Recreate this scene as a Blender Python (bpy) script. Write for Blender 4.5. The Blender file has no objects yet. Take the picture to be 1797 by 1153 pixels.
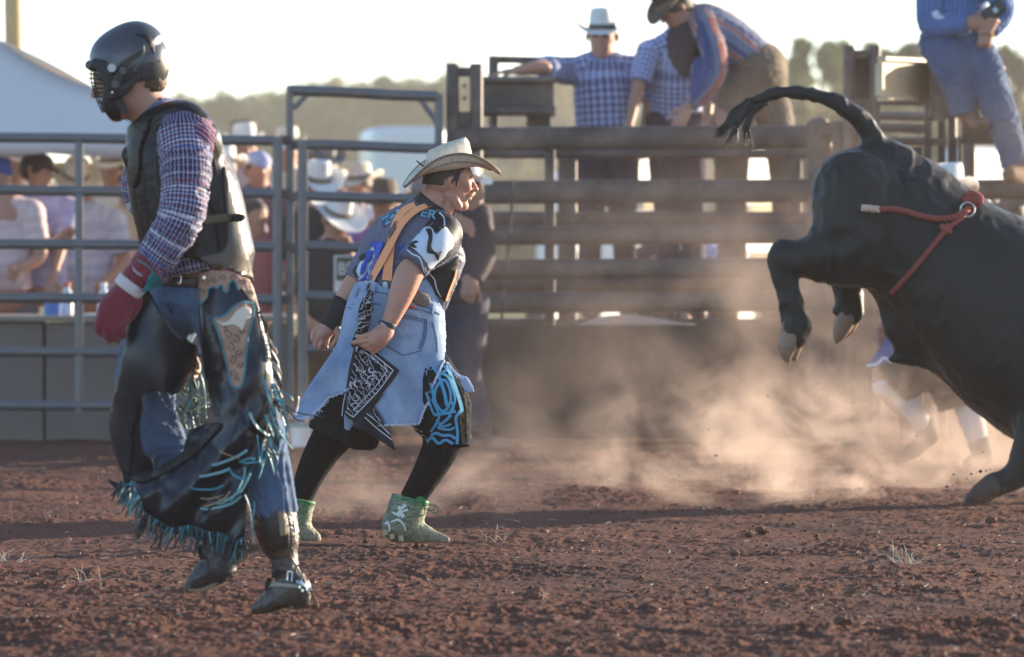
import bpy, bmesh, math, random
import numpy as np
from mathutils import Vector, Matrix
from mathutils.geometry import delaunay_2d_cdt
random.seed(7); RNG = np.random.default_rng(7)
SC = bpy.context.scene; COL = SC.collection
# ------------------------------------------------------------------ camera, sky, sun, exposure
FPX, CX, HY, CAMH = 9983.0, 898.5, 433.0, 1.10      # focal length in photo pixels, centre column, horizon row, eye height
cam = bpy.data.cameras.new('camera'); camo = bpy.data.objects.new('camera', cam); COL.objects.link(camo)
camo.location = (0, 0, CAMH); camo.rotation_euler = (math.radians(90), 0, 0)
cam.sensor_width = 36.0; cam.sensor_fit = 'HORIZONTAL'; cam.lens = 200.0
cam.shift_y = -(576.5-HY)/1797.0
cam.clip_start = 0.1; cam.clip_end = 6000
cam.dof.use_dof = True; cam.dof.focus_distance = 20.3; cam.dof.aperture_fstop = 5.0
SC.camera = camo
SUN_AZ, SUN_EL = math.radians(58), math.radians(9.5)
world = bpy.data.worlds.new('World'); SC.world = world; world.use_nodes = True
nt = world.node_tree; nt.nodes.clear()
wo = nt.nodes.new('ShaderNodeOutputWorld'); bg = nt.nodes.new('ShaderNodeBackground'); sky = nt.nodes.new('ShaderNodeTexSky')
sky.sky_type = 'NISHITA'; sky.sun_disc = False; sky.sun_elevation = SUN_EL; sky.sun_rotation = SUN_AZ
sky.air_density = .6; sky.dust_density = .5; sky.ozone_density = 1.0; sky.altitude = 100
nt.links.new(sky.outputs[0], bg.inputs[0]); bg.inputs[1].default_value = 0.15
nt.links.new(bg.outputs[0], wo.inputs[0])
sl = bpy.data.lights.new('sun', 'SUN'); so = bpy.data.objects.new('sun', sl); COL.objects.link(so)
sl.energy = 4.4; sl.angle = math.radians(0.6); sl.color = (1.0, 0.84, 0.64)
sd = Vector((math.sin(SUN_AZ)*math.cos(SUN_EL), math.cos(SUN_AZ)*math.cos(SUN_EL), math.sin(SUN_EL)))
so.rotation_euler = sd.to_track_quat('Z', 'Y').to_euler(); so.location = (30, 10, 30)
SC.view_settings.view_transform = 'Standard'; SC.view_settings.look = 'None'
SC.view_settings.exposure = 1.55; SC.view_settings.gamma = 1.0; SC.view_settings.use_curve_mapping = False
SC.cycles.use_denoising = True; SC.cycles.max_bounces = 6; SC.cycles.volume_bounces = 1
SC.cycles.diffuse_bounces = 3; SC.cycles.glossy_bounces = 3; SC.cycles.transparent_max_bounces = 12
SC.cycles.volume_step_rate = 1.0; SC.cycles.volume_max_steps = 64

# ------------------------------------------------------------------ pixel <-> world
def P(px, py, Y): return ((px-CX)/FPX*Y, Y, CAMH-(py-HY)/FPX*Y)
def Pn(A, D):
    """A: (n,3) of photo px, py and depth offset (px at depth D) -> world"""
    A = np.asarray(A, float); s = FPX/D; Y = D + A[:, 2]/s
    return np.stack([(A[:, 0]-CX)/FPX*Y, Y, CAMH-(A[:, 1]-HY)/FPX*Y], 1)

# ------------------------------------------------------------------ things, parts
def rootloc(o):
    v = Vector((0, 0, 0))
    while o: v += o.location; o = o.parent
    return v
def thing(name, label, cat, loc=(0, 0, 0), group=None, kind=None):
    o = bpy.data.objects.new(name, None); COL.objects.link(o); o.location = loc; o.empty_display_size = .1
    o['label'] = label; o['category'] = cat
    if group: o['group'] = group
    if kind: o['kind'] = kind
    return o
def mesh_from(name, V, F, uv=None, smooth=True, mats=(), mi=None):
    V = np.asarray(V, np.float32); me = bpy.data.meshes.new(name)
    if isinstance(F, np.ndarray):
        n, k = F.shape; me.vertices.add(len(V)); me.vertices.foreach_set('co', V.ravel())
        me.loops.add(n*k); me.loops.foreach_set('vertex_index', F.astype(np.int32).ravel())
        me.polygons.add(n); me.polygons.foreach_set('loop_start', np.arange(0, n*k, k, dtype=np.int32))
        me.polygons.foreach_set('loop_total', np.full(n, k, np.int32)); me.update(calc_edges=True)
    else:
        me.from_pydata([tuple(map(float, v)) for v in V], [], [tuple(int(i) for i in f) for f in F]); me.update()
    if uv is not None:
        ul = me.uv_layers.new(name='UVMap'); li = np.empty(len(me.loops), np.int32); me.loops.foreach_get('vertex_index', li)
        ul.data.foreach_set('uv', np.asarray(uv, np.float32)[li].ravel())
    if smooth: me.polygons.foreach_set('use_smooth', np.ones(len(me.polygons), bool))
    for m in mats: me.materials.append(m)
    if mi is not None: me.polygons.foreach_set('material_index', np.asarray(mi, np.int32))
    return me
def obj(name, V, F, mat, parent=None, uv=None, smooth=True, label=None, cat=None, group=None, kind=None, mi=None):
    mats = mat if isinstance(mat, (list, tuple)) else [mat]
    V = np.asarray(V, float); o0 = np.array(rootloc(parent)) if parent else (V.min(0)+V.max(0))/2*np.array([1, 1, 0])+np.array([0, 0, V[:, 2].min()])
    me = mesh_from(name, V-o0, F, uv, smooth, mats, mi)
    o = bpy.data.objects.new(name, me); COL.objects.link(o)
    if parent: o.parent = parent
    else: o.location = o0
    if label: o['label'] = label
    if cat: o['category'] = cat
    if group: o['group'] = group
    if kind: o['kind'] = kind
    return o
def struct(name, V, F, mat, **k): return obj(name, V, F, mat, kind='structure', **k)
def copy_tree(o, parent=None, loc=None):
    c = o.copy(); COL.objects.link(c); c.parent = parent
    if loc is not None: c.location = loc
    for ch in o.children: copy_tree(ch, c)
    return c

# ------------------------------------------------------------------ hard-surface accumulator
class MB:
    def __init__(s): s.V = []; s.F = []; s.uv = []
    def add(s, V, F):
        n = len(s.V); s.V += [tuple(v) for v in V]; s.F += [tuple(i+n for i in f) for f in F]
    def box(s, a, b):
        (x0, y0, z0), (x1, y1, z1) = a, b
        s.add([(x0,y0,z0),(x1,y0,z0),(x1,y1,z0),(x0,y1,z0),(x0,y0,z1),(x1,y0,z1),(x1,y1,z1),(x0,y1,z1)],
              [(0,3,2,1),(4,5,6,7),(0,1,5,4),(1,2,6,5),(2,3,7,6),(3,0,4,7)])
    def prism(s, poly, y0, y1):
        """poly: xz outline, extruded y0..y1"""
        n = len(poly); s.add([(x, y0, z) for x, z in poly]+[(x, y1, z) for x, z in poly],
              [tuple(range(n)), tuple(range(2*n-1, n-1, -1))]+[(i, i+n, (i+1)%n+n, (i+1)%n) for i in range(n)])
    def rail(s, p0, p1, hw, hd, n=12, ex=2.6, up=(0, 0, 1)):
        """bar with a rounded (superellipse) section: hw half-height, hd half-depth"""
        p0, p1 = Vector(p0), Vector(p1); t = (p1-p0).normalized(); u = Vector(up)
        if abs(t.dot(u)) > .9: u = Vector((1, 0, 0))
        b = t.cross(u).normalized(); u = b.cross(t).normalized(); V = []
        for p in (p0, p1):
            for i in range(n):
                a = 2*math.pi*(i+.5)/n; c, q = math.cos(a), math.sin(a)
                V.append(p+u*(hw*math.copysign(abs(q)**(2/ex), q))+b*(hd*math.copysign(abs(c)**(2/ex), c)))
        s.add(V, [(i, (i+1)%n, (i+1)%n+n, i+n) for i in range(n)]+[tuple(range(n-1, -1, -1)), tuple(range(n, 2*n))])
    def pipe(s, pts, r, n=8):
        pts = [Vector(p) for p in pts]; V = []; F = []
        ref = Vector((0, 0, 1))
        for k, p in enumerate(pts):
            t = (pts[min(k+1, len(pts)-1)]-pts[max(k-1, 0)]).normalized()
            u = ref-t*t.dot(ref)
            if u.length < .15: u = Vector((1, 0, 0))-t*t.x
            u.normalize(); b = t.cross(u); rr = r[k] if hasattr(r, '__len__') else r
            for i in range(n):
                a = 2*math.pi*i/n; V.append(p+u*(rr*math.cos(a))+b*(rr*math.sin(a)))
            if k: F += [((k-1)*n+i, (k-1)*n+(i+1)%n, k*n+(i+1)%n, k*n+i) for i in range(n)]
        F += [tuple(range(n-1, -1, -1)), tuple(range((len(pts)-1)*n, len(pts)*n))]
        s.add(V, F)
    def build(s, name, mat, parent=None, smooth=False, **k):
        o = obj(name, np.array(s.V), s.F, mat, parent, smooth=smooth, **k)
        return o
def bevel(o, w=.004, seg=2):
    m = o.modifiers.new('bevel', 'BEVEL'); m.width = w; m.segments = seg; m.limit_method = 'ANGLE'; return o
def autosmooth(o, ang=40):
    me = o.data; bm = bmesh.new(); bm.from_mesh(me)
    for f in bm.faces: f.smooth = True
    for e in bm.edges:
        if len(e.link_faces) == 2 and e.calc_face_angle(0) > math.radians(ang): e.smooth = False
    bm.to_mesh(me); bm.free(); return o

# ------------------------------------------------------------------ noise
def vnoise(p, seed=0):
    p = np.asarray(p, np.float64); ip = np.floor(p).astype(np.int64); f = p-ip; f = f*f*(3-2*f); out = 0
    for dx in (0, 1):
        for dy in (0, 1):
            for dz in (0, 1):
                h = (ip[:, 0]+dx)*374761393+(ip[:, 1]+dy)*668265263+(ip[:, 2]+dz)*2147483647+seed*974711
                h = (h ^ (h >> 13))*1274126177 & 0x7fffffff; h = (h ^ (h >> 16)) & 0xffff
                w = (f[:, 0] if dx else 1-f[:, 0])*(f[:, 1] if dy else 1-f[:, 1])*(f[:, 2] if dz else 1-f[:, 2])
                out = out+w*h/65535.
    return out*2-1
def fbm(p, oct=4, seed=0, gain=.5, lac=2.03):
    p = np.asarray(p, float); a = 1.; o = 0.; t = 0.
    for i in range(oct): o = o+a*vnoise(p*lac**i, seed+i*17); t += a; a *= gain
    return o/t
def crom(pts, n):
    pts = np.asarray(pts, float)
    if len(pts) == 2: t = np.linspace(0, 1, n+1)[:, None]; return pts[0]*(1-t)+pts[1]*t
    Q = np.vstack([2*pts[0]-pts[1], pts, 2*pts[-1]-pts[-2]]); m = len(pts)-1; out = []
    for t in np.linspace(0, m, n+1):
        i = min(int(t), m-1); f = t-i; a, b, c, d = Q[i:i+4]
        out.append(.5*((2*b)+(-a+c)*f+(2*a-5*b+4*c-d)*f*f+(-a+3*b-3*c+d)*f**3))
    return np.array(out)
def normals(V, Q):
    a = V[Q[:, 2]]-V[Q[:, 0]]; b = V[Q[:, 3]]-V[Q[:, 1]]; n = np.cross(a, b); N = np.zeros_like(V)
    for k in range(4): np.add.at(N, Q[:, k], n)
    return N/np.maximum(np.linalg.norm(N, axis=1, keepdims=True), 1e-9)

# ------------------------------------------------------------------ implicit bodies: space is (photo px, photo py, depth in px)
class Fig:
    def __init__(s, D, vox, k=8):
        s.D, s.h, s.k, s.pr, s.s = D, float(vox), k, [], FPX/D
    def tube(s, pts, k=None, kd=1., flat=(0, 0), n=None, sub=0, ex=None):
        pts = np.asarray(pts, float); n = n or max(1, (len(pts)-1)*(5 if len(pts) > 2 else 1))
        c = crom(pts, n) if len(pts) > 2 else crom(pts, n)
        c[:, 3] = np.maximum(c[:, 3], .3)
        s.pr.append(dict(t='t', c=c, k=s.k if k is None else k, kd=kd, flat=flat, sub=sub)); return s
    def ell(s, c, r, ang=0, k=None, sub=0):
        s.pr.append(dict(t='e', c=np.array(c, float), r=np.array(r, float), a=math.radians(ang), k=s.k if k is None else k, sub=sub)); return s
    def clip(s, p, n, k=0):
        s.pr.append(dict(t='c', p=np.array(p, float), n=np.array(n, float)/np.linalg.norm(n), k=k, sub=2)); return s
    def bb(s, q):
        if q['t'] == 't':
            c = q['c']; r = c[:, 3:4]*np.array([[1, 1, q['kd']]]); return (c[:, :3]-r).min(0), (c[:, :3]+r).max(0)
        m = max(q['r'][:2]); r = np.array([m, m, q['r'][2]]); return q['c']-r, q['c']+r
    def dist(s, q, X, Y, Z):
        if q['t'] == 'e':
            x, y, z = X-q['c'][0], Y-q['c'][1], Z-q['c'][2]; ca, sa = math.cos(q['a']), math.sin(q['a'])
            u, v = x*ca+y*sa, -x*sa+y*ca; r = q['r']
            k0 = np.sqrt((u/r[0])**2+(v/r[1])**2+(z/r[2])**2); k1 = np.sqrt((u/r[0]**2)**2+(v/r[1]**2)**2+(z/r[2]**2)**2)
            return k0*(k0-1)/np.maximum(k1, 1e-6)
        if q['t'] == 'c':
            return (X-q['p'][0])*q['n'][0]+(Y-q['p'][1])*q['n'][1]+(Z-q['p'][2])*q['n'][2]
    def seg(s, q, i, X, Y, Z):
        c = q['c']; a, b = c[i, :3].copy(), c[i+1, :3].copy(); ra, rb = c[i, 3], c[i+1, 3]; kd = q['kd']
        a[2] /= kd; b[2] /= kd; Z = Z/kd; d = b-a; L2 = max(d@d, 1e-9)
        x, y, z = X-a[0], Y-a[1], Z-a[2]
        t = np.clip((x*d[0]+y*d[1]+z*d[2])/L2, 0, 1)
        return np.sqrt((x-t*d[0])**2+(y-t*d[1])**2+(z-t*d[2])**2)-(ra+(rb-ra)*t), t
    def ends(s, q):
        c = q['c'][:, :3]; L = np.r_[0, np.cumsum(np.linalg.norm(np.diff(c, axis=0), axis=1))]; o = []
        if q['flat'][0]: o.append((c[0], (c[0]-c[1])/max(1e-6, np.linalg.norm(c[0]-c[1])), L[:-1] < 1.7*q['c'][0, 3]))
        if q['flat'][1]: o.append((c[-1], (c[-1]-c[-2])/max(1e-6, np.linalg.norm(c[-1]-c[-2])), (L[-1]-L[1:]) < 1.7*q['c'][-1, 3]))
        return o
    def field(s):
        pos = [q for q in s.pr if q['t'] != 'c' and q['sub'] == 0]; h = s.h
        lo = np.min([s.bb(q)[0] for q in pos], 0)-3*h-2; hi = np.max([s.bb(q)[1] for q in pos], 0)+3*h+2
        N = np.ceil((hi-lo)/h).astype(int)+1; s.lo = lo; s.N = N
        ax = [lo[i]+np.arange(N[i])*h for i in range(3)]; s.ax = ax; F = np.full(N, 60., np.float32)
        for q in s.pr:
            if q['t'] == 'c':
                d = s.dist(q, ax[0][:, None, None], ax[1][None, :, None], ax[2][None, None, :]); F = np.maximum(F, d).astype(np.float32); continue
            m = q['k']+3*h+1; a, b = s.bb(q); i0 = np.clip(np.floor((a-m-lo)/h).astype(int), 0, N); i1 = np.clip(np.ceil((b+m-lo)/h).astype(int)+1, 0, N)
            if (i1 <= i0).any(): continue
            sl = tuple(slice(i0[i], i1[i]) for i in range(3)); g = [ax[i][sl[i]] for i in range(3)]
            if q['t'] == 'e': d = s.dist(q, g[0][:, None, None], g[1][None, :, None], g[2][None, None, :])
            else:
                d = np.full(i1-i0, 60., np.float32); E = s.ends(q); c = q['c']
                for i in range(len(c)-1):
                    r = np.maximum(c[i, 3], c[i+1, 3]); rr = np.array([r, r, r*q['kd']])+m
                    a2 = np.minimum(c[i, :3], c[i+1, :3])-rr; b2 = np.maximum(c[i, :3], c[i+1, :3])+rr
                    j0 = np.clip(np.floor((a2-lo)/h).astype(int)-i0, 0, i1-i0); j1 = np.clip(np.ceil((b2-lo)/h).astype(int)+1-i0, 0, i1-i0)
                    if (j1 <= j0).any(): continue
                    s2 = tuple(slice(j0[k], j1[k]) for k in range(3)); G = [g[k][s2[k]] for k in range(3)]
                    X, Y, Z = G[0][:, None, None], G[1][None, :, None], G[2][None, None, :]
                    e = s.seg(q, i, X, Y, Z)[0]
                    for p, n, near in E:
                        if near[i]: e = np.maximum(e, (X-p[0])*n[0]+(Y-p[1])*n[1]+(Z-p[2])*n[2])
                    d[s2] = np.minimum(d[s2], e)
            k = max(q['k'], 1e-3); A = F[sl]
            if q['sub'] == 1:
                B = -d; hh = np.clip(k-np.abs(A-B), 0, None)/k; F[sl] = np.maximum(A, B)+hh*hh*k/4
            else:
                hh = np.clip(k-np.abs(A-d), 0, None)/k; F[sl] = np.minimum(A, d)-hh*hh*k/4
        s.F = F; return s
    def mesh(s, uvs=True, wrinkle=None):
        """returns V (px space), Q, uv(m)"""
        if not hasattr(s, 'F'): s.field()
        F = s.F; S = F < 0; nx, ny, nz = F.shape
        cnt = sum(S[a:nx-1+a, b:ny-1+b, c:nz-1+c].astype(np.int8) for a in (0, 1) for b in (0, 1) for c in (0, 1))
        I = np.argwhere((cnt > 0) & (cnt < 8)); idx = np.full((nx-1, ny-1, nz-1), -1, np.int32); idx[tuple(I.T)] = np.arange(len(I))
        cor = [(a, b, c) for a in (0, 1) for b in (0, 1) for c in (0, 1)]; acc = np.zeros((len(I), 3)); w = np.zeros(len(I))
        val = {c: F[I[:, 0]+c[0], I[:, 1]+c[1], I[:, 2]+c[2]] for c in cor}
        for ca in cor:
            for axn in range(3):
                if ca[axn]: continue
                cb = list(ca); cb[axn] = 1; cb = tuple(cb); a, b = val[ca], val[cb]; m = (a < 0) != (b < 0)
                t = np.where(m, a/np.where(m, a-b, 1), 0); p = np.array(ca, float)[None]*np.ones((len(I), 1)); p[:, axn] = t
                acc += p*m[:, None]; w += m
        V = s.lo+(I+acc/w[:, None])*s.h; Q = []
        for axn in range(3):
            o1, o2 = [(1, 2), (2, 0), (0, 1)][axn]; sa = [slice(0, -1)]*3
            s0 = [slice(None)]*3; s1 = [slice(None)]*3; s0[axn] = slice(0, -1); s1[axn] = slice(1, None)
            e = np.argwhere(S[tuple(s0)] != S[tuple(s1)]); e = e[(e[:, o1] > 0) & (e[:, o2] > 0)]
            sh = np.array(F.shape)-1; e = e[(e[:, o1] < sh[o1]) & (e[:, o2] < sh[o2])]
            def at(d1, d2):
                f = e.copy(); f[:, o1] -= d1; f[:, o2] -= d2; return idx[tuple(f.T)]
            q = np.stack([at(1, 1), at(0, 1), at(0, 0), at(1, 0)], 1); ins = S[tuple(e.T)]
            q[~ins] = q[~ins][:, ::-1]; Q.append(q)
        Q = np.vstack(Q); Q = Q[(Q >= 0).all(1)]
        uv = s.uvs(V) if uvs else None
        if wrinkle is not None:
            N = normals(V, Q); V = V+N*np.asarray(wrinkle(V, uv*s.s if uv is not None else None))[:, None]
        return V, Q, uv
    def uvs(s, V):
        best = np.full(len(V), 1e9); UV = np.zeros((len(V), 2))
        for q in s.pr:
            if q['sub'] or q['t'] == 'c': continue
            if q['t'] == 'e':
                d = s.dist(q, *V.T); u = V[:, 1]; v = V[:, 0]; m = d < best; UV[m, 0] = u[m]; UV[m, 1] = v[m]; best[m] = d[m]; continue
            c = q['c']; L = np.r_[0, np.cumsum(np.linalg.norm(np.diff(c[:, :3], axis=0), axis=1))]; rm = c[:, 3].mean()
            for i in range(len(c)-1):
                d, t = s.seg(q, i, *V.T); m = d < best
                if not m.any(): continue
                p = c[i, :3]+(c[i+1, :3]-c[i, :3])*t[:, None]; tt = c[i+1, :2]-c[i, :2]; l = np.linalg.norm(tt)
                tt = tt/l if l > 1e-6 else np.array([0, 1.]); pr = (V[:, 0]-p[:, 0])*(-tt[1])+(V[:, 1]-p[:, 1])*tt[0]; dz = -(V[:, 2]-p[:, 2])/q['kd']
                UV[m, 0] = (L[i]+t*(L[i+1]-L[i]))[m]; UV[m, 1] = (np.arctan2(pr, dz)*rm)[m]; best[m] = d[m]
        return UV/s.s
    def hmap(s):
        if hasattr(s, 'H'): return s.H
        if not hasattr(s, 'F'): s.field()
        S = s.F < 0; any_ = S.any(2); k = S.argmax(2); k1 = np.maximum(k, 1); I, J = np.indices(k.shape)
        a, b = s.F[I, J, k1-1], s.F[I, J, k1]; H = s.lo[2]+(k1-1+np.clip(a/np.where(a-b == 0, 1, a-b), 0, 1))*s.h
        # smooth extrapolation outside the silhouette
        kmin = s.F.min(2); dmin = s.lo[2]+s.F.argmin(2)*s.h
        H = np.where(any_, H, dmin); W = any_.astype(float); Hf = np.where(any_, H, 0)
        for _ in range(40):
            Wp = np.pad(W, 1); Hp = np.pad(Hf*W, 1); w = Wp[:-2, 1:-1]+Wp[2:, 1:-1]+Wp[1:-1, :-2]+Wp[1:-1, 2:]
            hh = Hp[:-2, 1:-1]+Hp[2:, 1:-1]+Hp[1:-1, :-2]+Hp[1:-1, 2:]; new = (W == 0) & (w > 0)
            if not new.any(): break
            Hf = np.where(new, hh/np.maximum(w, 1)+.0*s.h, Hf); W = np.where(new, 1, W)
        H = np.where(W > 0, Hf, H.mean()); s.H = H; return H
    def front(s, px, py):
        H = s.hmap(); x = np.clip((np.asarray(px)-s.lo[0])/s.h, 0, H.shape[0]-1.001); y = np.clip((np.asarray(py)-s.lo[1])/s.h, 0, H.shape[1]-1.001)
        i, j = x.astype(int), y.astype(int); u, v = x-i, y-j
        return H[i, j]*(1-u)*(1-v)+H[i+1, j]*u*(1-v)+H[i, j+1]*(1-u)*v+H[i+1, j+1]*u*v
    def build(s, name, mat, parent, wrinkle=None, **k):
        V, Q, uv = s.mesh(True, wrinkle); return obj(name, Pn(V, s.D), Q, mat, parent, uv=uv, **k)

def join_meshes(parts):
    V = []; Q = []; U = []; M = []; n = 0
    for i, (v, q, u, m) in enumerate(parts):
        V.append(v); Q.append(q+n); U.append(u); M.append(np.full(len(q), m)); n += len(v)
    return np.vstack(V), np.vstack(Q), np.vstack(U), np.concatenate(M)

# ------------------------------------------------------------------ thin shaped pieces that lie on a body
def resample(poly, step, closed=True):
    poly = [np.array(p, float) for p in poly]; out = []
    for i in range(len(poly) if closed else len(poly)-1):
        a, b = poly[i], poly[(i+1) % len(poly)]; n = max(1, int(np.linalg.norm(b-a)/step))
        for k in range(n): out.append(a+(b-a)*k/n)
    if not closed: out.append(poly[-1])
    return np.array(out)
def smooth_poly(poly, n=6):
    poly = list(poly); Q = poly[-1:]+poly+poly[:2]; out = []
    for i in range(len(poly)):
        a, b, c, d = [np.array(q, float) for q in Q[i:i+4]]
        for k in range(n):
            f = k/n; out.append(.5*((2*b)+(-a+c)*f+(2*a-5*b+4*c-d)*f*f+(-a+3*b-3*c+d)*f**3))
    return np.array(out)
def patch2d(poly, step):
    B = resample(poly, step); x0, y0 = B.min(0); x1, y1 = B.max(0)
    gx, gy = np.meshgrid(np.arange(x0+step/2, x1, step), np.arange(y0+step/2, y1, step)); G = np.stack([gx.ravel(), gy.ravel()], 1)
    G = G+RNG.uniform(-.12, .12, G.shape)*step
    ins = np.zeros(len(G), bool)
    for i in range(len(B)):
        a, b = B[i], B[(i+1) % len(B)]; c = ((a[1] > G[:, 1]) != (b[1] > G[:, 1]))
        with np.errstate(divide='ignore', invalid='ignore'): xs = (b[0]-a[0])*(G[:, 1]-a[1])/(b[1]-a[1])+a[0]
        ins ^= c & (G[:, 0] < xs)
    G = G[ins]
    if len(G) and len(B) < 1500:
        keep = np.ones(len(G), bool)
        for c in range(0, len(G), 4000):
            dd = np.sqrt(((G[c:c+4000, None]-B[None])**2).sum(2)).min(1); keep[c:c+4000] = dd > step*.45
        G = G[keep]
    pts = [Vector(p) for p in np.vstack([B, G])] if len(G) else [Vector(p) for p in B]
    v, e, f, _, _, _ = delaunay_2d_cdt(pts, [], [list(range(len(B)))], 1, 1e-4)
    return np.array([(p.x, p.y) for p in v]), [tuple(t) for t in f]
def sheet_mesh(V2, F, dfront, thick):
    """front surface at depth dfront, back thick behind; side walls on the rim"""
    n = len(V2); Vf = np.column_stack([V2, dfront]); Vb = np.column_stack([V2, dfront+thick])
    ec = {}
    for t in F:
        for i in range(len(t)): a, b = t[i], t[(i+1) % len(t)]; ec[(a, b)] = 1
    FF = []; rim = []
    for t in F: FF.append(t); FF.append(tuple(i+n for i in reversed(t)))
    for (a, b) in ec:
        if (b, a) not in ec: FF.append((b, a, a+n, b+n))
    return np.vstack([Vf, Vb]), FF
def panel(name, poly, D, depth, mat, parent, step=6, lift=0., thick=2., smooth=True, smoothpoly=False, **k):
    """depth: Fig to lie on, or function (px,py)->depth px"""
    if smoothpoly: poly = smooth_poly(poly)
    V2, F = patch2d(poly, step)
    d = (depth.front(V2[:, 0], V2[:, 1]) if isinstance(depth, Fig) else depth(V2[:, 0], V2[:, 1]))-lift
    V, FF = sheet_mesh(V2, F, d, thick); s = FPX/D; uv = np.vstack([V2, V2])/s
    # orientation so the front faces the camera
    t = FF[0]; a, b, c = [V2[i] for i in t[:3]]
    if (b[0]-a[0])*(c[1]-a[1])-(b[1]-a[1])*(c[0]-a[0]) < 0: FF = [tuple(reversed(f)) for f in FF]
    return obj(name, Pn(V, D), FF, mat, parent, uv=uv, smooth=smooth, **k)
def strip_poly(pts, w):
    """closed outline of a stroke of width w (or widths)"""
    pts = np.asarray(pts, float); t = np.gradient(pts, axis=0); t /= np.maximum(np.linalg.norm(t, axis=1, keepdims=True), 1e-9)
    n = np.stack([-t[:, 1], t[:, 0]], 1); w = np.broadcast_to(np.asarray(w, float), (len(pts),))[:, None]/2
    return np.vstack([pts+n*w, (pts-n*w)[::-1]])
def stroke_mesh(pts, w, depth, lift, thick, D):
    pts = np.asarray(pts, float); t = np.gradient(pts, axis=0); t /= np.maximum(np.linalg.norm(t, axis=1, keepdims=True), 1e-9)
    nn = np.stack([-t[:, 1], t[:, 0]], 1); w = np.broadcast_to(np.asarray(w, float), (len(pts),))[:, None]/2
    A, B = pts+nn*w, pts-nn*w; f = depth.front if isinstance(depth, Fig) else depth; m = len(pts)
    da, db = f(A[:, 0], A[:, 1])-lift, f(B[:, 0], B[:, 1])-lift
    V = np.vstack([np.column_stack([A, da]), np.column_stack([B, db]), np.column_stack([A, da+thick]), np.column_stack([B, db+thick])]); F = []
    for i in range(m-1):
        F += [(i, i+1, m+i+1, m+i), (2*m+i, 3*m+i, 3*m+i+1, 2*m+i+1), (i, 2*m+i, 2*m+i+1, i+1), (m+i, m+i+1, 3*m+i+1, 3*m+i)]
    F += [(0, m, 3*m, 2*m), (m-1, 3*m-1, 4*m-1, 2*m-1)]
    return Pn(V, D), F
def strokes(name, lines, D, depth, mat, parent, lift=1., thick=1.5, seg=3., each=False, **k):
    if each: return [strokes(name, [l], D, depth, mat, parent, lift, thick, seg, **k) for l in lines]
    mb = MB()
    for pts, w in lines:
        pts = np.asarray(pts, float); L = np.linalg.norm(np.diff(pts, axis=0), axis=1).sum(); q = crom(pts, max(2, int(L/seg)))
        ww = w if np.isscalar(w) else np.interp(np.linspace(0, 1, len(q)), np.linspace(0, 1, len(w)), w)
        V, F = stroke_mesh(q, ww, depth, lift, thick, D); mb.add(V, F)
    return mb.build(name, mat, parent, smooth=False, **k)
FONT = {}
def text2d(txt, bold=True):
    c = bpy.data.curves.new('t', 'FONT'); c.body = txt; c.size = 1.0; c.align_x = 'LEFT'; c.resolution_u = 3
    if bold: c.offset = .012
    o = bpy.data.objects.new('t', c); COL.objects.link(o); dg = bpy.context.evaluated_depsgraph_get(); dg.update()
    me = bpy.data.meshes.new_from_object(o.evaluated_get(dg)); V = np.array([v.co[:2] for v in me.vertices]); F = [tuple(p.vertices) for p in me.polygons]
    bpy.data.objects.remove(o); bpy.data.curves.remove(c); bpy.data.meshes.remove(me); return V, F
def lettering(name, txt, org, ux, uy, D, depth, mat, parent, lift=1.2, thick=1.5, **k):
    """org px of baseline start, ux: px vector of the whole word's width, uy: px vector of cap height"""
    V, F = text2d(txt); w = V[:, 0].max()-V[:, 0].min(); h = V[:, 1].max()-min(0, V[:, 1].min())
    a = (V[:, 0]-V[:, 0].min())/w; b = V[:, 1]/h
    V2 = np.array(org)[None]+a[:, None]*np.array(ux)[None]+b[:, None]*np.array(uy)[None]
    d = (depth.front(V2[:, 0], V2[:, 1]) if isinstance(depth, Fig) else depth(V2[:, 0], V2[:, 1]))-lift
    VV, FF = sheet_mesh(V2, F, d, thick); return obj(name, Pn(VV, D), FF, mat, parent, smooth=False, **k)
def rdepth(samples, r=1.0):
    """inverse-distance depth function through (px,py,d) samples"""
    S = np.array(samples, float)
    def f(x, y):
        x = np.atleast_1d(x).astype(float); y = np.atleast_1d(y).astype(float)
        w = 1/(((x[:, None]-S[None, :, 0])**2+(y[:, None]-S[None, :, 1])**2)+60*r)**1.5
        return (w*S[None, :, 2]).sum(1)/w.sum(1)
    return f
def ribbon(mb, pts, D, w, t, n=10, taper=.8, nrm=None):
    """flat thong through (px,py,d) points"""
    q = crom(pts, n); T = np.gradient(q, axis=0); T /= np.linalg.norm(T, axis=1, keepdims=True)
    ph = random.uniform(0, 6.28); V = []
    for i in range(len(q)):
        a = ph*.15+.6*math.sin(ph+i*.35); ref = np.array([math.sin(a), 0, -math.cos(a)]); side = np.cross(T[i], ref); side /= max(np.linalg.norm(side), 1e-6)
        nn = np.cross(side, T[i]); ww = w*(1-(1-taper)*i/n)/2
        V += [q[i]+side*ww+nn*t/2, q[i]-side*ww+nn*t/2, q[i]-side*ww-nn*t/2, q[i]+side*ww-nn*t/2]
    F = [(4*i+j, 4*i+(j+1) % 4, 4*i+4+(j+1) % 4, 4*i+4+j) for i in range(len(q)-1) for j in range(4)]+[(3, 2, 1, 0), tuple(4*(len(q)-1)+j for j in range(4))]
    mb.add(Pn(np.array(V), D), F)

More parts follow.
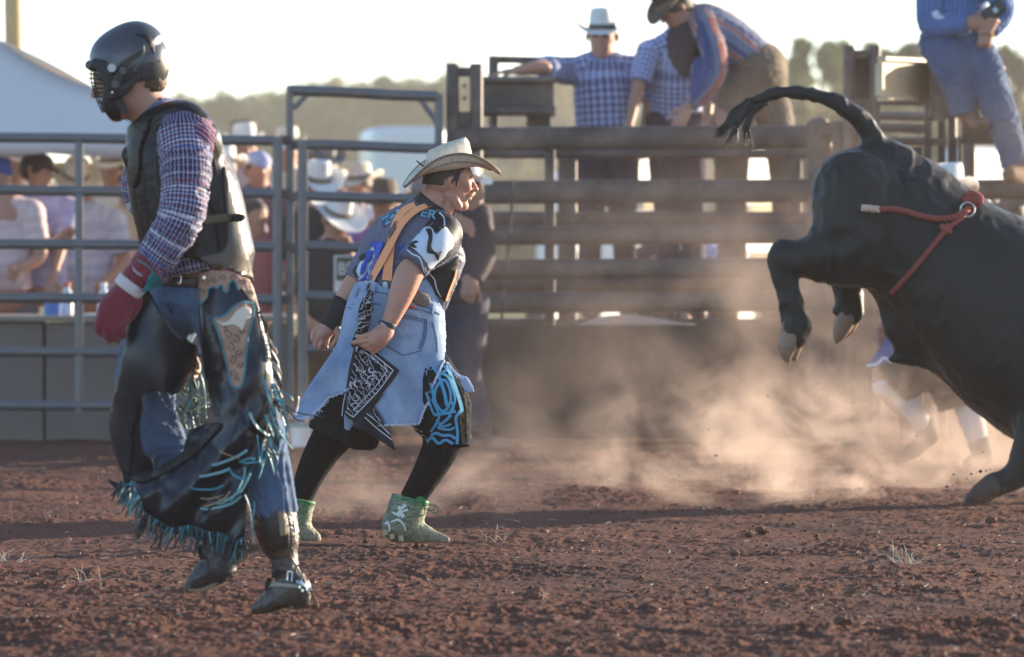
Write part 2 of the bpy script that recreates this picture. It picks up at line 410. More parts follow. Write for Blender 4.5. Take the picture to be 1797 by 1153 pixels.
# ------------------------------------------------------------------ materials
MC = {}
class NB:
    def __init__(s, name):
        s.m = bpy.data.materials.new(name); s.m.use_nodes = True; s.t = s.m.node_tree; s.t.nodes.clear()
        s.out = s.n('ShaderNodeOutputMaterial'); s.b = s.n('ShaderNodeBsdfPrincipled'); s.l(s.b.outputs[0], s.out.inputs[0])
    def n(s, typ, **k):
        x = s.t.nodes.new(typ)
        for a, b in k.items(): setattr(x, a, b)
        return x
    def l(s, a, b): s.t.links.new(a, b)
    def setv(s, sock, v):
        if hasattr(v, 'is_linked') or hasattr(v, 'links'): s.l(v, sock)
        else: sock.default_value = (*v, 1) if isinstance(v, (tuple, list)) and len(v) == 3 and len(sock.default_value) == 4 else v
    def math(s, op, a, b=0., c=None, clamp=False):
        x = s.n('ShaderNodeMath', operation=op, use_clamp=clamp); s.setv(x.inputs[0], a); s.setv(x.inputs[1], b)
        if c is not None: s.setv(x.inputs[2], c)
        return x.outputs[0]
    def mix(s, f, a, b, mode='MIX'):
        x = s.n('ShaderNodeMix', data_type='RGBA', blend_type=mode); s.setv(x.inputs[0], f); s.setv(x.inputs[6], a); s.setv(x.inputs[7], b); return x.outputs[2]
    def coord(s, kind='Object', scale=(1, 1, 1), rot=(0, 0, 0)):
        c = s.n('ShaderNodeTexCoord').outputs[kind]
        if tuple(scale) == (1, 1, 1) and tuple(rot) == (0, 0, 0): return c
        m = s.n('ShaderNodeMapping'); m.inputs['Scale'].default_value = scale; m.inputs['Rotation'].default_value = rot; s.l(c, m.inputs[0]); return m.outputs[0]
    def noise(s, vec, scale, detail=4, rough=.55, dist=0.):
        x = s.n('ShaderNodeTexNoise'); s.l(vec, x.inputs['Vector']); x.inputs['Scale'].default_value = scale; x.inputs['Detail'].default_value = detail
        x.inputs['Roughness'].default_value = rough; x.inputs['Distortion'].default_value = dist; return x.outputs[0]
    def ramp(s, f, stops, interp='LINEAR'):
        r = s.n('ShaderNodeValToRGB'); r.color_ramp.interpolation = interp; el = r.color_ramp.elements
        while len(el) < len(stops): el.new(.5)
        for e, (p, c) in zip(el, stops): e.position = p; e.color = (*c, 1) if len(c) == 3 else c
        s.l(f, r.inputs[0]); return r.outputs[0]
    def bump(s, h, strength=.3, dist=.01):
        x = s.n('ShaderNodeBump'); x.inputs['Strength'].default_value = strength; x.inputs['Distance'].default_value = dist; s.l(h, x.inputs['Height']); s.l(x.outputs[0], s.b.inputs['Normal']); return x
    def fin(s, col=None, rough=None, metal=0., spec=.5, sheen=0., coat=0.):
        b = s.b
        if col is not None: s.setv(b.inputs['Base Color'], col)
        if rough is not None: s.setv(b.inputs['Roughness'], rough)
        b.inputs['Metallic'].default_value = metal; b.inputs['Specular IOR Level'].default_value = spec
        if sheen: b.inputs['Sheen Weight'].default_value = sheen
        if coat: b.inputs['Coat Weight'].default_value = coat
        return s.m
def mat(name, col, rough=.7, var=.25, scale=14., bump=.15, bscale=90., metal=0., spec=.5, dust=0., dustcol=(.36, .2, .13), sheen=0., coat=0., bdist=.004):
    if name in MC: return MC[name]
    b = NB(name); co = b.coord(); n1 = b.noise(co, scale, 5); n2 = b.noise(co, bscale, 3)
    c = b.mix(n1, tuple(x*(1-var) for x in col), tuple(min(1, x*(1+var)) for x in col))
    if dust:
        n3 = b.noise(co, scale*.45, 6, .65); f = b.math('MULTIPLY', b.math('SUBTRACT', n3, .46, clamp=True), dust*6, clamp=True); c = b.mix(f, c, dustcol)
    rr = b.math('ADD', b.math('MULTIPLY', n1, .18), rough-.09)
    if bump: b.bump(n2, bump, bdist)
    MC[name] = b.fin(c, rr, metal, spec, sheen, coat); return MC[name]
def plaid(name, pu, pv, ustops, vstops, rough=.85, mixf=.5, rot=0., mode='MIX'):
    """woven check: two constant ramps across the mesh's own cloth coordinates (metres)"""
    if name in MC: return MC[name]
    b = NB(name); uv = b.coord('UV', rot=(0, 0, rot)); sx = b.n('ShaderNodeSeparateXYZ'); b.l(uv, sx.inputs[0])
    wob = b.noise(b.coord(), 9, 2); w = b.math('MULTIPLY', b.math('SUBTRACT', wob, .5), .05)
    fu = b.math('FRACT', b.math('ADD', b.math('DIVIDE', sx.outputs[0], pu), w)); fv = b.math('FRACT', b.math('ADD', b.math('DIVIDE', sx.outputs[1], pv), w))
    cu = b.ramp(fu, ustops, 'CONSTANT'); cv = b.ramp(fv, vstops, 'CONSTANT'); c = b.mix(mixf, cu, cv, mode)
    b.bump(b.noise(b.coord(), 60, 4), .25, .004); MC[name] = b.fin(c, rough, sheen=.15); return MC[name]
def denim(name, base, pale, wear=.5, dust=0.):
    if name in MC: return MC[name]
    b = NB(name); co = b.coord(); n = b.noise(co, 7, 5, .6); n2 = b.noise(b.coord(scale=(1, 1, .18)), 260, 3); n3 = b.noise(co, 30, 4)
    f = b.math('ADD', b.math('MULTIPLY', n, wear*1.6), b.math('MULTIPLY', n2, .35)); f = b.math('SUBTRACT', f, .18+wear*.45, clamp=True)
    c = b.mix(f, base, pale)
    if dust: c = b.mix(b.math('MULTIPLY', b.math('SUBTRACT', n3, .5, clamp=True), dust*4, clamp=True), c, (.34, .22, .16))
    b.bump(n2, .25, .002); MC[name] = b.fin(c, .88, spec=.3, sheen=.1); return MC[name]
# ================================================================== materials of the place
def dirt_mat():
    b = NB('red_dirt'); co = b.coord(); n = b.noise(co, 1.3, 6, .62); n2 = b.noise(co, 26, 8, .75); n3 = b.noise(co, 110, 5, .75); n4 = b.noise(b.coord(scale=(1, .35, 1)), .8, 4, .6)
    c = b.mix(n2, (.062, .025, .017), (.225, .090, .055)); c = b.mix(b.math('MULTIPLY', b.math('SUBTRACT', n, .5, clamp=True), 4, clamp=True), c, (.105, .052, .040))
    c = b.mix(b.math('MULTIPLY', b.math('SUBTRACT', n4, .52, clamp=True), 2.5, clamp=True), c, (.052, .027, .022))
    sx = b.n('ShaderNodeSeparateXYZ'); b.l(b.coord(), sx.inputs[0])
    g = b.n('ShaderNodeNewGeometry'); sp = b.n('ShaderNodeSeparateXYZ'); b.l(g.outputs['Position'], sp.inputs[0])
    far = b.math('DIVIDE', b.math('SUBTRACT', sp.outputs[1], 36.), 14., clamp=True)
    c = b.mix(b.math('MULTIPLY', b.math('SUBTRACT', n3, .6, clamp=True), 3.5, clamp=True), c, (.24, .13, .09))
    grass = b.mix(b.noise(co, .35, 5), (.20, .17, .085), (.12, .14, .05)); c = b.mix(far, c, grass)
    b.bump(b.math('ADD', b.math('MULTIPLY', n2, .7), b.math('MULTIPLY', n3, .5)), .8, .02); MC['dirt'] = b.fin(c, .95, spec=.2); return MC['dirt']
DIRT = dirt_mat()
CLOD = mat('clod_earth', (.13, .058, .040), .95, .4, 30, .5, 120)
STEEL = mat('painted_steel_pipe', (.15, .155, .165), .40, .3, 9, .12, 60, metal=.35, dust=.5, dustcol=(.23, .17, .13))
BROWN = mat('brown_chute_steel', (.060, .048, .045), .5, .25, 5, .1, 40, metal=.15, dust=.8, dustcol=(.20, .145, .12))
DARKST = mat('dark_chute_steel', (.035, .032, .035), .35, .3, 6, .1, 40, metal=.3, dust=.3, dustcol=(.15, .11, .09))
RUST = mat('rusty_sheet_steel', (.038, .025, .022), .75, .35, 2.2, .2, 30, dust=.6, dustcol=(.08, .05, .042))
CONC = mat('barrier_concrete', (.20, .17, .15), .9, .22, 3.5, .3, 60, dust=.7, dustcol=(.20, .14, .11))
WOOD = mat('weathered_pole_wood', (.42, .30, .15), .85, .3, 8, .3, 50)
BOARD = mat('pale_varnished_board', (.52, .40, .25), .3, .3, 6, .1, 40)
CANVAS = mat('white_canopy_cloth', (.80, .80, .82), .7, .05, 3, .05, 30)
WHITEP = mat('white_vehicle_paint', (.78, .77, .75), .35, .04, 3, 0)
GREYP = mat('grey_vehicle_trim', (.20, .20, .21), .5, .1, 5, 0)
GLASS = mat('dark_window_glass', (.05, .055, .06), .12, .1, 5, 0)
RUBBER = mat('tyre_rubber', (.03, .03, .03), .8, .2, 20, .2)
BARK = mat('tree_bark', (.10, .075, .055), .9, .3, 6, .4)
def leafmat(name, a, bb):
    b = NB(name); oi = b.n('ShaderNodeObjectInfo'); n = b.noise(b.coord(), 1.1, 3); g = b.n('ShaderNodeNewGeometry')
    c = b.mix(n, a, bb); c = b.mix(b.math('MULTIPLY', g.outputs['Random Per Island'], .55), c, tuple(x*1.9 for x in bb)); tr = b.n('ShaderNodeBsdfTranslucent'); b.setv(tr.inputs[0], c)
    ms = b.n('ShaderNodeMixShader'); ms.inputs[0].default_value = .4; b.fin(c, .7, spec=.2); b.l(b.b.outputs[0], ms.inputs[1]); b.l(tr.outputs[0], ms.inputs[2]); b.l(ms.outputs[0], b.out.inputs[0]); return b.m
LEAF1 = leafmat('spring_leaves', (.045, .075, .018), (.10, .13, .035)); LEAF2 = leafmat('olive_leaves', (.09, .09, .045), (.16, .145, .08)); LEAF3 = leafmat('dark_leaves', (.04, .055, .026), (.07, .085, .035))

# ================================================================== ground: one sheet out to the horizon, rough where the camera sees it close
def axis(a, b, step_fn, far):
    v = [a]
    while v[-1] < b: v.append(v[-1]+step_fn(v[-1]))
    st = step_fn(b); o = []; x = v[-1]
    while x < far: st *= 1.6; x += st; o.append(x)
    lo = []; st = step_fn(a); x = a
    return v, o
US = list(np.linspace(-1, 1, 600)); off = []; st = .02; x = 0
while x < 2500: x += st; off.append(x); st *= 1.6
NO = len(off)
gy, oy = axis(14.3, 33.2, lambda v: .0095+.0015*max(0, v-14.3), 3500)
low = []; st = .02; x = 14.3
while x > -60: st *= 1.6; x -= st; low.append(x)
YS = np.array(low[::-1]+gy+oy)
wy = np.clip(YS, 14.3, 33.2)*.1+.25; offa = np.array(off)
GXX = np.concatenate([-(wy[None]+offa[::-1, None]), np.array(US)[:, None]*wy[None], wy[None]+offa[:, None]], 0); GYY = np.broadcast_to(YS[None], GXX.shape); gp = np.stack([GXX.ravel(), GYY.ravel()], 1)
near = (np.abs(gp[:, 0]) < np.clip(gp[:, 1], 14.3, 33.2)*.1+.251) & (gp[:, 1] > 14) & (gp[:, 1] < 33.4)
hz = np.zeros(len(gp)); q = gp[near]; q3 = np.column_stack([q, np.zeros(len(q))])
big = fbm(q3*1.1, 2, 3)*.035
med = fbm(q3*7, 3, 5); rg = 1-np.abs(fbm(q3*15, 3, 9)); clump = np.clip(fbm(q3*2.2, 2, 21)+.15, 0, 1)
fine = fbm(q3*np.array([80, 62, 1]), 3, 31, .75); fine2 = vnoise(q3*24, 33)
fg = 1+.9*np.clip((17.3-q[:, 1])/1.2, 0, 1); hh = big*.8+.009*med*fg+(.002+.013*clump)*np.clip(rg-.66, 0, 1)*2.2*fg+.0090*fine*(.6+.7*clump)*np.sqrt(fg)+.005*fine2*(.35+clump)*fg
edge = np.clip(np.minimum.reduce([(q[:, 1]*.1+.25-np.abs(q[:, 0]))*4, (q[:, 1]-14.1)*2, (33.3-q[:, 1])])/.5, 0, 1)
hz[near] = (hh-.012)*edge
ground_near = (q, hz[near])
def gz(x, y):
    p = np.array([[x, y, 0.]]); e = 1
    return float(fbm(p*1.1, 2, 3)[0]*.035)
# hills rise beyond the arena
def hill(x, y):
    r = np.clip((y-170)/230, 0, 1); r = r*r*(3-2*r); side = np.clip(.5-x/60., 0.15, 1)
    return r*(7.0*side+1.2*np.sin(x/13.)+.8*np.sin(x/5.+1))
hz = hz+np.where(gp[:, 1] > 150, hill(gp[:, 0], gp[:, 1])*np.clip((1500-gp[:, 1])/900, 0, 1), 0)
nx_, ny_ = GXX.shape; I = np.arange(nx_*ny_).reshape(nx_, ny_)
GQ = np.stack([I[:-1, :-1], I[1:, :-1], I[1:, 1:], I[:-1, 1:]], -1).reshape(-1, 4)
ground = struct('ground', np.column_stack([gp, hz]), GQ, DIRT)
del GXX, GYY

# loose earth: distinct clods as things, the crumbs and straw as stuff
def rock_mesh(r, seed, sub=2):
    bm = bmesh.new(); bmesh.ops.create_icosphere(bm, subdivisions=sub, radius=r); V = np.array([v.co for v in bm.verts]); n = fbm(V/r*1.3+seed*7.3, 3, seed); n2 = vnoise(V/r*4+seed, seed)
    for v, a, c in zip(bm.verts, n, n2): v.co *= 1+.55*a+.12*c; v.co.z *= .7
    V = np.array([v.co for v in bm.verts]); F = [tuple(v.index for v in f.verts) for f in bm.faces]; bm.free(); return V, F
clods = [(600, 938, 20.9, 11, 'pointed clod of red earth standing beside the rear green cleated shoe'), (643, 950, 21, 6, 'small flat clod between the two cleated shoes'), (938, 1052, 17.6, 20, 'broad dark clod of turned earth in the middle foreground'),
         (1338, 934, 21.5, 13, 'dark clod at the near edge of the dust cloud'), (1316, 939, 21.4, 8, 'smaller clod left of the dark clod under the dust'), (1290, 974, 20.2, 9, 'lone brown clod right of centre below the dust cloud'), (1350, 972, 20.2, 7, 'pale rounded clod right of the lone brown clod'),
         (700, 1040, 18, 8, 'low brown clod right of the planted spurred boot'), (1530, 1000, 19.3, 9, 'flat clod left of the dry grass tuft at right'), (1480, 1092, 16.6, 15, 'large orange clod in the right foreground'), (60, 1010, 18.6, 8, 'pebble-like clod near the left edge of the arena dirt'),
         (1740, 915, 22.5, 10, 'dark clod thrown up below the bull\'s front hoof')]
for i, (px, py, D, r, lb) in enumerate(clods):
    D = FPX*CAMH/(py-HY); V, F = rock_mesh(r/(FPX/D), i+3, 3); p = P(px, py, D); o = obj('dirt_clod', V+np.array([p[0], p[1], r*.25/(FPX/D)]), F, CLOD, None, smooth=False, label=lb, cat='clod of earth', group='clods of earth on the arena floor')
mbs = MB(); protos = [rock_mesh(1, 50+i, 1) for i in range(5)]
N = 7000; ys = 15+17*RNG.random(N)**1.4; xs = (RNG.random(N)-.5)*.2*ys
qn, hn = ground_near
def gheight(x, y):
    j = np.clip(np.searchsorted(YS, y), 1, ny_-1); u = x/wy[j]; i = np.clip(np.round((u+1)/2*599).astype(int), 0, 599)+NO; return hz[i*ny_+j]
hs = gheight(xs, ys); Vs = []; Fs = []; n = 0
for i in range(N):
    V, F = protos[i % 5]; r = .002+.0055*RNG.random()**3*(1.3 if i % 7 else 2.2); a = RNG.random()*6.28; c, s_ = math.cos(a), math.sin(a)
    W = V*r; Vs.append(np.column_stack([W[:, 0]*c-W[:, 1]*s_+xs[i], W[:, 0]*s_+W[:, 1]*c+ys[i], W[:, 2]+hs[i]+r*.3])); Fs += [tuple(k+n for k in f) for f in F]; n += len(V)
obj('dirt_crumbs', np.vstack(Vs), Fs, CLOD, None, smooth=False, label='loose crumbs of red earth strewn over the arena floor', cat='loose earth', kind='stuff')
STRAW = mat('dry_straw', (.50, .42, .32), .8, .3, 30, 0); mbs = MB()
for i in range(760):
    y = 15.2+15*random.random(); x = (random.random()-.5)*.19*y; z = float(gheight(np.array([x]), np.array([y]))[0])+.004; a = random.random()*3.14; L = random.uniform(.004, .018); w = random.uniform(.0006, .0016)
    dx, dy = math.cos(a)*L, math.sin(a)*L; up = random.uniform(0, .4)*L
    mbs.pipe([(x-dx, y-dy, z), (x, y, z+up), (x+dx, y+dy, z+random.uniform(-.2, .5)*L)], w, 4)
mbs.build('straw_bits', STRAW, label='bits of pale straw and chaff scattered over the dirt', cat='straw', kind='stuff')
for px, py, n, lb in [(1590, 985, 26, 'dry pale grass tuft on the dirt at lower right'), (18, 985, 14, 'thin dry grass tuft at the left edge of the dirt'), (870, 945, 9, 'few dry stalks just right of the front cleated shoe'), (160, 1010, 8, 'sparse dry stalks left of the lifted boot')]:
    D = FPX*CAMH/(py-HY); mb = MB(); x0, y0, _ = P(px, py, D)
    for i in range(n):
        a = random.uniform(-1.2, 1.2); L = random.uniform(.04, .1); bx = x0+random.uniform(-.05, .05); by = y0+random.uniform(-.06, .06); z0 = float(gheight(np.array([bx]), np.array([by]))[0])
        mb.pipe([(bx, by, z0-.003), (bx+math.sin(a)*L*.5, by+random.uniform(-.02, .02), z0+L*.55*math.cos(a)), (bx+math.sin(a)*L*1.1, by+random.uniform(-.03, .03), z0+L*.8*math.cos(a))], [.0016, .0012, .0005], 4)
    mb.build('dry_grass_tuft', STRAW, label=lb, cat='grass tuft', group='dry grass tufts in the dirt')

# ================================================================== sky air, hills' woods
def crown(cx, cy, z0, h, w, n, leaf, seed, lobes=9):
    r = np.random.default_rng(seed); C = []; lobes = int(lobes*2)
    for i in range(lobes):
        a = r.random()*6.28; t = r.random(); C.append((cx+math.cos(a)*w*.38*(1-.5*t), cy+math.sin(a)*w*.38*(1-.5*t), z0+h*(.30+.58*t), w*(.09+.15*r.random()**1.5)*(1.15-.5*t)))
    C = np.array(C); k = r.integers(0, lobes, n); d = r.normal(size=(n, 3)); d /= np.linalg.norm(d, axis=1)[:, None]; p = C[k, :3]+d*(C[k, 3]*(.25+1.0*r.random(n)**.8))[:, None]
    u = r.normal(size=(n, 3)); u /= np.linalg.norm(u, axis=1)[:, None]; v = np.cross(u, d+.01); v /= np.maximum(np.linalg.norm(v, axis=1)[:, None], 1e-6); sz = leaf*(.5+r.random(n))[:, None]
    V = np.stack([p-u*sz, p+v*sz*.6, p+u*sz, p-v*sz*.6], 1).reshape(-1, 3); return V, np.arange(4*n).reshape(-1, 4)
def tree(cx, cy, z0, h, w, n, leaf, m, seed, label, group):
    t = thing('leafy_tree', label, 'tree', (cx, cy, z0), group)
    mb = MB(); r = random.Random(seed); mb.pipe([(cx, cy, z0-.3), (cx+r.uniform(-.1, .1)*w*.3, cy, z0+h*.4), (cx, cy, z0+h*.8)], [h*.03, h*.022, h*.008], 7)
    for i in range(5):
        a = r.uniform(0, 6.28); zz = z0+h*r.uniform(.25, .5); mb.pipe([(cx, cy, zz), (cx+math.cos(a)*w*.18, cy+math.sin(a)*w*.18, zz+h*.14), (cx+math.cos(a)*w*.34, cy+math.sin(a)*w*.34, zz+h*.27)], [h*.012, h*.008, h*.003], 5)
    mb.build('trunk', BARK, t, smooth=True); V, F = crown(cx, cy, z0, h, w, n, leaf, seed, 13); obj('crown', V, F, m, t, smooth=False)
# right hand trees, about 160-230 m out; (px of middle, py of top, distance, width px)
RT = [(1442, 50, 190, 120, LEAF1, 'rounded green tree crown left of the tall steel chute post'), (1500, 88, 210, 90, LEAF2, 'lower green tree just left of the tall steel chute post'), (1392, 100, 215, 90, LEAF1, 'low green tree right of the bending cowboy\'s back'), (1558, 40, 180, 100, LEAF1, 'tall green tree right above the tall steel chute post'), (1606, 24, 175, 90, LEAF3, 'tallest green tree left of the seated man'),
      (1660, 90, 200, 110, LEAF2, 'green tree hidden behind the seated man\'s hips'), (1735, 84, 190, 120, LEAF3, 'dark green tree right of the seated man\'s knees'), (1797, 70, 185, 110, LEAF3, 'dark tree cut by the right edge of the photo'), (1530, 130, 150, 90, LEAF2, 'bushy tree glimpsed over the top board of the chute'), (1350, 140, 230, 90, LEAF2, 'faint green tree behind the bending cowboy\'s legs'), (1860, 60, 200, 130, LEAF1, 'tall tree beyond the right edge')]
for i, (px, py, D, w, m, lb) in enumerate(RT[:-1]):
    z0 = float(hill(np.array([P(px, 0, D)[0]]), np.array([float(D)]))[0]) if D > 150 else 0; zt = P(px, py-22, D)[2]; tree(P(px, 0, D)[0], D, z0, zt-z0, w/FPX*D*1.5, 4600, .17, m, 100+i, lb, 'green trees behind the chutes')
HT = [(312, 168), (350, 172), (392, 150), (436, 154), (476, 146), (520, 140), (556, 128), (604, 120), (640, 112), (676, 122), (718, 128), (752, 124), (792, 112), (830, 96), (880, 118), (930, 124), (985, 130), (1090, 138), (1180, 132), (1270, 140)]
hl = ['leftmost hazy tree of the ridge, beside the rider\'s shoulder', 'hazy ridge tree left of a dip behind the rider\'s vest', 'rounded hazy tree above the rider\'s back', 'hazy tree on the ridge left of the tall gate post', 'hazy tree just left of the tall gate post top', 'hazy ridge tree right above the gate header\'s left corner', 'hazy tree over the left third of the gate header', 'broad hazy tree over the middle of the gate header', 'highest hazy treetop above the gate header', 'hazy tree right of the highest treetop', 'hazy tree over the right end of the gate header', 'hazy tree left of the brown chute tower', 'hazy tree meeting the brown chute tower\'s left side', 'pale treetop rising above the brown chute tower', 'hazy tree above the left chute\'s top box', 'hazy tree behind the outstretched arm of the white hat man', 'hazy tree behind the white hat man\'s shoulder', 'hazy tree between the white hat man and the bending cowboy', 'hazy tree behind the middle plaid shirt', 'hazy tree behind the bending cowboy']
for i, (px, py) in enumerate(HT):
    D = 400+20*math.sin(i*2.1); x = P(px, 0, D)[0]; z0 = float(hill(np.array([x]), np.array([D]))[0]); zt = P(px, py-14, D)[2]; h = max(4, zt-z0); tree(x, D, z0, h*.97, 3.4+.5*h*random.uniform(.6, 1.), 1900, .34, [LEAF2, LEAF3, LEAF1][i % 3], 300+i, hl[i], 'hazy trees along the far ridge')
Vs = []; n = 0; Fs = []
for i in range(230):
    D = random.uniform(300, 405) if i < 90 else random.uniform(150, 300); px = random.uniform(250, 1400); x = P(px, 0, D)[0]; z0 = float(hill(np.array([x]), np.array([D]))[0]); V, F = crown(x, D, z0-1.4, random.uniform(3, 5.5) if i < 90 else random.uniform(1.8, 3.2), random.uniform(4, 6), 260, .42 if i < 90 else .28, 700+i, 5); Vs.append(V); Fs.append(F+n); n += len(V)
for i in range(80):
    D = random.uniform(150, 240); px = random.uniform(1330, 1900); x = P(px, 0, D)[0]; V, F = crown(x, D, -.4, random.uniform(4.4, 6.6), random.uniform(3, 5), 700, .2, 900+i, 6); Vs.append(V); Fs.append(F+n); n += len(V)
obj('woods', np.vstack(Vs), np.vstack(Fs), LEAF2, None, smooth=False, label='hazy brush and woods covering the slopes behind the arena', cat='woods', kind='stuff')

# ================================================================== stands on the left: barrier, bench top, tent, pole
s32 = FPX/32.0
w0 = thing('concrete_barrier', 'low grey concrete block wall behind the left pipe fence', 'barrier wall', P(150, 775, 32.9), None)
xs_ = [-420, -150, 78, 262, 470, 506]
for i in range(len(xs_)-1):
    mb = MB(); a = P(xs_[i]+2, 0, 32.9)[0]; c = P(xs_[i+1]-2, 0, 32.9)[0]; mb.box((a, 32.9, -.05), (c, 33.15, .66+.004*(i % 2))); bevel(mb.build('concrete_block', CONC, w0), .012)
mb = MB(); mb.box((P(-430, 0, 32.85)[0], 32.86, .668), (P(508, 0, 32.85)[0], 33.9, .70)); bevel(mb.build('bench_top', mat('bench_plank', (.30, .25, .20), .7, .3, 5), w0), .006)
PLY = mat('brown_board_fence', (.10, .068, .05), .85, .35, 5, .2, dust=.5, dustcol=(.16, .1, .075))
w1 = thing('board_fence', 'brown wooden board fence seen through the arena gate', 'fence', P(650, 775, 33.2))
for i, xx in enumerate(np.arange(512, 800, 24)):
    mb = MB(); a = P(xx+.5, 0, 33.2)[0]; c = P(xx+24.5, 0, 33.2)[0]; mb.box((a, 33.2+.012*(i % 2), 0), (c, 33.21+.012*(i % 2), .58+.02*math.sin(i*1.7))); mb.build('plank', PLY, w1)
# tent
tn = thing('canopy_tent', 'white pop-up canopy tent shading the crowd at left', 'tent', P(60, 560, 36.5))
TA = P(-260, 48, 37.5); tn_e = [(P(258, 236, 35.2), P(262, 238, 40.2))]
def tsurf(u, v):
    """roof half: u 0 (ridge apex, left) .. 1 (right eave), v across depth"""
    a = np.array(P(-200, -40, 37.7)); e0 = np.array(P(-740, 236, 35.2)); e1 = np.array(P(352, 240, 35.2)); f1 = np.array(P(340, 240, 40.2)); f0 = np.array(P(-740, 236, 40.2)); return a, e0, e1, f1, f0
a, e0, e1, f1, f0 = tsurf(0, 0)
def roofface(name, A, B, C, m, sag=.04):
    n = 18; V = []; F = []
    for i in range(n+1):
        for j in range(n+1-i):
            u, v = i/n, j/n; p = A*(1-u-v)+B*u+C*v; w = 1-u-v; p = p+np.array([0, 0, -sag*4*w*(1-w)*(1+.6*math.sin(9*(u-v)))-.05*abs(math.sin(math.pi*3*(u/(u+v+1e-6))))*(1-w)]); V.append(p)
    idx = lambda i, j: sum(n+1-k for k in range(i))+j
    for i in range(n):
        for j in range(n-i):
            F.append((idx(i, j), idx(i+1, j), idx(i, j+1)))
            if j < n-i-1: F.append((idx(i+1, j), idx(i+1, j+1), idx(i, j+1)))
    o = obj(name, V, F, m, tn); o.modifiers.new('cloth', 'SOLIDIFY').thickness = .004; return o
def cloth_tr():
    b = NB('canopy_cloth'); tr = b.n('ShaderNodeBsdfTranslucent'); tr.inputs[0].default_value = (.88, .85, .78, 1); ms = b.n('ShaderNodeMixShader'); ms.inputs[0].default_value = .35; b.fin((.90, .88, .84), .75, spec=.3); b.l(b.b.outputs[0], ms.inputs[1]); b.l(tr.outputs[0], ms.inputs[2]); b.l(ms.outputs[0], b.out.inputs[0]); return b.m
TR = cloth_tr()
roofface('roof_panel', a, e0, e1, TR); roofface('roof_panel', a, e1, f1, TR); roofface('roof_panel', a, f1, f0, TR)
def valance(name, A, B, drop, m):
    n = 60; V = []; F = []
    for i in range(n+1):
        t = i/n; p = A*(1-t)+B*t; sc = drop*(.82+.18*abs(math.sin(t*math.pi*4))); V += [p, p-np.array([0, -.01*math.sin(t*40), sc])]
        if i: F.append((2*i-2, 2*i, 2*i+1, 2*i-1))
    o = obj(name, V, F, m, tn); o.modifiers.new('cloth', 'SOLIDIFY').thickness = .004; return o
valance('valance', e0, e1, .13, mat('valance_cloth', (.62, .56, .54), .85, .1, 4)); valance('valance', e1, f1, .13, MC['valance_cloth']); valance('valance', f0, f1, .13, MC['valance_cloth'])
for p in (e1, f1, e0, f0):
    mb = MB(); mb.pipe([(p[0]-.03, p[1], 0), (p[0]-.03, p[1], p[2])], .018); mb.build('leg', WHITEP, tn, smooth=True)
mb = MB(); mb.pipe([tuple(e0+[0, .03, -.03]), tuple(e1+[-.03, .03, -.03])], .014); mb.pipe([tuple((e0+e1)/2+[0, .03, -.03]), tuple(a+[0, 0, -.2])], .012); mb.pipe([tuple(e1+[-.7, .05, -.02]), tuple(e1+[-.35, .05, -.13]), tuple(e1+[-.04, .05, -.04])], .01); mb.build('truss', GREYP, tn, smooth=True)
# side cloth at the back of the tent
mb = MB(); mb.box((P(-600, 0, 40.3)[0], 40.28, 0), (P(70, 0, 40.3)[0], 40.31, 1.9)); mb.build('side_curtain', mat('shade_cloth', (.10, .085, .10), .9, .2, 3), tn)
mb = MB(); p0 = P(14, 0, 41.5); p1 = P(33, 0, 38.8)
mb = MB(); mb.pipe([(P(36, 0, 40.9)[0], 40.9, 0), (P(16, 0, 40.9)[0], 40.9, 4.2)], [.065, .06], 14); mb.build('wooden_pole', WOOD, label='thick pale wooden pole rising behind the canopy tent', cat='pole', smooth=True)
mb = MB(); pA, pB = P(498, 255, 60), P(210, -200, 55); mb.pipe([pA, pB], .006, 6)
mb = MB(); mb.box((P(406, 0, 60)[0], 60, 0), (P(446, 0, 60)[0], 60.4, P(0, 212, 60)[2])); mb.build('notice_board', mat('brown_shed', (.16, .10, .08), .9), label='small brown board structure far behind the rider\'s back', cat='board')

# ================================================================== pipe fence and gate
def rails_thing(name, label, cat, D, rails, posts, m=STEEL, pr=.029, x_anchor=None, braces=(), hd=None):
    t = thing(name, label, cat, (P((rails[0][0]+rails[0][2])/2, 0, D)[0], D, 0))
    for x0, y0, x1, y1, *r in rails:
        mb = MB(); rr = r[0] if r else pr; pts = [P(x0+(x1-x0)*k/6, y0+(y1-y0)*k/6+(.6*math.sin(k*1.7+y0) if rr < .05 else 0), D) for k in range(7)]; mb.pipe(pts, rr, 14); autosmooth(mb.build('rail', m, t))
    for x0, y0, y1, w in posts:
        mb = MB(); mb.rail(P(x0, y0, D), P(x0, y1, D), w/2/(FPX/D), w/2/(FPX/D), 12, 5, (1, 0, 0)); autosmooth(mb.build('post', m, t))
    for x0, y0, x1, y1, w in braces:
        mb = MB(); mb.rail(P(x0, y0, D), P(x1, y1, D), w/2/(FPX/D), .012, 8, 5); autosmooth(mb.build('brace', m, t))
    return t
gl = lambda x, y0, y1, x0, x1: y0+(y1-y0)*(x-x0)/(x1-x0)
LR = [(241, 247), (332, 340), (428, 433), (524, 526), (620, 619), (715, 711)]
tl = rails_thing('pipe_fence_panel', 'grey six-rail pipe fence panel in front of the crowd at left', 'fence panel', 32.0, [(-300, a-3, 484, b) for a, b in LR], [(139, 238, 722, 15), (487, 240, 745, 17), (-310, 236, 722, 15)])
ph = rails_thing('gate_post_frame', 'tall grey arched gate frame between the fence panels', 'gate frame', 32.06, [(512, 158, 768, 170, .031)], [(509, 150, 778, 14), (770, 165, 778, 15)], braces=[(516, 190, 545, 160, 9), (736, 172, 766, 214, 10)])
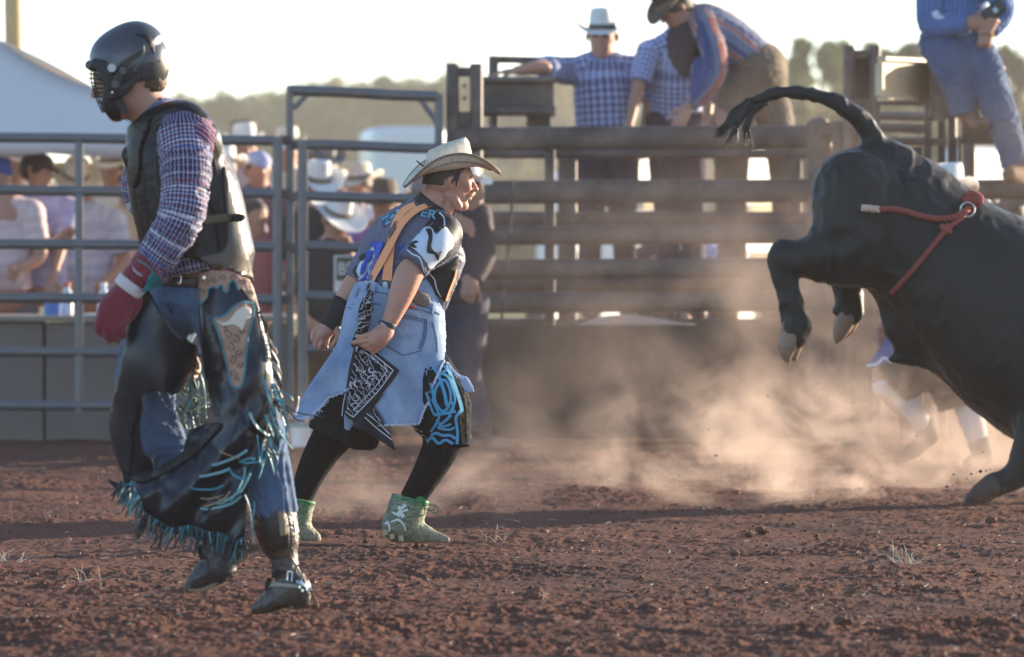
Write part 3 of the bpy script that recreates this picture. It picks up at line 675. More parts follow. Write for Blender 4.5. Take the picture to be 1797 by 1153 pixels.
for px, py in [(501, 246), (501, 340), (501, 432), (501, 526), (520, 255), (520, 346), (520, 436)]:
    mb = MB(); mb.box(P(px-10, py+8, 32.02), (P(px+10, 0, 32.02)[0], 32.08, P(0, py-8, 32.02)[2])); bevel(mb.build('hinge', BROWN, ph), .003)
MR = [(253, 262), (344, 351), (432, 438), (520, 524), (612, 614), (708, 706)]
tm = rails_thing('pipe_gate', 'grey six-rail pipe gate hung under the arched frame', 'gate', 32.04, [(531, a, 838, b+1) for a, b in MR], [(531, 246, 745, 18), (838, 258, 730, 15)])
# chain on the latch
mb = MB()
for i in range(9):
    c = Vector(P(497+i*3, 470+abs(i-4)*-4+20, 31.95)); mb.pipe([c+Vector((.006*math.cos(t), .003*(i % 2), .009*math.sin(t))) for t in np.linspace(0, 6.28, 9)], .0018, 5)
mb.build('latch_chain', STEEL, ph, smooth=True)
# sign behind the gate
sg = thing('sign_board', 'white sign with black band reading BED behind the gate', 'sign', P(620, 520, 33.6))
mb = MB(); mb.box(P(586, 560, 33.6), (P(668, 0, 33.6)[0], 33.64, P(0, 448, 33.6)[2])); mb.build('board', WHITEP, sg)
mb = MB(); mb.box(P(590, 492, 33.59), (P(664, 0, 33.6)[0], 33.597, P(0, 451, 33.6)[2])); mb.build('band', mat('sign_olive', (.12, .11, .07), .7, .1), sg)
lettering('letters', 'BED', (594, 482), (46, 0), (0, -22), 33.57, lambda x, y: x*0, WHITEP, sg, lift=0, thick=1)
panel('leaf_emblem', [(598, 520), (612, 503), (618, 515), (630, 520), (618, 528), (602, 530)], 33.585, lambda x, y: x*0, mat('sign_green', (.10, .22, .06), .7), sg, step=6, thick=1)

# ================================================================== bucking chute
cg = thing('chute_gate', 'brown steel chute gate with thick rounded rails and a solid lower sheet', 'chute gate', P(1110, 775, 32.0))
def crail(y0, y1, x0, x1, D, t, m=BROWN, hd=.045, dy=0):
    mb = MB(); h = (y1-y0)/2/(FPX/D)*1.1; mb.rail(P(x0, (y0+y1)/2, D), P(x1, (y0+y1)/2+dy, D), h*.96, hd, 14, 3.2); autosmooth(mb.build('rail', m, t))
for y0, y1, x0, x1 in [(224, 263, 796, 1418), (318, 357, 850, 1418), (398, 430, 812, 1418), (456, 490, 818, 1418), (514, 549, 820, 1418)]: crail(y0, y1, x0, x1, 32.0, cg, dy=-3)
mb = MB(); mb.box((P(822, 0, 32)[0], 31.97, .02), (P(1418, 0, 32)[0], 32.03, P(0, 570, 32)[2])); bevel(mb.build('lower_sheet', RUST, cg), .008)
for xx in (958, 1120, 1276):
    mb = MB(); mb.box((P(xx-3, 0, 32)[0], 31.955, .05), (P(xx+3, 0, 32)[0], 31.969, P(0, 572, 32)[2])); mb.build('stiffener', RUST, cg)
mb = MB(); mb.rail(P(1438, 215, 32.0), P(1438, 776, 32.0), .07, .06, 14, 5, (1, 0, 0)); autosmooth(mb.build('post', BROWN, cg))
mb = MB(); mb.pipe([P(1438, 218, 32.0), P(1438, 210, 32.0), P(1438, 206, 32.0)], [.058, .052, .02], 14); mb.build('post_cap', BROWN, cg, smooth=True)
mb = MB(); mb.rail(P(965, 240, 32.09), P(965, 770, 32.09), .03, .03, 12, 5, (1, 0, 0)); autosmooth(mb.build('post', BROWN, cg))
# left tower with its sliding box
ct = thing('chute_tower', 'tall brown steel chute post frame at the left end of the chutes', 'steel post frame', P(815, 775, 32.15))
for xx in (794, 836):
    mb = MB(); mb.rail(P(xx, 112, 32.15), P(xx, 776, 32.15), .037, .06, 14, 4, (1, 0, 0)); autosmooth(mb.build('post', BROWN, ct))
for y0, y1 in ((118, 134), (196, 222), (300, 320)):
    mb = MB(); mb.box(P(797, y1, 32.13), (P(833, 0, 32.15)[0], 32.2, P(0, y0, 32.15)[2])); bevel(mb.build('cross_plate', BROWN, ct), .006)
mb = MB(); mb.box(P(797, 776, 32.17), (P(833, 0, 32.2)[0], 32.21, P(0, 222, 32.2)[2])); mb.build('web_plate', DARKST, ct)
for yy in (150, 172, 248, 275): mb = MB(); mb.pipe([P(815, yy, 32.1), P(815, yy, 32.16)], .012, 10); mb.build('bolt', STEEL, ct, smooth=True)
cb = thing('chute_box_beam', 'dark boxed steel beam the white hat man leans on', 'steel beam', P(905, 180, 32.9))
mb = MB(); mb.box(P(842, 190, 33.4), (P(972, 0, 33.4)[0], 33.7, P(0, 140, 33.4)[2])); bevel(mb.build('box', BROWN, cb), .015)
for y0, y1 in ((134, 146), (186, 204)): mb = MB(); mb.rail(P(842, (y0+y1)/2, 33.38), P(974, (y0+y1)/2, 33.38), (y1-y0)/2/(FPX/33.4), .05, 12, 4); autosmooth(mb.build('rail', BROWN, cb))
for xx in (866, 945): mb = MB(); mb.rail(P(xx, 98 if xx < 900 else 150, 33.75), P(xx, 240, 33.75), .03 if xx < 900 else .075, .03, 10, 4, (1, 0, 0)); autosmooth(mb.build('post', BROWN, cb))
mb = MB(); mb.rail(P(860, 104, 33.8), P(975, 107, 33.8), .022, .04, 12, 3); autosmooth(mb.build('top_rail', BROWN, cb))
# rear side of the chute: second row of rails and posts behind the men's legs
cr = thing('chute_rear_fence', 'second row of brown rails and posts behind the chute gate', 'fence', P(1110, 775, 33.3))
for y0, y1, x0, x1 in [(262, 278, 800, 1470), (372, 398, 820, 1470), (486, 512, 820, 1470), (560, 600, 820, 1470)]: crail(y0, y1, x0, x1, 33.3, cr)
for xx, w in ((996, 34), (1396, 22)):
    mb = MB(); mb.rail(P(xx, 262, 33.3), P(xx, 776, 33.3), w/2/(FPX/33.3), .04, 12, 5, (1, 0, 0)); autosmooth(mb.build('post', BROWN, cr))
pf = thing('chute_platform', 'steel walkway deck the chute crew stand on', 'platform', P(1180, 600, 34.3))
mb = MB(); mb.box((P(880, 0, 34)[0], 33.75, .60), (P(1480, 0, 34)[0], 34.9, .66)); mb.build('deck', BROWN, pf)
for xx in (900, 1100, 1300, 1470): mb = MB(); mb.rail(P(xx, 590, 34.5), P(xx, 780, 34.5), .04, .04, 8, 4, (1, 0, 0)); mb.build('leg', BROWN, pf)
# right tower + boarded top
cr2 = thing('tall_chute_frame', 'tall brown double post frame behind the bull\'s tail', 'steel post frame', P(1512, 775, 31.6))
for xx, w in ((1490, 20), (1535, 20)):
    mb = MB(); mb.rail(P(xx, 80, 31.6), P(xx, 786, 31.6), w/2/(FPX/31.6), .07, 14, 4, (1, 0, 0)); autosmooth(mb.build('post', BROWN, cr2))
mb = MB(); mb.box(P(1498, 100, 31.58), (P(1528, 0, 31.6)[0], 31.66, P(0, 88, 31.6)[2])); bevel(mb.build('cross_plate', BROWN, cr2), .005)
mb = MB(); mb.box(P(1498, 172, 31.68), (P(1528, 0, 31.6)[0], 31.70, P(0, 100, 31.6)[2])); mb.build('web_plate', RUST, cr2)
mb = MB(); mb.box(P(1498, 786, 31.58), (P(1528, 0, 31.6)[0], 31.66, P(0, 172, 31.6)[2])); bevel(mb.build('cross_plate', BROWN, cr2), .005)
for xx, y0 in ((1472, 214), (1459, 268)): 
    mb = MB(); mb.rail(P(xx, y0, 31.9), P(xx, 780, 31.9), .035, .05, 12, 4, (1, 0, 0)); autosmooth(mb.build('post', BROWN, cr2))
crail(222, 242, 1440, 1485, 31.95, cr2)
br = thing('side_chute_fence', 'dark steel side fence topped with a sun-struck pale board', 'fence', P(1610, 775, 31.4))
# runs back at an angle so the low sun rakes its face
def ang(px, py, t): return P(px, py, 31.4+t*.9)
def abar(x0, y0, x1, y1, D0, D1, hh, hd, nm, m):
    mb = MB(); mb.rail(P(x0, y0, D0), P(x1, y1, D1), hh/(FPX/31.5), hd, 12, 4); return autosmooth(mb.build(nm, m, br))
V = [P(1549, 168, 31.3), P(1634, 168, 31.95), P(1634, 112, 31.95), P(1549, 110, 31.3)]; V2 = [(v[0]-.04, v[1]+.03, v[2]) for v in V]
bd = obj('board', V+V2, [(0, 1, 2, 3), (7, 6, 5, 4), (0, 4, 5, 1), (1, 5, 6, 2), (2, 6, 7, 3), (3, 7, 4, 0)], BOARD, br, smooth=False)
mb = MB(); mb.rail(P(1547, 103, 31.28), P(1638, 107, 31.95), .014, .03, 10, 4); autosmooth(mb.build('rail', BOARD, br))
mb = MB(); mb.rail(P(1547, 174, 31.28), P(1634, 172, 31.95), .014, .03, 10, 4); autosmooth(mb.build('rail', BOARD, br))
mb = MB(); mb.box(P(1632, 206, 31.6), (P(1690, 0, 31.6)[0], 31.9, P(0, 106, 31.6)[2])); bevel(mb.build('box', DARKST, br), .012)
for (x0, x1, y, hh) in ((1546, 1650, 203, 8), (1546, 1612, 224, 8), (1546, 1650, 247, 7), (1546, 1650, 176, 9), (1560, 1650, 300, 9), (1560, 1650, 370, 9)): abar(x0, y, x1, y+2, 32.2, 31.6, hh, .04, 'rail', DARKST)
for xx, y0, w in ((1628, 180, 14), (1652, 180, 14), (1671, 186, 16), (1685, 240, 8), (1598, 258, 40)): 
    mb = MB(); mb.rail(P(xx, y0, 31.7), P(xx, 770, 31.7), w/2/(FPX/31.7), .05, 12, 4, (1, 0, 0)); autosmooth(mb.build('post', DARKST, br))
rf = thing('right_arena_panel', 'dark heavy steel panel at the right edge under the seated man\'s boots', 'fence panel', P(1750, 775, 31.2))
for (x0, x1, y0, y1) in ((1688, 1960, 216, 250), (1712, 1960, 312, 348), (1688, 1960, 410, 440), (1688, 1960, 500, 530), (1688, 1960, 600, 630)):
    mb = MB(); mb.rail(P(x0, (y0+y1)/2+3, 31.2), P(x1, (y0+y1)/2, 31.2), (y1-y0)/2/(FPX/31.2), .06, 14, 3.4); autosmooth(mb.build('rail', DARKST, rf))
for xx, w in ((1700, 22), (1950, 22)): mb = MB(); mb.rail(P(xx, 214, 31.2), P(xx, 785, 31.2), w/2/(FPX/31.2), .05, 12, 4, (1, 0, 0)); autosmooth(mb.build('post', DARKST, rf))
mb = MB(); mb.rail(P(1735, 128, 31.9), P(1762, 128, 31.2), .022, .03, 10, 4); mb.rail(P(1757, 118, 31.7), P(1757, 168, 31.7), .02, .03, 8, 4, (1, 0, 0))
mb.build('rail_end_bracket', BOARD, rf)
# gate rope
mb = MB(); pts = [(900, 318), (896, 400), (888, 470), (882, 520), (880, 575)]; mb.pipe([P(x, y, 31.85) for x, y in pts], .007, 8)
mb.build('gate_rope', mat('dark_rope', (.07, .055, .06), .9), label='dark rope hanging down the left end of the chute gate', cat='rope', smooth=True)

# ================================================================== parked vehicles behind
def trailer(px0, px1, ytop, D, yaw, label, slats=True, name='stock_trailer'):
    s = FPX/D; L = (px1-px0)/s/max(.3, math.cos(yaw)); H = P(0, ytop, D)[2]; cx = P((px0+px1)/2, 0, D)[0]; W = .45 if slats else 1.9
    t = thing(name, label, 'trailer' if slats else 'camper', (cx, D, 0)); ca, sa = math.cos(yaw), math.sin(yaw)
    def tr(mb): mb.V = [(cx+x*ca-y*sa, D+x*sa+y*ca, z) for x, y, z in mb.V]; return mb
    mb = MB(); mb.box((-L/2, 0, .45), (L/2, W, H*.62)); bevel(tr(mb).build('body', WHITEP, t), .04, 3)
    mb = MB(); mb.box((-L/2+.03, .05, H*.62+.003), (L/2-.03, W-.05, H)); bevel(tr(mb).build('roof', WHITEP, t), .12, 4)
    if slats:
        for k in range(3): mb = MB(); z = .95+k*.28; mb.box((-L/2+.15, -.012, z), (L/2-.15, -.002, z+.10)); tr(mb).build('slot', GLASS, t)
    else:
        for x in (-L*.25, L*.2): mb = MB(); mb.box((x, -.012, 1.25), (x+.5, -.002, 1.6)); tr(mb).build('window', GLASS, t)
    for x in (-.45, .45):
        mb = MB(); mb.pipe([(x, -.05, .36), (x, .18, .36)], .36, 20); w = autosmooth(tr(mb).build('wheel', RUBBER, t)); mb = MB(); mb.pipe([(x, -.06, .36), (x, -.04, .36)], .2, 16); tr(mb).build('rim', WHITEP, w)
    mb = MB(); mb.box((-1, -.07, .72), (1, .0, .80)); tr(mb).build('mudguard', GREYP, t); return t
trailer(650, 790, 222, 70, 0.12, 'white rounded camper trailer parked beyond the gate', False, 'camper_trailer')
trailer(1112, 1180, 258, 62, .95, 'white stock trailer seen between the chute crew\'s legs')
trailer(1300, 1372, 246, 66, .95, 'white boxy trailer right of the bending cowboy, seen through the chute')
trailer(1000, 1050, 300, 60, .95, 'low white trailer behind the white hat man\'s legs')
trailer(1690, 1800, 258, 64, .9, 'white trailer seen through the right steel panel')
def small_things():
    mb = MB(); c = P(528, 785, 31.3); mb.pipe([(c[0], c[1], .0), (c[0], c[1], .11)], [.052, .062], 20); b = thing('plastic_bucket', 'small white plastic bucket standing at the foot of the gate', 'bucket', (c[0], c[1], 0))
    autosmooth(mb.build('body', WHITEP, b)); mb = MB(); mb.pipe([(c[0], c[1], .108), (c[0], c[1], .125)], .066, 20); autosmooth(mb.build('rim', mat('teal_plastic', (.10, .35, .33), .5), b))
    PL = mat('clear_bottle_plastic', (.62, .64, .68), .2, .05, 5, 0)
    for px, m, lb in ((118, (.45, .06, .04), 'clear bottle with red cap standing on the barrier left of the fence post'), (182, (.7, .7, .72), 'clear bottle with white cap on the barrier right of the fence post')):
        t = thing('drink_bottle', lb, 'bottle', P(px, 552, 33.3), 'bottles on the barrier top'); c = P(px, 552, 33.3); z = .70; mb = MB()
        mb.pipe([(c[0], c[1], z), (c[0], c[1], z+.12), (c[0], c[1], z+.15), (c[0], c[1], z+.165)], [.036, .036, .02, .014], 14); autosmooth(mb.build('body', PL, t)); mb = MB(); mb.pipe([(c[0], c[1], z+.166), (c[0], c[1], z+.19)], .018, 12); autosmooth(mb.build('cap', mat('cap_'+str(px), m, .4, 0), t))
    c = P(92, 552, 33.2); mb = MB(); mb.pipe([(c[0], c[1], .70), (c[0], c[1], .77)], [.045, .05], 18); autosmooth(mb.build('drink_cooler', mat('blue_plastic', (.10, .2, .55), .4, .1), label='small blue drink holder on the barrier top at left', cat='cooler'))
    c = P(232, 552, 33.2); mb = MB(); mb.pipe([(c[0], c[1], .70), (c[0], c[1], .79)], .03, 16); autosmooth(mb.build('drink_can', mat('green_can', (.05, .28, .08), .35, .1), label='green drink can standing beside the rider\'s glove', cat='can'))
    mb = MB(); a = P(148, 0, 33.0)[0]; b = P(262, 0, 33.0)[0]; mb.box((a, 32.9, .701), (b, 33.25, .712)); bevel(mb.build('white_tray', WHITEP, label='flat white tray lying on the barrier behind the rider\'s glove', cat='tray'), .004)
small_things()
# ================================================================== people: shared builders
SKIN = mat('sunlit_skin', (.44, .235, .165), .5, .08, 20, .08, 200, spec=.4); SKIN2 = mat('tanned_skin', (.38, .20, .135), .5, .1, 20, .08, 200, spec=.4)
HAIRB = mat('dark_brown_hair', (.055, .035, .025), .6, .4, 120, .5, 260); HAIRL = mat('sandy_hair', (.24, .14, .075), .6, .4, 120, .5, 260)
EYEW = mat('eye_white', (.7, .68, .64), .2, .02, 5, 0); EYEB = mat('eye_iris', (.05, .035, .025), .15, .02, 5, 0)
STRAWHAT = mat('cream_straw_hat', (.68, .62, .50), .75, .12, 60, .5, 420, bdist=.002, dust=.5, dustcol=(.46, .37, .25)); WHAT = mat('white_felt_hat', (.72, .70, .66), .85, .06, 20, .1, 200)
DHAT = mat('dark_felt_hat', (.05, .04, .04), .85, .15, 20, .1, 200); BAND = mat('hat_band', (.20, .15, .11), .6, .1, 20, 0)
LEATH = mat('brown_boot_leather', (.12, .065, .04), .45, .3, 12, .2, 80, dust=.4); BLACKL = mat('black_leather', (.018, .018, .02), .35, .3, 12, .15, 80)
JEAN = denim('blue_jeans', (.035, .075, .16), (.14, .22, .34), .5); JEAND = denim('dark_jeans', (.03, .035, .06), (.075, .08, .13), .4)
def V3(*a): return np.array(a, float)
def head_prims(F, c, m, yaw, pitch=0., roll=0., fat=1., kk=.022):
    """c centre of the skull in px space, m px per metre, yaw 0 = facing the camera, +90 = facing right"""
    y, p = math.radians(yaw), math.radians(pitch); f = V3(math.sin(y)*math.cos(p), math.sin(p), -math.cos(y)*math.cos(p)); up = V3(math.sin(y)*math.sin(p), -math.cos(p), -math.cos(y)*math.sin(p))*1.
    r_ = math.radians(roll); sd = np.cross(f, up); up = up*math.cos(r_)+sd*math.sin(r_); sd = np.cross(f, up); c = np.array(c, float)
    def q(a, b, s_, r): v = c+m*(f*a+up*b+sd*s_); return (*v, r*m)
    k = kk*m
    F.tube([q(-.035, .015, 0, .080), q(.02, .025, 0, .076)], k=k, n=3); F.tube([q(.035, .02, 0, .060*fat), q(.043, -.05, 0, .052*fat)], k=k, n=3)
    F.tube([q(.02, -.07, 0, .048*fat), q(.070, -.098, 0, .024)], k=k, n=3); F.tube([q(.0, -.06, .040*fat, .022), q(.06, -.093, .012, .018)], k=k, n=3); F.tube([q(.0, -.06, -.040*fat, .022), q(.06, -.093, -.012, .018)], k=k, n=3)
    for s_ in (1, -1): F.tube([q(.015, -.025, .030*s_*fat, .036), q(.050, -.062, .016*s_*fat, .030)], k=k, n=3)
    F.tube([q(.092, .022, 0, .008), q(.116, -.018, 0, .012)], k=.010*m, n=3); F.tube([q(.100, -.022, .011, .008), q(.100, -.022, -.011, .008)], k=.006*m, n=2)
    F.tube([q(.080, .034, .036, .011), q(.090, .036, 0, .010), q(.080, .034, -.036, .011)], k=.012*m, n=4)
    F.tube([q(.070, -.005, .042, .016), q(.078, -.02, .03, .014)], k=.02*m, n=2); F.tube([q(.070, -.005, -.042, .016), q(.078, -.02, -.03, .014)], k=.02*m, n=2)
    F.tube([q(.094, -.050, .016, .006), q(.100, -.049, 0, .007), q(.094, -.050, -.016, .006)], k=.005*m, n=4); F.tube([q(.090, -.062, .013, .007), q(.097, -.062, 0, .008), q(.090, -.062, -.013, .007)], k=.005*m, n=4)
    for s_ in (1, -1):
        F.tube([q(-.004, .022, .078*s_*fat, .012), q(-.014, .0, .084*s_*fat, .012), q(-.004, -.024, .078*s_*fat, .009)], k=.006*m, n=5)
        F.tube([q(.004, .012, .088*s_*fat, .006), q(.0, -.008, .09*s_*fat, .006)], k=.004*m, n=2, sub=1)
        F.tube([q(.105, .018, .03*s_, .011), q(.10, .017, .034*s_, .010)], k=.012*m, n=1, sub=1)
    return dict(c=c, f=f, up=up, sd=sd, m=m, q=q)
def hair_prims(F, h, back=.0, len_=.03, t=.006, front=.055):
    q = h['q']; m = h['m']
    F.tube([q(-.038, .018, 0, .080+t), q(.018, .028, 0, .075+t)], k=4, n=3); F.tube([q(-.055, -.01, 0, .068), q(-.05, -.01-len_, 0, .055)], k=4, n=3)
    v = h['c']+h['f']*m*front; F.clip(v-h['up']*m*0, h['f']*.8-h['up']*.6)
    F.clip(h['c']-h['up']*m*(.035+len_), -h['up'])
def eyes(parent, h, D, sides=(1, -1)):
    for s_ in sides:
        for nm, a, r, m_ in (('eye', .080, .0125, EYEW), ('iris', .0875, .0065, EYEB)):
            p = h['q'](a, .016, .031*s_, r); bm = bmesh.new(); bmesh.ops.create_uvsphere(bm, u_segments=14, v_segments=10, radius=1); V = np.array([v.co for v in bm.verts])*p[3]; Fc = [tuple(v.index for v in f.verts) for f in bm.faces]; bm.free()
            W = Pn(np.column_stack([p[0]+V[:, 0], p[1]+V[:, 2], p[2]+V[:, 1]]), D); o = obj(nm, W, Fc, m_, parent)
            if nm == 'eye': ey = o
            else: pass
def hand_prims(F, w, d, nrm, m, curl=35, spread=.5, thumb=1, curls=None, size=1.):
    """w wrist px point, d pointing direction, nrm palm normal (direction the fingers curl to)"""
    d = np.array(d, float); d /= np.linalg.norm(d); nrm = np.array(nrm, float); nrm -= d*(nrm@d); nrm /= np.linalg.norm(nrm); sd = np.cross(d, nrm)*thumb; w = np.array(w, float); m = m*size
    def pt(a, b, c): return w+m*(d*a+sd*b+nrm*c)
    k = .010*m
    offs = (.030, .010, -.010, -.028); lens = (.072, .080, .074, .058); bas = (.090, .094, .090, .082)
    for o, b in zip(offs, bas): F.tube([(*pt(0, o*.55, 0), .0165*m), (*pt(b*.55, o*.85, -.003), .0135*m), (*pt(b, o, 0), .0105*m)], k=k, n=4)
    F.tube([(*pt(.02, .02, .006), .018*m), (*pt(.06, -.01, .004), .017*m)], k=k, n=2)
    for i, (o, b, L) in enumerate(zip(offs, bas, lens)):
        c = (curls[i] if curls else curl); p = pt(b, o, 0); a = 0; pts = [(*p, .0100*m)]
        for j, (fr, ca) in enumerate(((.45, .75), (.3, 1.2), (.25, .9))):
            a += math.radians(c*ca); dd = d*math.cos(a)+nrm*math.sin(a)+sd*(offs[i]*spread*8*.12*math.cos(a)); p = p+m*L*fr*dd; pts.append((*p, (.0092, .0084, .0072)[j]*m))
        F.tube(pts, k=.003*m, n=9)
    F.tube([(*pt(.015, .028, .004), .0135*m), (*pt(.050, .055, .012), .0115*m), (*pt(.078, .062, .020), .0098*m), (*pt(.104, .060, .030), .0080*m)], k=.006*m, n=8)
def hat(parent, h, D, m_, brim=(.185, .155), crown_h=.115, curl=.055, dip=.028, tilt=0., lift=.062, name='hat', band=BAND, scale=1., back=-.005, bind=None, n=72, roll=0., a0=.098, b0=.082):
    """cowboy hat on head frame h: one crown-and-brim surface with a creased top"""
    m = h['m']; f, up = h['f'], h['up']; t = math.radians(tilt); f, up = f*math.cos(t)+up*math.sin(t), up*math.cos(t)-f*math.sin(t); sd = np.cross(f, up)
    r_ = math.radians(roll); up, sd = up*math.cos(r_)+sd*math.sin(r_), sd*math.cos(r_)-up*math.sin(r_)
    c = h['c']+h['up']*m*lift+h['f']*m*back; TH = np.linspace(0, 2*math.pi, n, endpoint=False); cs, sn = np.cos(TH), np.sin(TH); rows = []
    def brimrow(u):
        ra, rb = a0+(brim[0]-a0)*u, b0+(brim[1]-b0)*u
        z = curl*np.abs(sn)**2.2*u**1.7-dip*np.abs(cs)**2.4*u**1.3; sh = 1-.16*np.abs(sn)**3*u
        return np.stack([cs*ra, sn*rb*sh, z], 1)
    for u in (1, .93, .82, .68, .52, .36, .2, .08, 0): rows.append(brimrow(u))
    nb = len(rows)
    for u in (.02, .1, .25, .45, .65, .82, .92, .98): 
        k = 1-.13*u-.10*max(0, u-.85)/.15; hh = crown_h*u; pin = 1-.16*u*np.exp(-((cs-.62)/.30)**2)*np.abs(sn)
        z = hh+(.016*cs-.002)*u*scale; rows.append(np.stack([cs*a0*k, sn*b0*k*pin, z+0*cs], 1))
    top = rows[-1]
    for u in (.86, .66, .42, .2):
        dent = .024*(1-u)**.8; side = np.exp(-(((cs*u)-.55)/.3)**2-((np.abs(sn*u)-.45)/.22)**2)*.014
        z = crown_h+.002+.016*cs*u-dent*(1-.2*np.abs(sn))-side; rows.append(np.stack([cs*a0*.76*u, sn*b0*.76*u*(1-.16*np.exp(-((cs-.62)/.3)**2)*np.abs(sn)), z], 1))
    L = np.array(rows)*scale; R, Nn = L.shape[:2]; V = L.reshape(-1, 3); V = np.vstack([V, [[0, 0, (crown_h-.024)*scale]]])
    W = c[None]+m*(V[:, :1]*f+V[:, 1:2]*sd+V[:, 2:3]*up); F = [(r*Nn+i, r*Nn+(i+1) % Nn, (r+1)*Nn+(i+1) % Nn, (r+1)*Nn+i) for r in range(R-1) for i in range(Nn)]+[((R-1)*Nn+i, (R-1)*Nn+(i+1) % Nn, R*Nn) for i in range(Nn)]
    uvv = np.column_stack([np.tile(TH/6.283, R), np.repeat(np.linspace(0, 1, R), Nn)]); uvv = np.vstack([uvv, [[0, 1]]])
    o = obj(name, Pn(W, D), F, m_, parent, uv=uvv); s_ = o.modifiers.new('felt', 'SOLIDIFY'); s_.thickness = .0035; s_.offset = 0
    def ring(nm, row_a, row_b, grow, mm):
        A, B = L[row_a], L[row_b]; VV = np.vstack([A*grow, B*grow]); VV[:, 2] = np.r_[A[:, 2], B[:, 2]]; X = c[None]+m*(VV[:, :1]*f+VV[:, 1:2]*sd+VV[:, 2:3]*up)
        obj(nm, Pn(X, D), [(i, (i+1) % Nn, (i+1) % Nn+Nn, i+Nn) for i in range(Nn)], mm, o)
    if band is not None: ring('band', nb+0, nb+2, 1.03, band)
    if bind is not None:
        mb = MB(); X = c[None]+m*(L[0][:, :1]*f+L[0][:, 1:2]*sd+L[0][:, 2:3]*up); mb.pipe(list(map(tuple, Pn(np.vstack([X, X[:1]]), D))), .0032, 6); mb.build('edge_binding', bind, o, smooth=True)
    return o, L, c, f, sd, up
def capf(parent, h, D, m_, visor=True, name='cap'):
    m = h['m']; q = h['q']; F = Fig(D, max(1.2, .012*m), 3); F.tube([q(-.035, .022, 0, .090), q(.02, .032, 0, .086)], n=2); F.clip(h['c']+h['up']*m*.03, -h['up'])
    o = F.build(name, m_, parent)
    if visor:
        G = Fig(D, max(1.0, .006*m), 1); G.tube([q(.09, .036, .05, .008), q(.15, .022, .0, .008), q(.09, .036, -.05, .008)], n=8); G.tube([q(.09, .038, .0, .012), q(.14, .026, 0, .010)], n=3, k=6); G.build('visor', m_, o)
    return o
def wr(amp, fu=.05, fv=.16, seed=0, fine=.2):
    """cloth creases running across the limb: amp px; uv in px"""
    def f(V, uv):
        X, Y, Z = V.T; r = .5+.9*vnoise(np.column_stack([X, Y, Z])*fu*.25, seed+3); ca, sa = np.cos(r), np.sin(r)   # creases lie across the limb, drifting in angle
        u, v = X*ca+Y*sa, -X*sa+Y*ca; p = np.column_stack([u*fu*.45, v*fu*1.15, Z*fu*.55]); n = vnoise(p, seed)+.35*vnoise(p*2.1, seed+7); a = np.exp(-(n/.28)**2)
        return amp*(.95*a-.3+fine*.5*fbm(p*2.4, 2, seed+5))
    return f
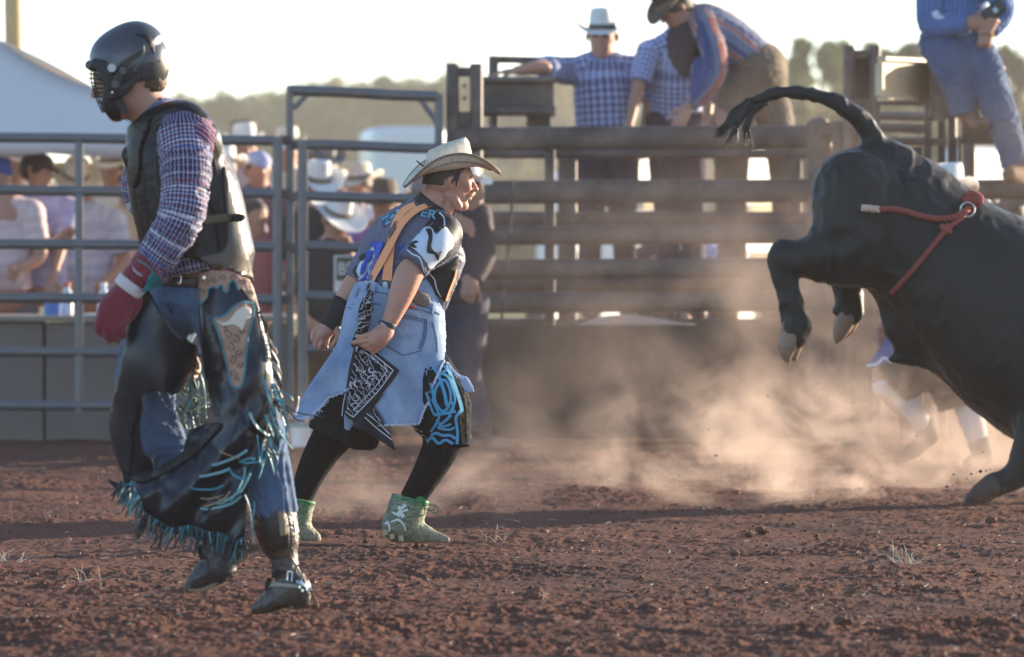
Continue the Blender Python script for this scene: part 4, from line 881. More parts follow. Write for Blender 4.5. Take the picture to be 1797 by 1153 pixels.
def figure(D, label, J, yaw=0, pitch=0, group=None, shirt=None, pants=None, hatm=None, hat_k=None, hairm=HAIRB, skin=SKIN, sleeve='short', cat='person', fat=1., boots=None, glasses=False, roll=0., cap_m=None, vox=None, hands=None, kd=.72, belt=True, wramp=1.5, base=None, feet=True, hs=1.):
    """J: joints in photo px with depth px. head, neck, shl, ell, hal, shr, elr, har, hip, [knl, ftl, knr, ftr]. Camera-left side = l."""
    s = FPX/D; m = s; vox = vox or .011*s
    low = J.get('ftl', J.get('hip')); b = P(J['hip'][0], 0, D); z0 = base if base is not None else (P(0, max(J['ftl'][1], J['ftr'][1]), D)[2] if 'ftl' in J else 0)
    t = thing('person', label, cat, (b[0], D, z0), group)
    g = lambda k, r: (J[k][0], J[k][1], J[k][2] if len(J[k]) > 2 else 0, r*s)
    # body: head, neck, arms, trunk and legs in one skin
    B = Fig(D, vox, .02*s); h = head_prims(B, g('head', 0)[:3], m*hs, yaw, pitch, roll, fat)
    B.tube([g('head', .055*fat), g('neck', .06*fat)], n=3)
    B.tube([g('neck', .07*fat), ((J['shl'][0]+J['shr'][0])/2, J['neck'][1]+.1*s, J['neck'][2], .13*s*fat), (*g('hip', 0)[:3], .13*s*fat)], kd=kd, n=6)
    for a in 'lr':
        B.tube([g('sh'+a, .05*fat), g('el'+a, .040*fat), g('ha'+a, .026*fat)], n=10)
        if 'kn'+a in J:
            hx = J['hip'][0]+(J['kn'+a][0]-J['hip'][0])*.12+(-.07 if a == 'l' else .07)*s; B.tube([(hx, J['hip'][1]+.05*s, J['hip'][2], .075*s), g('kn'+a, .052), g('ft'+a, .04)], n=10)
    parts = [(*B.mesh(), 0)]
    for a in 'lr':
        e, w = np.array(g('el'+a, 0)[:3]), np.array(g('ha'+a, 0)[:3]); hd = (hands or {}).get(a, {}); d = np.array(hd.get('d', w-e), float); nn = hd.get('n', (0, .3, -1)); Hf = Fig(D, max(.8, .0055*s), 2); hand_prims(Hf, w, d, nn, m, hd.get('curl', 35), thumb=hd.get('thumb', 1 if a == 'l' else -1)); parts.append((*Hf.mesh(), 0))
    V, Q, U, M = join_meshes(parts); obj('body', Pn(V, D), Q, skin, t, uv=U)
    if hairm is not None: Hh = Fig(D, vox*.8, 3); hair_prims(Hh, h); Hh.build('hair', hairm, t, wrinkle=lambda V, uv: .003*s*vnoise(V*(30/s), 4))
    if shirt:
        S = Fig(D, vox, .03*s); cx = (J['shl'][0]+J['shr'][0])/2; cd = (g('shl', 0)[2]+g('shr', 0)[2])/2; sw = abs(J['shr'][0]-J['shl'][0])/2/s
        S.tube([(*g('neck', 0)[:3], .075*s*fat), (cx*.8+.2*J['neck'][0], J['neck'][1]+.10*s, cd, max(.115, sw*.74)*s), ((cx+J['hip'][0])/2, (J['neck'][1]+J['hip'][1])/2, (cd+J['hip'][2])/2, .155*s*fat), (*g('hip', 0)[:3], .15*s*fat)], kd=kd, flat=(0, 1), n=12)
        S.tube([g('neck', .06), g('shl', .068*fat)], n=3, k=.05*s); S.tube([g('neck', .06), g('shr', .068*fat)], n=3, k=.05*s)
        for a in 'lr':
            A, E, Wt = g('sh'+a, .070*fat), np.array(g('el'+a, 0)), np.array(g('ha'+a, 0)); A = np.array(A)
            if sleeve == 'short': e = A+(E-A)*.8; S.tube([tuple(A), (*e[:3], .066*s*fat)], flat=(0, 1), n=6)
            else: S.tube([tuple(A), (*E[:3], .058*s*fat), (*(E+(Wt-E)*.88)[:3], .040*s)], flat=(0, 1), n=12)
        S.build('shirt', shirt, t, wrinkle=wr(wramp, .045*294/s, seed=int(D*7) % 91))
        C = Fig(D, vox*.7, 2); n0 = np.array(g('neck', 0)[:3]); C.tube([(*(n0+[-.01*s, .005*s, 0]), .074*s*fat), (*(n0+[0, -.035*s, 0]), .070*s*fat)], flat=(1, 1), n=3); C.build('collar', shirt, t)
    if pants and 'knl' in J:
        T = Fig(D, vox, .03*s)
        for a in 'lr':
            hx = J['hip'][0]+(J['kn'+a][0]-J['hip'][0])*.12+(-.075 if a == 'l' else .075)*s
            T.tube([(hx, J['hip'][1]-.02*s, J['hip'][2], .098*s*fat), (hx*.5+J['kn'+a][0]*.5, J['hip'][1]*.5+J['kn'+a][1]*.5, (J['hip'][2]+g('kn'+a, 0)[2])/2, .092*s*fat), g('kn'+a, .072), g('ft'+a, .062)], kd=1, flat=(0, 1), n=14)
        T.tube([(J['hip'][0]-.06*s, J['hip'][1], J['hip'][2], .11*s), (J['hip'][0]+.06*s, J['hip'][1], J['hip'][2], .11*s)], kd=kd*1.3, n=2); T.clip((0, J['hip'][1]-.06*s, 0), (0, -1, 0))
        T.build('trousers', pants, t, wrinkle=wr(wramp, .05*294/s, seed=3))
        if belt: Bl = Fig(D, vox*.7, 2); Bl.tube([(J['hip'][0]-.03*s, J['hip'][1]-.045*s, J['hip'][2], .145*s*fat), (J['hip'][0]+.03*s, J['hip'][1]-.045*s, J['hip'][2], .145*s*fat)], kd=kd*1.05, n=2); Bl.clip((0, J['hip'][1]-.065*s, 0), (0, -1, 0)); Bl.clip((0, J['hip'][1]-.025*s, 0), (0, 1, 0)); Bl.build('belt', BLACKL, t)
        if feet:
            for a in 'lr':
                f = g('ft'+a, 0); fd = J.get('fd'+a, (.12, 0, -.75)); fd = np.array(fd, float); fd /= np.linalg.norm(fd); p = np.array(f[:3]); K = Fig(D, vox*.8, .02*s); fl = .24*s
                K.tube([(*p, .055*s), (*(p+[0, .07*s, 0]), .045*s)], n=3); K.tube([(*(p+[0, .085*s, 0]-fd*.05*s), .042*s), (*(p+[0, .095*s, 0]+fd*fl*.5), .045*s), (*(p+[0, .105*s, 0]+fd*fl*.85), .028*s)], n=6); K.clip((0, p[1]+.135*s, 0), (0, 1, 0)); K.build('boot', boots or LEATH, t)
    if hatm: hat(t, h, D, hatm, **(hat_k or {}))
    if cap_m: capf(t, h, D, cap_m)
    if glasses:
        q = h['q']; G = Fig(D, max(1., .005*s), 1)
        for s_ in (1, -1): G.tube([q(.093, .022, .016*s_, .013), q(.090, .020, .036*s_, .014)], n=2, kd=1); G.tube([q(.085, .026, .052*s_, .004), q(.0, .022, .082*s_, .004)], n=2)
        G.tube([q(.1, .026, -.015, .004), q(.1, .026, .015, .004)], n=1); G.build('sunglasses', BLACKL, t)
    return t, h, s
# ================================================================== the rider in the foreground
def rider():
    D = 17.3; s = FPX/D
    NAVYL = mat('dark_navy_chap_leather', (.007, .012, .022), .30, .3, 7, .22, 20, dust=.08, dustcol=(.05, .045, .04), spec=.45); VESTL = mat('black_vest_leather', (.010, .010, .012), .38, .25, 10, .2, 60, spec=.28, dust=.12, dustcol=(.05, .042, .035))
    TOOL = mat('tooled_tan_leather', (.40, .235, .16), .55, .25, 28, .9, 55, bdist=.006); TEAL = mat('teal_edge_leather', (.03, .20, .24), .55, .2, 30, .1); CREAM = mat('cream_leather', (.70, .60, .48), .55, .12, 25, .1)
    GLOVE = mat('maroon_knit_glove', (.21, .018, .035), .9, .2, 40, .6, 300, sheen=.3); TAPE = mat('white_wrist_tape', (.62, .58, .56), .85, .1, 30, .3, 200); TEALK = mat('teal_glove_cuff', (.01, .20, .22), .7, .2, 20)
    HELM = mat('satin_black_helmet', (.055, .058, .065), .30, .15, 12, .02, 60, spec=.6, coat=.2); RUBB = mat('black_rubber_trim', (.02, .02, .022), .6, .2, 20, .1); WIRE = mat('black_cage_wire', (.02, .02, .025), .3, .1, 20, 0, metal=.6); SILV = mat('bright_buckle_steel', (.6, .58, .55), .2, .1, 20, 0, metal=1.)
    VEL = mat('black_velcro', (.02, .018, .018), .95, .3, 60, .4, 300)
    N, R_, W_, B2 = (.010, .016, .075), (.20, .018, .06), (.80, .80, .90), (.03, .07, .28)
    PL = plaid('navy_red_white_check', .0135*1.9, .0135*1.9, [(0, N), (.18, W_), (.27, N), (.45, R_), (.58, N), (.72, W_), (.81, N), (.90, B2)], [(0, N), (.2, W_), (.29, N), (.46, R_), (.6, N), (.74, W_), (.83, B2), (.92, N)], mixf=.5)
    t = thing('person', 'rodeo rider in black caged helmet, leather vest and fringed chaps striding left', 'person', P(400, 1060, D)[:2]+(0,))
    # skin body
    F = Fig(D, 5, 12); h = head_prims(F, (222, 138, 0), s*.95, -88, 18); F.tube([(238, 160, 0, 36), (262, 195, 5, 37), (292, 225, 8, 46)], n=6)
    F.tube([(296, 250, 5, 44), (322, 360, 5, 54), (345, 480, 10, 46)], kd=.9, n=6); F.tube([(320, 250, -66, 26), (324, 340, -100, 25), (300, 415, -104, 22), (246, 490, -94, 18)], n=10); F.tube([(295, 250, 80, 28), (250, 340, 110, 24), (300, 430, 98, 20), (318, 600, 78, 16)], n=10)
    F.tube([(312, 535, 42, 32), (264, 640, 55, 34), (258, 712, 52, 34), (275, 765, 48, 30), (330, 850, 40, 24), (386, 930, -4, 18)], n=16); F.tube([(366, 530, 2, 30), (420, 640, -28, 32), (448, 740, -44, 32), (468, 830, -44, 27), (488, 925, -42, 20), (500, 990, -40, 15)], n=16)
    parts = [(*F.mesh(), 0)]; Hf = Fig(D, 3, 3); hand_prims(Hf, (222, 515, -88), (-.42, .9, .03), (.5, .1, .85), s*.72, 26, thumb=-1); parts.append((*Hf.mesh(), 0))
    Hf = Fig(D, 3.2, 3); hand_prims(Hf, (322, 610, 70), (.4, .9, 0), (-.5, 0, -.8), s*.8, 45, thumb=1); parts.append((*Hf.mesh(), 0)); V, Q, U, M = join_meshes(parts); obj('body', Pn(V, D), Q, SKIN, t, uv=U)
    G = Fig(D, 2.6, 5); G.ell((262, 140, 2), (31, 26, 40), 20); G.tube([(240, 150, -14, 16), (262, 152, -10, 18)], n=2); G.clip((0, 161, 0), (0, 1, 0)); G.clip((228, 150, 0), (-1, .6, 0)); G.build('hair', mat('brown_curly_hair', (.12, .07, .04), .7, .4, 120, .8, 200), t, wrinkle=lambda V, uv: 3.2*vnoise(V*.16, 3)+1.6*vnoise(V*.4, 5))
    # helmet
    H = Fig(D, 2.2, 10); H.ell((226, 114, 2), (67, 62, 58), 8); H.ell((205, 104, 2), (48, 50, 54), 0); H.tube([(238, 92, 0, 56), (256, 118, 0, 38)], n=3, k=16)
    H.tube([(196, 128, 0, 38), (205, 150, 0, 30)], n=3, kd=1.45, k=10); H.ell((236, 150, 2), (38, 40, 47), 0, k=4, sub=1); H.ell((250, 168, 2), (48, 34, 60), -24, k=5, sub=1)
    H.ell((168, 158, 2), (30, 42, 42), 0, k=5, sub=1); H.ell((205, 190, 2), (40, 24, 44), 0, k=5, sub=1); H.clip((158, 118, 0), (-1, .1, 0)); hm = H.build('helmet', HELM, t)
    J = Fig(D, 2.2, 5); J.tube([(168, 112, -44, 10), (186, 122, -50, 13), (193, 150, -50, 12), (190, 178, -44, 11), (198, 198, -28, 11), (208, 204, 0, 9)], n=20, kd=.7); J.tube([(168, 112, 48, 10), (186, 122, 54, 13), (193, 150, 54, 12), (190, 178, 48, 11), (198, 198, 32, 11), (208, 204, 4, 9)], n=20, kd=.7)
    J.tube([(163, 118, -36, 8), (158, 114, 2, 9), (163, 118, 40, 8)], n=8); J.build('chin_guard', RUBB, hm)
    E = Fig(D, 2.2, 4); E.tube([(196, 168, -54, 7), (212, 158, -56, 8), (228, 145, -54, 7)], n=6, kd=.6); E.tube([(214, 122, -60, 9), (203, 150, -58, 10)], n=3, kd=.5); E.tube([(240, 134, -52, 6), (222, 158, -54, 6), (200, 172, -52, 5)], n=6, kd=.8); E.build('ear_guard', RUBB, hm)
    for (x, y, r, m_, nm) in ((196, 119, 7.5, TAPE, 'snap'), (216, 124, 6.5, HELM, 'knob'), (203, 148, 6.5, HELM, 'knob'), (267.5, 112, 2.4, RUBB, 'vent_hole'), (280, 107, 1.6, RUBB, 'vent_hole'), (197, 162, 2, SILV, 'rivet')):
        d = H.front(x, y) if nm == 'vent_hole' else -66; mb = MB(); mb.pipe([Pn([(x, y, float(d)-2)], D)[0], Pn([(x, y, float(d)+8)], D)[0]], r/s, 16); autosmooth(mb.build(nm, m_, hm))
    panel('crown_ridge', smooth_poly([(238, 60), (252, 58), (262, 62), (270, 76), (271, 94), (266, 86), (258, 70), (246, 64)], 4), D, H, RUBB, hm, step=3, lift=2, thick=3)
    panel('shell_panel', smooth_poly([(252, 76), (248, 92), (243, 105), (238, 118), (232, 128), (242, 128), (250, 110), (254, 92)], 4), D, H, HELM, hm, step=3, lift=2.2, thick=3)
    for yy, x0 in ((123, 158), (131, 157), (139, 157), (147, 160), (155, 163), (163, 167), (171, 170), (181, 174), (193, 180)):
        pts = [(186, yy+1, -47, 0), (x0+6, yy-1, -34, 0), (x0-1, yy-2, 0, 0), (x0+6, yy-1, 36, 0), (186, yy+1, 50, 0)]; mb = MB(); mb.pipe(list(map(tuple, Pn(crom([p[:3] for p in pts], 16), D))), .0026, 7); mb.build('cage_bar', WIRE, hm, smooth=True)
    for dd, ox in ((-30, 5), (-10, 0), (12, 0), (32, 5)):
        mb = MB(); mb.pipe(list(map(tuple, Pn(crom([(161+ox, 118, dd), (160+ox, 140, dd), (166+ox, 165, dd), (180+ox*.7, 198, dd*.8)], 14), D))), .0024, 7); mb.build('cage_bar', WIRE, hm, smooth=True)
    strokes('chin_strap', [([(206, 172), (214, 186), (222, 200)], [12, 15, 10])], D, lambda x, y: x*0-42, RUBB, hm, thick=5)
    mb = MB(); mb.pipe(list(map(tuple, Pn(crom([(216, 208, -20), (226, 214, -30), (240, 226, -40)], 8), D))), .0009, 5); mb.build('strap_cord', WIRE, hm)
    # shirt
    S = Fig(D, 3.6, 14); S.tube([(285, 222, 4, 52), (306, 290, 6, 72), (326, 380, 6, 78), (348, 478, 2, 72)], kd=1.05, flat=(0, 1), n=14); S.tube([(300, 222, -30, 40), (338, 246, -58, 46)], n=3); S.tube([(300, 222, 36, 40), (330, 246, 70, 46)], n=3)
    S.build('shirt', PL, t, wrinkle=wr(2.6, .03, seed=4))
    SL = Fig(D, 2.7, 8); SL.tube([(322, 236, -62, 46), (326, 285, -86, 45), (325, 335, -100, 41), (318, 378, -108, 40), (298, 418, -104, 37), (272, 458, -98, 33), (256, 484, -94, 29)], flat=(0, 1), n=30, kd=.9)
    SL.build('sleeve', PL, t, wrinkle=wr(4.6, .035, seed=12, fine=.4))
    S2 = Fig(D, 4, 8); S2.tube([(290, 240, 80, 44), (250, 330, 112, 38), (300, 420, 100, 32), (318, 590, 80, 26)], flat=(0, 1), n=20); S2.build('sleeve', PL, t)
    C = Fig(D, 2.5, 4); C.tube([(250, 222, 2, 32), (270, 210, 4, 41), (296, 196, 5, 36)], n=6, flat=(1, 1)); C.ell((244, 184, 2), (36, 30, 44), 20, sub=1, k=4); C.build('collar', PL, t, wrinkle=wr(1.5, .05, seed=8))
    # vest
    Vt = Fig(D, 3, 16); Vt.tube([(272, 232, 4, 50), (300, 290, 6, 80), (324, 380, 6, 88), (352, 452, 2, 84), (362, 500, 2, 82)], kd=1.03, n=20); Vt.tube([(272, 218, -24, 32), (320, 216, -46, 40), (350, 248, -52, 40)], n=8, k=18); Vt.tube([(272, 218, 34, 32), (320, 216, 58, 40), (350, 248, 64, 40)], n=8, k=18); Vt.tube([(345, 250, 4, 40), (378, 330, 4, 42), (408, 440, 4, 38)], n=6, kd=1.6, k=20)
    Vt.ell((325, 262, -108), (44, 76, 62), -4, sub=1, k=6); Vt.ell((306, 330, -125), (36, 90, 56), 8, sub=1, k=8); Vt.tube([(236, 172, 4, 26), (262, 200, 4, 40), (292, 196, 4, 34)], sub=1, k=5, kd=1.05)
    Vt.clip((372, 462, 0), (-.22, 1, 0)); Vt.clip((440, 486, 0), (.55, 1, 0)) if False else None
    vo = Vt.build('vest', VESTL, t, wrinkle=lambda V, uv: 1.3*fbm(V*.02, 3, 6)+.5*vnoise(V*.12, 2))
    edge = [([(248, 246), (262, 222), (285, 200), (312, 193), (340, 204), (360, 228), (374, 262), (381, 300), (376, 322)], 4.5), ([(276, 248), (272, 290), (276, 332), (286, 372)], 4)]
    strokes('edge_piping', edge, D, Vt, RUBB, vo, lift=2, thick=4)
    strokes('seam', [([(365, 205), (392, 270), (412, 350), (436, 440), (442, 470)], 2.2), ([(340, 400), (352, 430), (362, 470)], 2), ([(232, 330), (240, 390), (246, 440)], 1.6), ([(250, 305), (256, 380), (262, 450)], 1.6), ([(350, 398), (395, 392)], 1.6)], D, Vt, RUBB, vo, lift=1.6, thick=2)
    panel('velcro_patch', [(366, 351), (384, 346), (393, 372), (384, 376), (373, 374)], D, Vt, VEL, vo, step=5, lift=2.5, thick=2); panel('velcro_patch', [(376, 392), (392, 388), (408, 436), (386, 446)], D, Vt, VEL, vo, step=5, lift=2.5, thick=2)
    panel('side_strap', [(356, 380), (404, 374), (406, 387), (358, 395)], D, Vt, mat('olive_webbing', (.10, .085, .05), .8), vo, step=5, lift=5, thick=3); panel('strap_buckle', [(400, 375), (409, 374), (411, 389), (402, 390)], D, lambda x, y: Vt.front(x, y)-7, RUBB, vo, step=4, thick=4)
    panel('strap_tab', smooth_poly([(408, 376), (422, 375), (430, 381), (424, 389), (410, 388)], 4), D, lambda x, y: Vt.front(np.minimum(x, 406), y)-8+.1*(x-406), VEL, vo, step=4, thick=4)
    panel('front_flap', smooth_poly([(213, 272), (224, 250), (244, 222), (262, 206), (256, 232), (246, 262), (244, 300), (236, 330), (226, 320), (222, 300)], 4), D, lambda x, y: Vt.front(x, y)-6-.12*np.abs(x-240), VESTL, vo, step=5, thick=5)
    panel('back_flap', smooth_poly([(392, 300), (404, 320), (444, 484), (436, 487), (408, 476), (372, 466), (350, 452), (392, 440), (400, 400)], 3), D, lambda x, y: Vt.front(x, y)-3.5, mat('painted_glare_vest_leather', (.075, .062, .048), .42, .3, 9, .25, 40), vo, step=6, thick=5)  # lighter leather colour paints in the low sun's glare on the vest's back
    # belt and jeans
    Jn = Fig(D, 3.6, 16); Jn.tube([(318, 500, 6, 52), (322, 520, 6, 56)], n=2, kd=.95); Jn.tube([(300, 535, 40, 60), (262, 640, 55, 56), (258, 712, 52, 48), (275, 765, 48, 46), (330, 850, 40, 36), (392, 930, 32, 30)], n=26, flat=(0, 1)); Jn.tube([(368, 525, -4, 48), (420, 640, -30, 48), (448, 740, -48, 46), (468, 830, -46, 42), (484, 905, -42, 38)], n=22, flat=(0, 1))
    Jn.clip((0, 488, 0), (0, -1, 0)); Jn.build('jeans', denim('rider_jeans', (.035, .08, .17), (.20, .30, .42), .65, dust=.15), t, wrinkle=wr(4.2, .024, seed=31, fine=.12))
    Bt = Fig(D, 3, 4); Bt.tube([(322, 496, 6, 56), (336, 494, 6, 58)], n=2, kd=1.0); Bt.clip((270, 502, 0), (-.05, 1, 0)); Bt.clip((270, 484, 0), (.05, -1, 0)); bo = Bt.build('belt', mat('plum_leather_belt', (.055, .03, .035), .45), t)
    strokes('belt_buckle', [([(308, 485), (307, 497)], 2), ([(307, 497), (317, 497)], 2), ([(317, 497), (318, 484)], 2), ([(318, 484), (308, 485)], 2), ([(312, 484), (312, 497)], 1.6)], D, Bt, SILV, bo, lift=2, thick=2)
    strokes('fly_seam', [([(292, 505), (296, 540), (322, 580), (330, 598)], 2), ([(300, 500), (304, 530), (298, 560)], 1.5)], D, Jn, JEAND, t, lift=.8)
    # chap on the far, swinging leg
    A = Fig(D, 4, 20); A.tube([(300, 530, -10, 78), (262, 640, -5, 76), (255, 730, 0, 72), (250, 800, 0, 56), (228, 870, 0, 30)], n=20, kd=1.05); A.field()
    chapA = smooth_poly([(247, 500), (262, 512), (282, 545), (312, 586), (344, 606), (347, 622), (340, 650), (326, 672), (312, 690), (296, 690), (272, 686), (250, 694), (250, 716), (246, 750), (252, 790), (268, 806), (268, 830), (245, 848), (222, 850), (214, 830), (200, 790), (191, 748), (196, 708), (206, 664), (214, 620), (222, 575), (230, 540), (238, 515)], 3)
    fold = lambda x, y: 5*np.sin((x*.8-y*.35)*.06)+4*fbm(np.column_stack([x*.014, y*.008, x*0]), 2, 3)
    oA = panel('chap', chapA, D, lambda x, y: A.front(x, y)-6+fold(x, y), NAVYL, t, step=7, thick=5)
    strokes('rolled_edge', [([(330, 668), (300, 684), (262, 682), (238, 700), (228, 740), (224, 790), (220, 848)], [7, 8, 9, 11, 12, 12, 8])], D, lambda x, y: A.front(x, y)-12+fold(x, y), NAVYL, oA, lift=2, thick=9)
    strokes('edge_trim', [([(345, 606), (338, 645), (322, 668), (308, 686)], [3, 3, 4, 3])], D, lambda x, y: A.front(x, y)-8+fold(x, y), mat('gold_edge_suede', (.22, .15, .07), .7), oA, lift=1)
    # chap on the near leg: hangs from the belt, wraps the thigh and sweeps forward at the hem
    Bm = Fig(D, 4.5, 30); Bm.tube([(398, 480, -14, 60), (405, 520, -20, 64), (408, 570, -30, 66), (424, 640, -42, 66), (428, 720, -48, 62), (420, 800, -58, 60)], n=20, kd=1.1); Bm.tube([(420, 800, -60, 62), (370, 850, -78, 64), (320, 880, -88, 52), (268, 880, -88, 34)], n=12, kd=.55); Bm.tube([(400, 880, -64, 52), (412, 940, -60, 34)], n=4, kd=.6); Bm.field()
    chapB = smooth_poly([(350, 480), (372, 476), (405, 478), (438, 492), (452, 530), (464, 575), (474, 620), (480, 670), (482, 720), (474, 770), (458, 800), (444, 820), (434, 860), (432, 910), (428, 950), (414, 968), (396, 958), (372, 956), (340, 944), (316, 938), (298, 936), (272, 920), (252, 896), (242, 868), (232, 845), (228, 836), (258, 832), (292, 816), (322, 796), (344, 776), (358, 756), (372, 748), (380, 736), (374, 720), (366, 690), (358, 650), (352, 600), (348, 540)], 3)
    def foldB(x, y):
        k = np.clip((y-560)/260, 0, 1); v = 12*np.sin((x*.70+y*.66)*.047)*k+7*np.sin((x*.72+y*.66)*.105+1.3)*k+2.4*np.sin((x+.25*y)*.19)*k*k; return v+4*fbm(np.column_stack([x*.012, y*.008, x*0]), 2, 9)+4*np.exp(-((np.abs(vnoise(np.column_stack([x*.016-y*.006, y*.009+x*.01, x*0]), 15)))/.16)**2)
    dB = lambda x, y: Bm.front(x, y)-8+foldB(x, y)
    oB = panel('chap', chapB, D, dB, NAVYL, t, step=6, thick=5)
    # flap turned over at the front edge + dark inner side
    panel('turned_flap', smooth_poly([(374, 742), (352, 764), (318, 794), (280, 818), (236, 836), (228, 838), (240, 846), (262, 842), (300, 826), (338, 800), (368, 770), (388, 748)], 3), D, lambda x, y: dB(x, y)-5, VESTL, oB, step=5, thick=4)
    panel('inner_side', smooth_poly([(330, 762), (342, 750), (372, 742), (386, 752), (372, 772), (340, 790), (322, 790)], 3), D, lambda x, y: dB(x, y)+30, NAVYL, oB, step=6, thick=4)
    # yoke, star panel and their teal edging
    yoke = [(349, 480), (372, 474), (402, 476), (438, 490), (446, 508), (452, 530), (446, 532), (436, 524), (428, 512), (424, 506), (418, 510), (414, 498), (408, 492), (402, 500), (400, 512), (394, 512), (388, 500), (382, 506), (374, 504), (366, 508), (364, 520), (356, 530), (350, 532), (348, 505)]
    yk = panel('tooled_yoke', yoke, D, dB, TOOL, oB, step=4, lift=3, thick=3)
    strokes('teal_edging', [(yoke[10:], 2.6)], D, dB, TEAL, yk, lift=5, thick=3)
    star = smooth_poly([(374, 560), (384, 557), (398, 550), (412, 536), (428, 530), (444, 532), (447, 545), (442, 566), (437, 588), (432, 620), (430, 650), (424, 676), (414, 680), (405, 672), (400, 652), (395, 628), (388, 600), (380, 576)], 3)
    st = panel('tooled_panel', star, D, dB, TOOL, oB, step=4, lift=3, thick=3); strokes('teal_edging', [(np.vstack([star, star[:1]]), 3.4)], D, dB, TEAL, st, lift=4.5, thick=4)
    panel('steer_head_inlay', smooth_poly([(380, 563), (392, 566), (404, 560), (416, 544), (430, 538), (440, 542), (440, 556), (432, 562), (428, 572), (424, 580), (416, 572), (404, 570), (392, 572)], 3), D, dB, CREAM, st, step=3, lift=5, thick=3)
    sw = []; rr = random.Random(5)
    for (x, y, r) in [(400, 588, 8), (414, 596, 8), (404, 610, 8), (418, 618, 7), (408, 632, 8), (420, 640, 6), (410, 654, 7), (417, 666, 5), (424, 582, 5), (395, 578, 5), (360, 494, 6), (376, 490, 6), (392, 488, 6), (410, 486, 6), (426, 496, 6), (356, 512, 5), (440, 512, 5)]:
        a0 = rr.uniform(0, 6); sw.append(([(x+r*(1-k/14)*math.cos(a0+k*.62), y+r*(1-k/14)*math.sin(a0+k*.62)) for k in range(12)], [2.2, 1.6, 1]))
    strokes('scroll_tooling', sw, D, dB, mat('tooling_shadow_tan', (.16, .08, .05), .7), st, lift=3.9, thick=2, seg=2, each=True)
    strokes('stitched_crease', [([(452, 545), (462, 590), (468, 650), (462, 720), (440, 770)], 2), ([(356, 560), (360, 620), (372, 690), (384, 730)], 2), ([(430, 700), (405, 770), (370, 830), (330, 880)], 1.6)], D, dB, VESTL, oB, lift=1.5)
    mb = MB(); mb.pipe([Pn([(358, 487, float(dB(358, 487)[0])-6)], D)[0], Pn([(358, 487, float(dB(358, 487)[0])+2)], D)[0]], 3/s, 12); mb.build('rivet', SILV, yk)
    # fringe
    def strand(par, a, b, sag, w, m_, nm='fringe_strand'):
        mb = MB(); a, b = list(a), list(b)
        if par is oB:
            for q_ in (a, b):
                if 215 < q_[0] < 476 and q_[1] < 935: q_[2] = min(q_[2], float(dB(q_[0], q_[1])[0])-9)
            sag = (sag[0], sag[1], sag[2]-8)
        a, b = np.array(a, float), np.array(b, float); c = (a+b)/2+np.array(sag, float); ribbon(mb, [a, a*.4+c*.6, c*.4+b*.6, b], D, w*(.62 if par is oB and w > 4 else .8), 1.4, 10); o = mb.build(nm, m_, par, smooth=False); return o
    TEAL2 = mat('teal_fringe_leather', (.035, .24, .30), .5, .3, 30, .1); TEALD = mat('dark_teal_fringe_leather', (.012, .075, .095), .5, .4, 30, .1); TEALP = mat('pale_teal_fringe_leather', (.16, .38, .40), .5, .2, 30, .1)
    big = [((462, 662, -95), (484, 730, -100), (4, 20, 0), 8, 0), ((478, 672, -96), (500, 700, -98), (-2, 30, 0), 7, 0), ((470, 690, -96), (514, 702, -100), (10, -12, 0), 6, 0), ((484, 690, -96), (500, 772, -98), (16, 0, 0), 6, 0), ((466, 728, -100), (478, 765, -100), (10, 20, 0), 9, 0), ((438, 724, -106), (474, 764, -100), (-2, 14, 0), 9, 2),
           ((474, 720, -98), (515, 788, -98), (-6, 8, 0), 5, 0), ((480, 700, -90), (506, 775, -88), (8, 0, 0), 4, 1), ((486, 680, -90), (530, 738, -86), (0, 26, 0), 4, 1), ((500, 712, -84), (568, 730, -80), (0, 10, 0), 3, 1), ((466, 770, -98), (460, 820, -100), (-6, 0, 0), 7, 0), ((472, 780, -98), (454, 840, -98), (0, 6, 0), 5, 0),
           ((452, 765, -100), (456, 812, -104), (0, 0, 0), 6, 0), ((434, 790, -108), (372, 816, -112), (-4, 8, 0), 8, 2), ((448, 806, -108), (420, 812, -112), (0, -6, 0), 8, 0), ((466, 806, -106), (424, 812, -112), (0, 4, 0), 7, 0), ((404, 822, -112), (350, 836, -114), (0, 4, 0), 8, 2), ((402, 822, -112), (432, 840, -110), (-2, 10, 0), 7, 0), ((392, 852, -112), (334, 855, -116), (-4, 10, 0), 6, 0),
           ((430, 820, -110), (404, 880, -112), (8, 4, 0), 6, 2), ((440, 830, -108), (380, 884, -114), (6, 18, 0), 7, 2), ((432, 846, -108), (384, 876, -114), (6, 16, 0), 6, 2), ((424, 870, -110), (352, 892, -114), (2, 14, 0), 7, 2), ((404, 862, -112), (356, 888, -114), (4, 10, 0), 4, 3), ((372, 886, -114), (360, 904, -116), (0, 0, 0), 5, 4), ((430, 868, -106), (444, 952, -104), (6, -4, 0), 5, 2), ((446, 880, -104), (438, 932, -104), (4, 0, 0), 5, 0),
           ((470, 790, -92), (500, 796, -90), (-2, 8, 0), 4, 1), ((478, 742, -92), (514, 788, -90), (0, 4, 0), 5, 0), ((386, 792, -110), (420, 804, -110), (0, 2, 0), 3, 3), ((352, 874, -116), (392, 868, -114), (0, 6, 0), 3, 3), ((470, 735, -90), (464, 780, -92), (2, 2, 0), 3, 3), ((518, 728, -84), (524, 696, -84), (3, 0, 0), 7, 5), ((507, 724, -86), (512, 740, -84), (0, 4, 0), 4, 3)]
    cm = [TEAL2, BLACKL, TEALP, mat('gold_suede', (.36, .27, .14), .8), VESTL, CREAM]
    for a, b, sg, w, k in big: strand(oB, a, b, sg, w, cm[k])
    rr = random.Random(8)
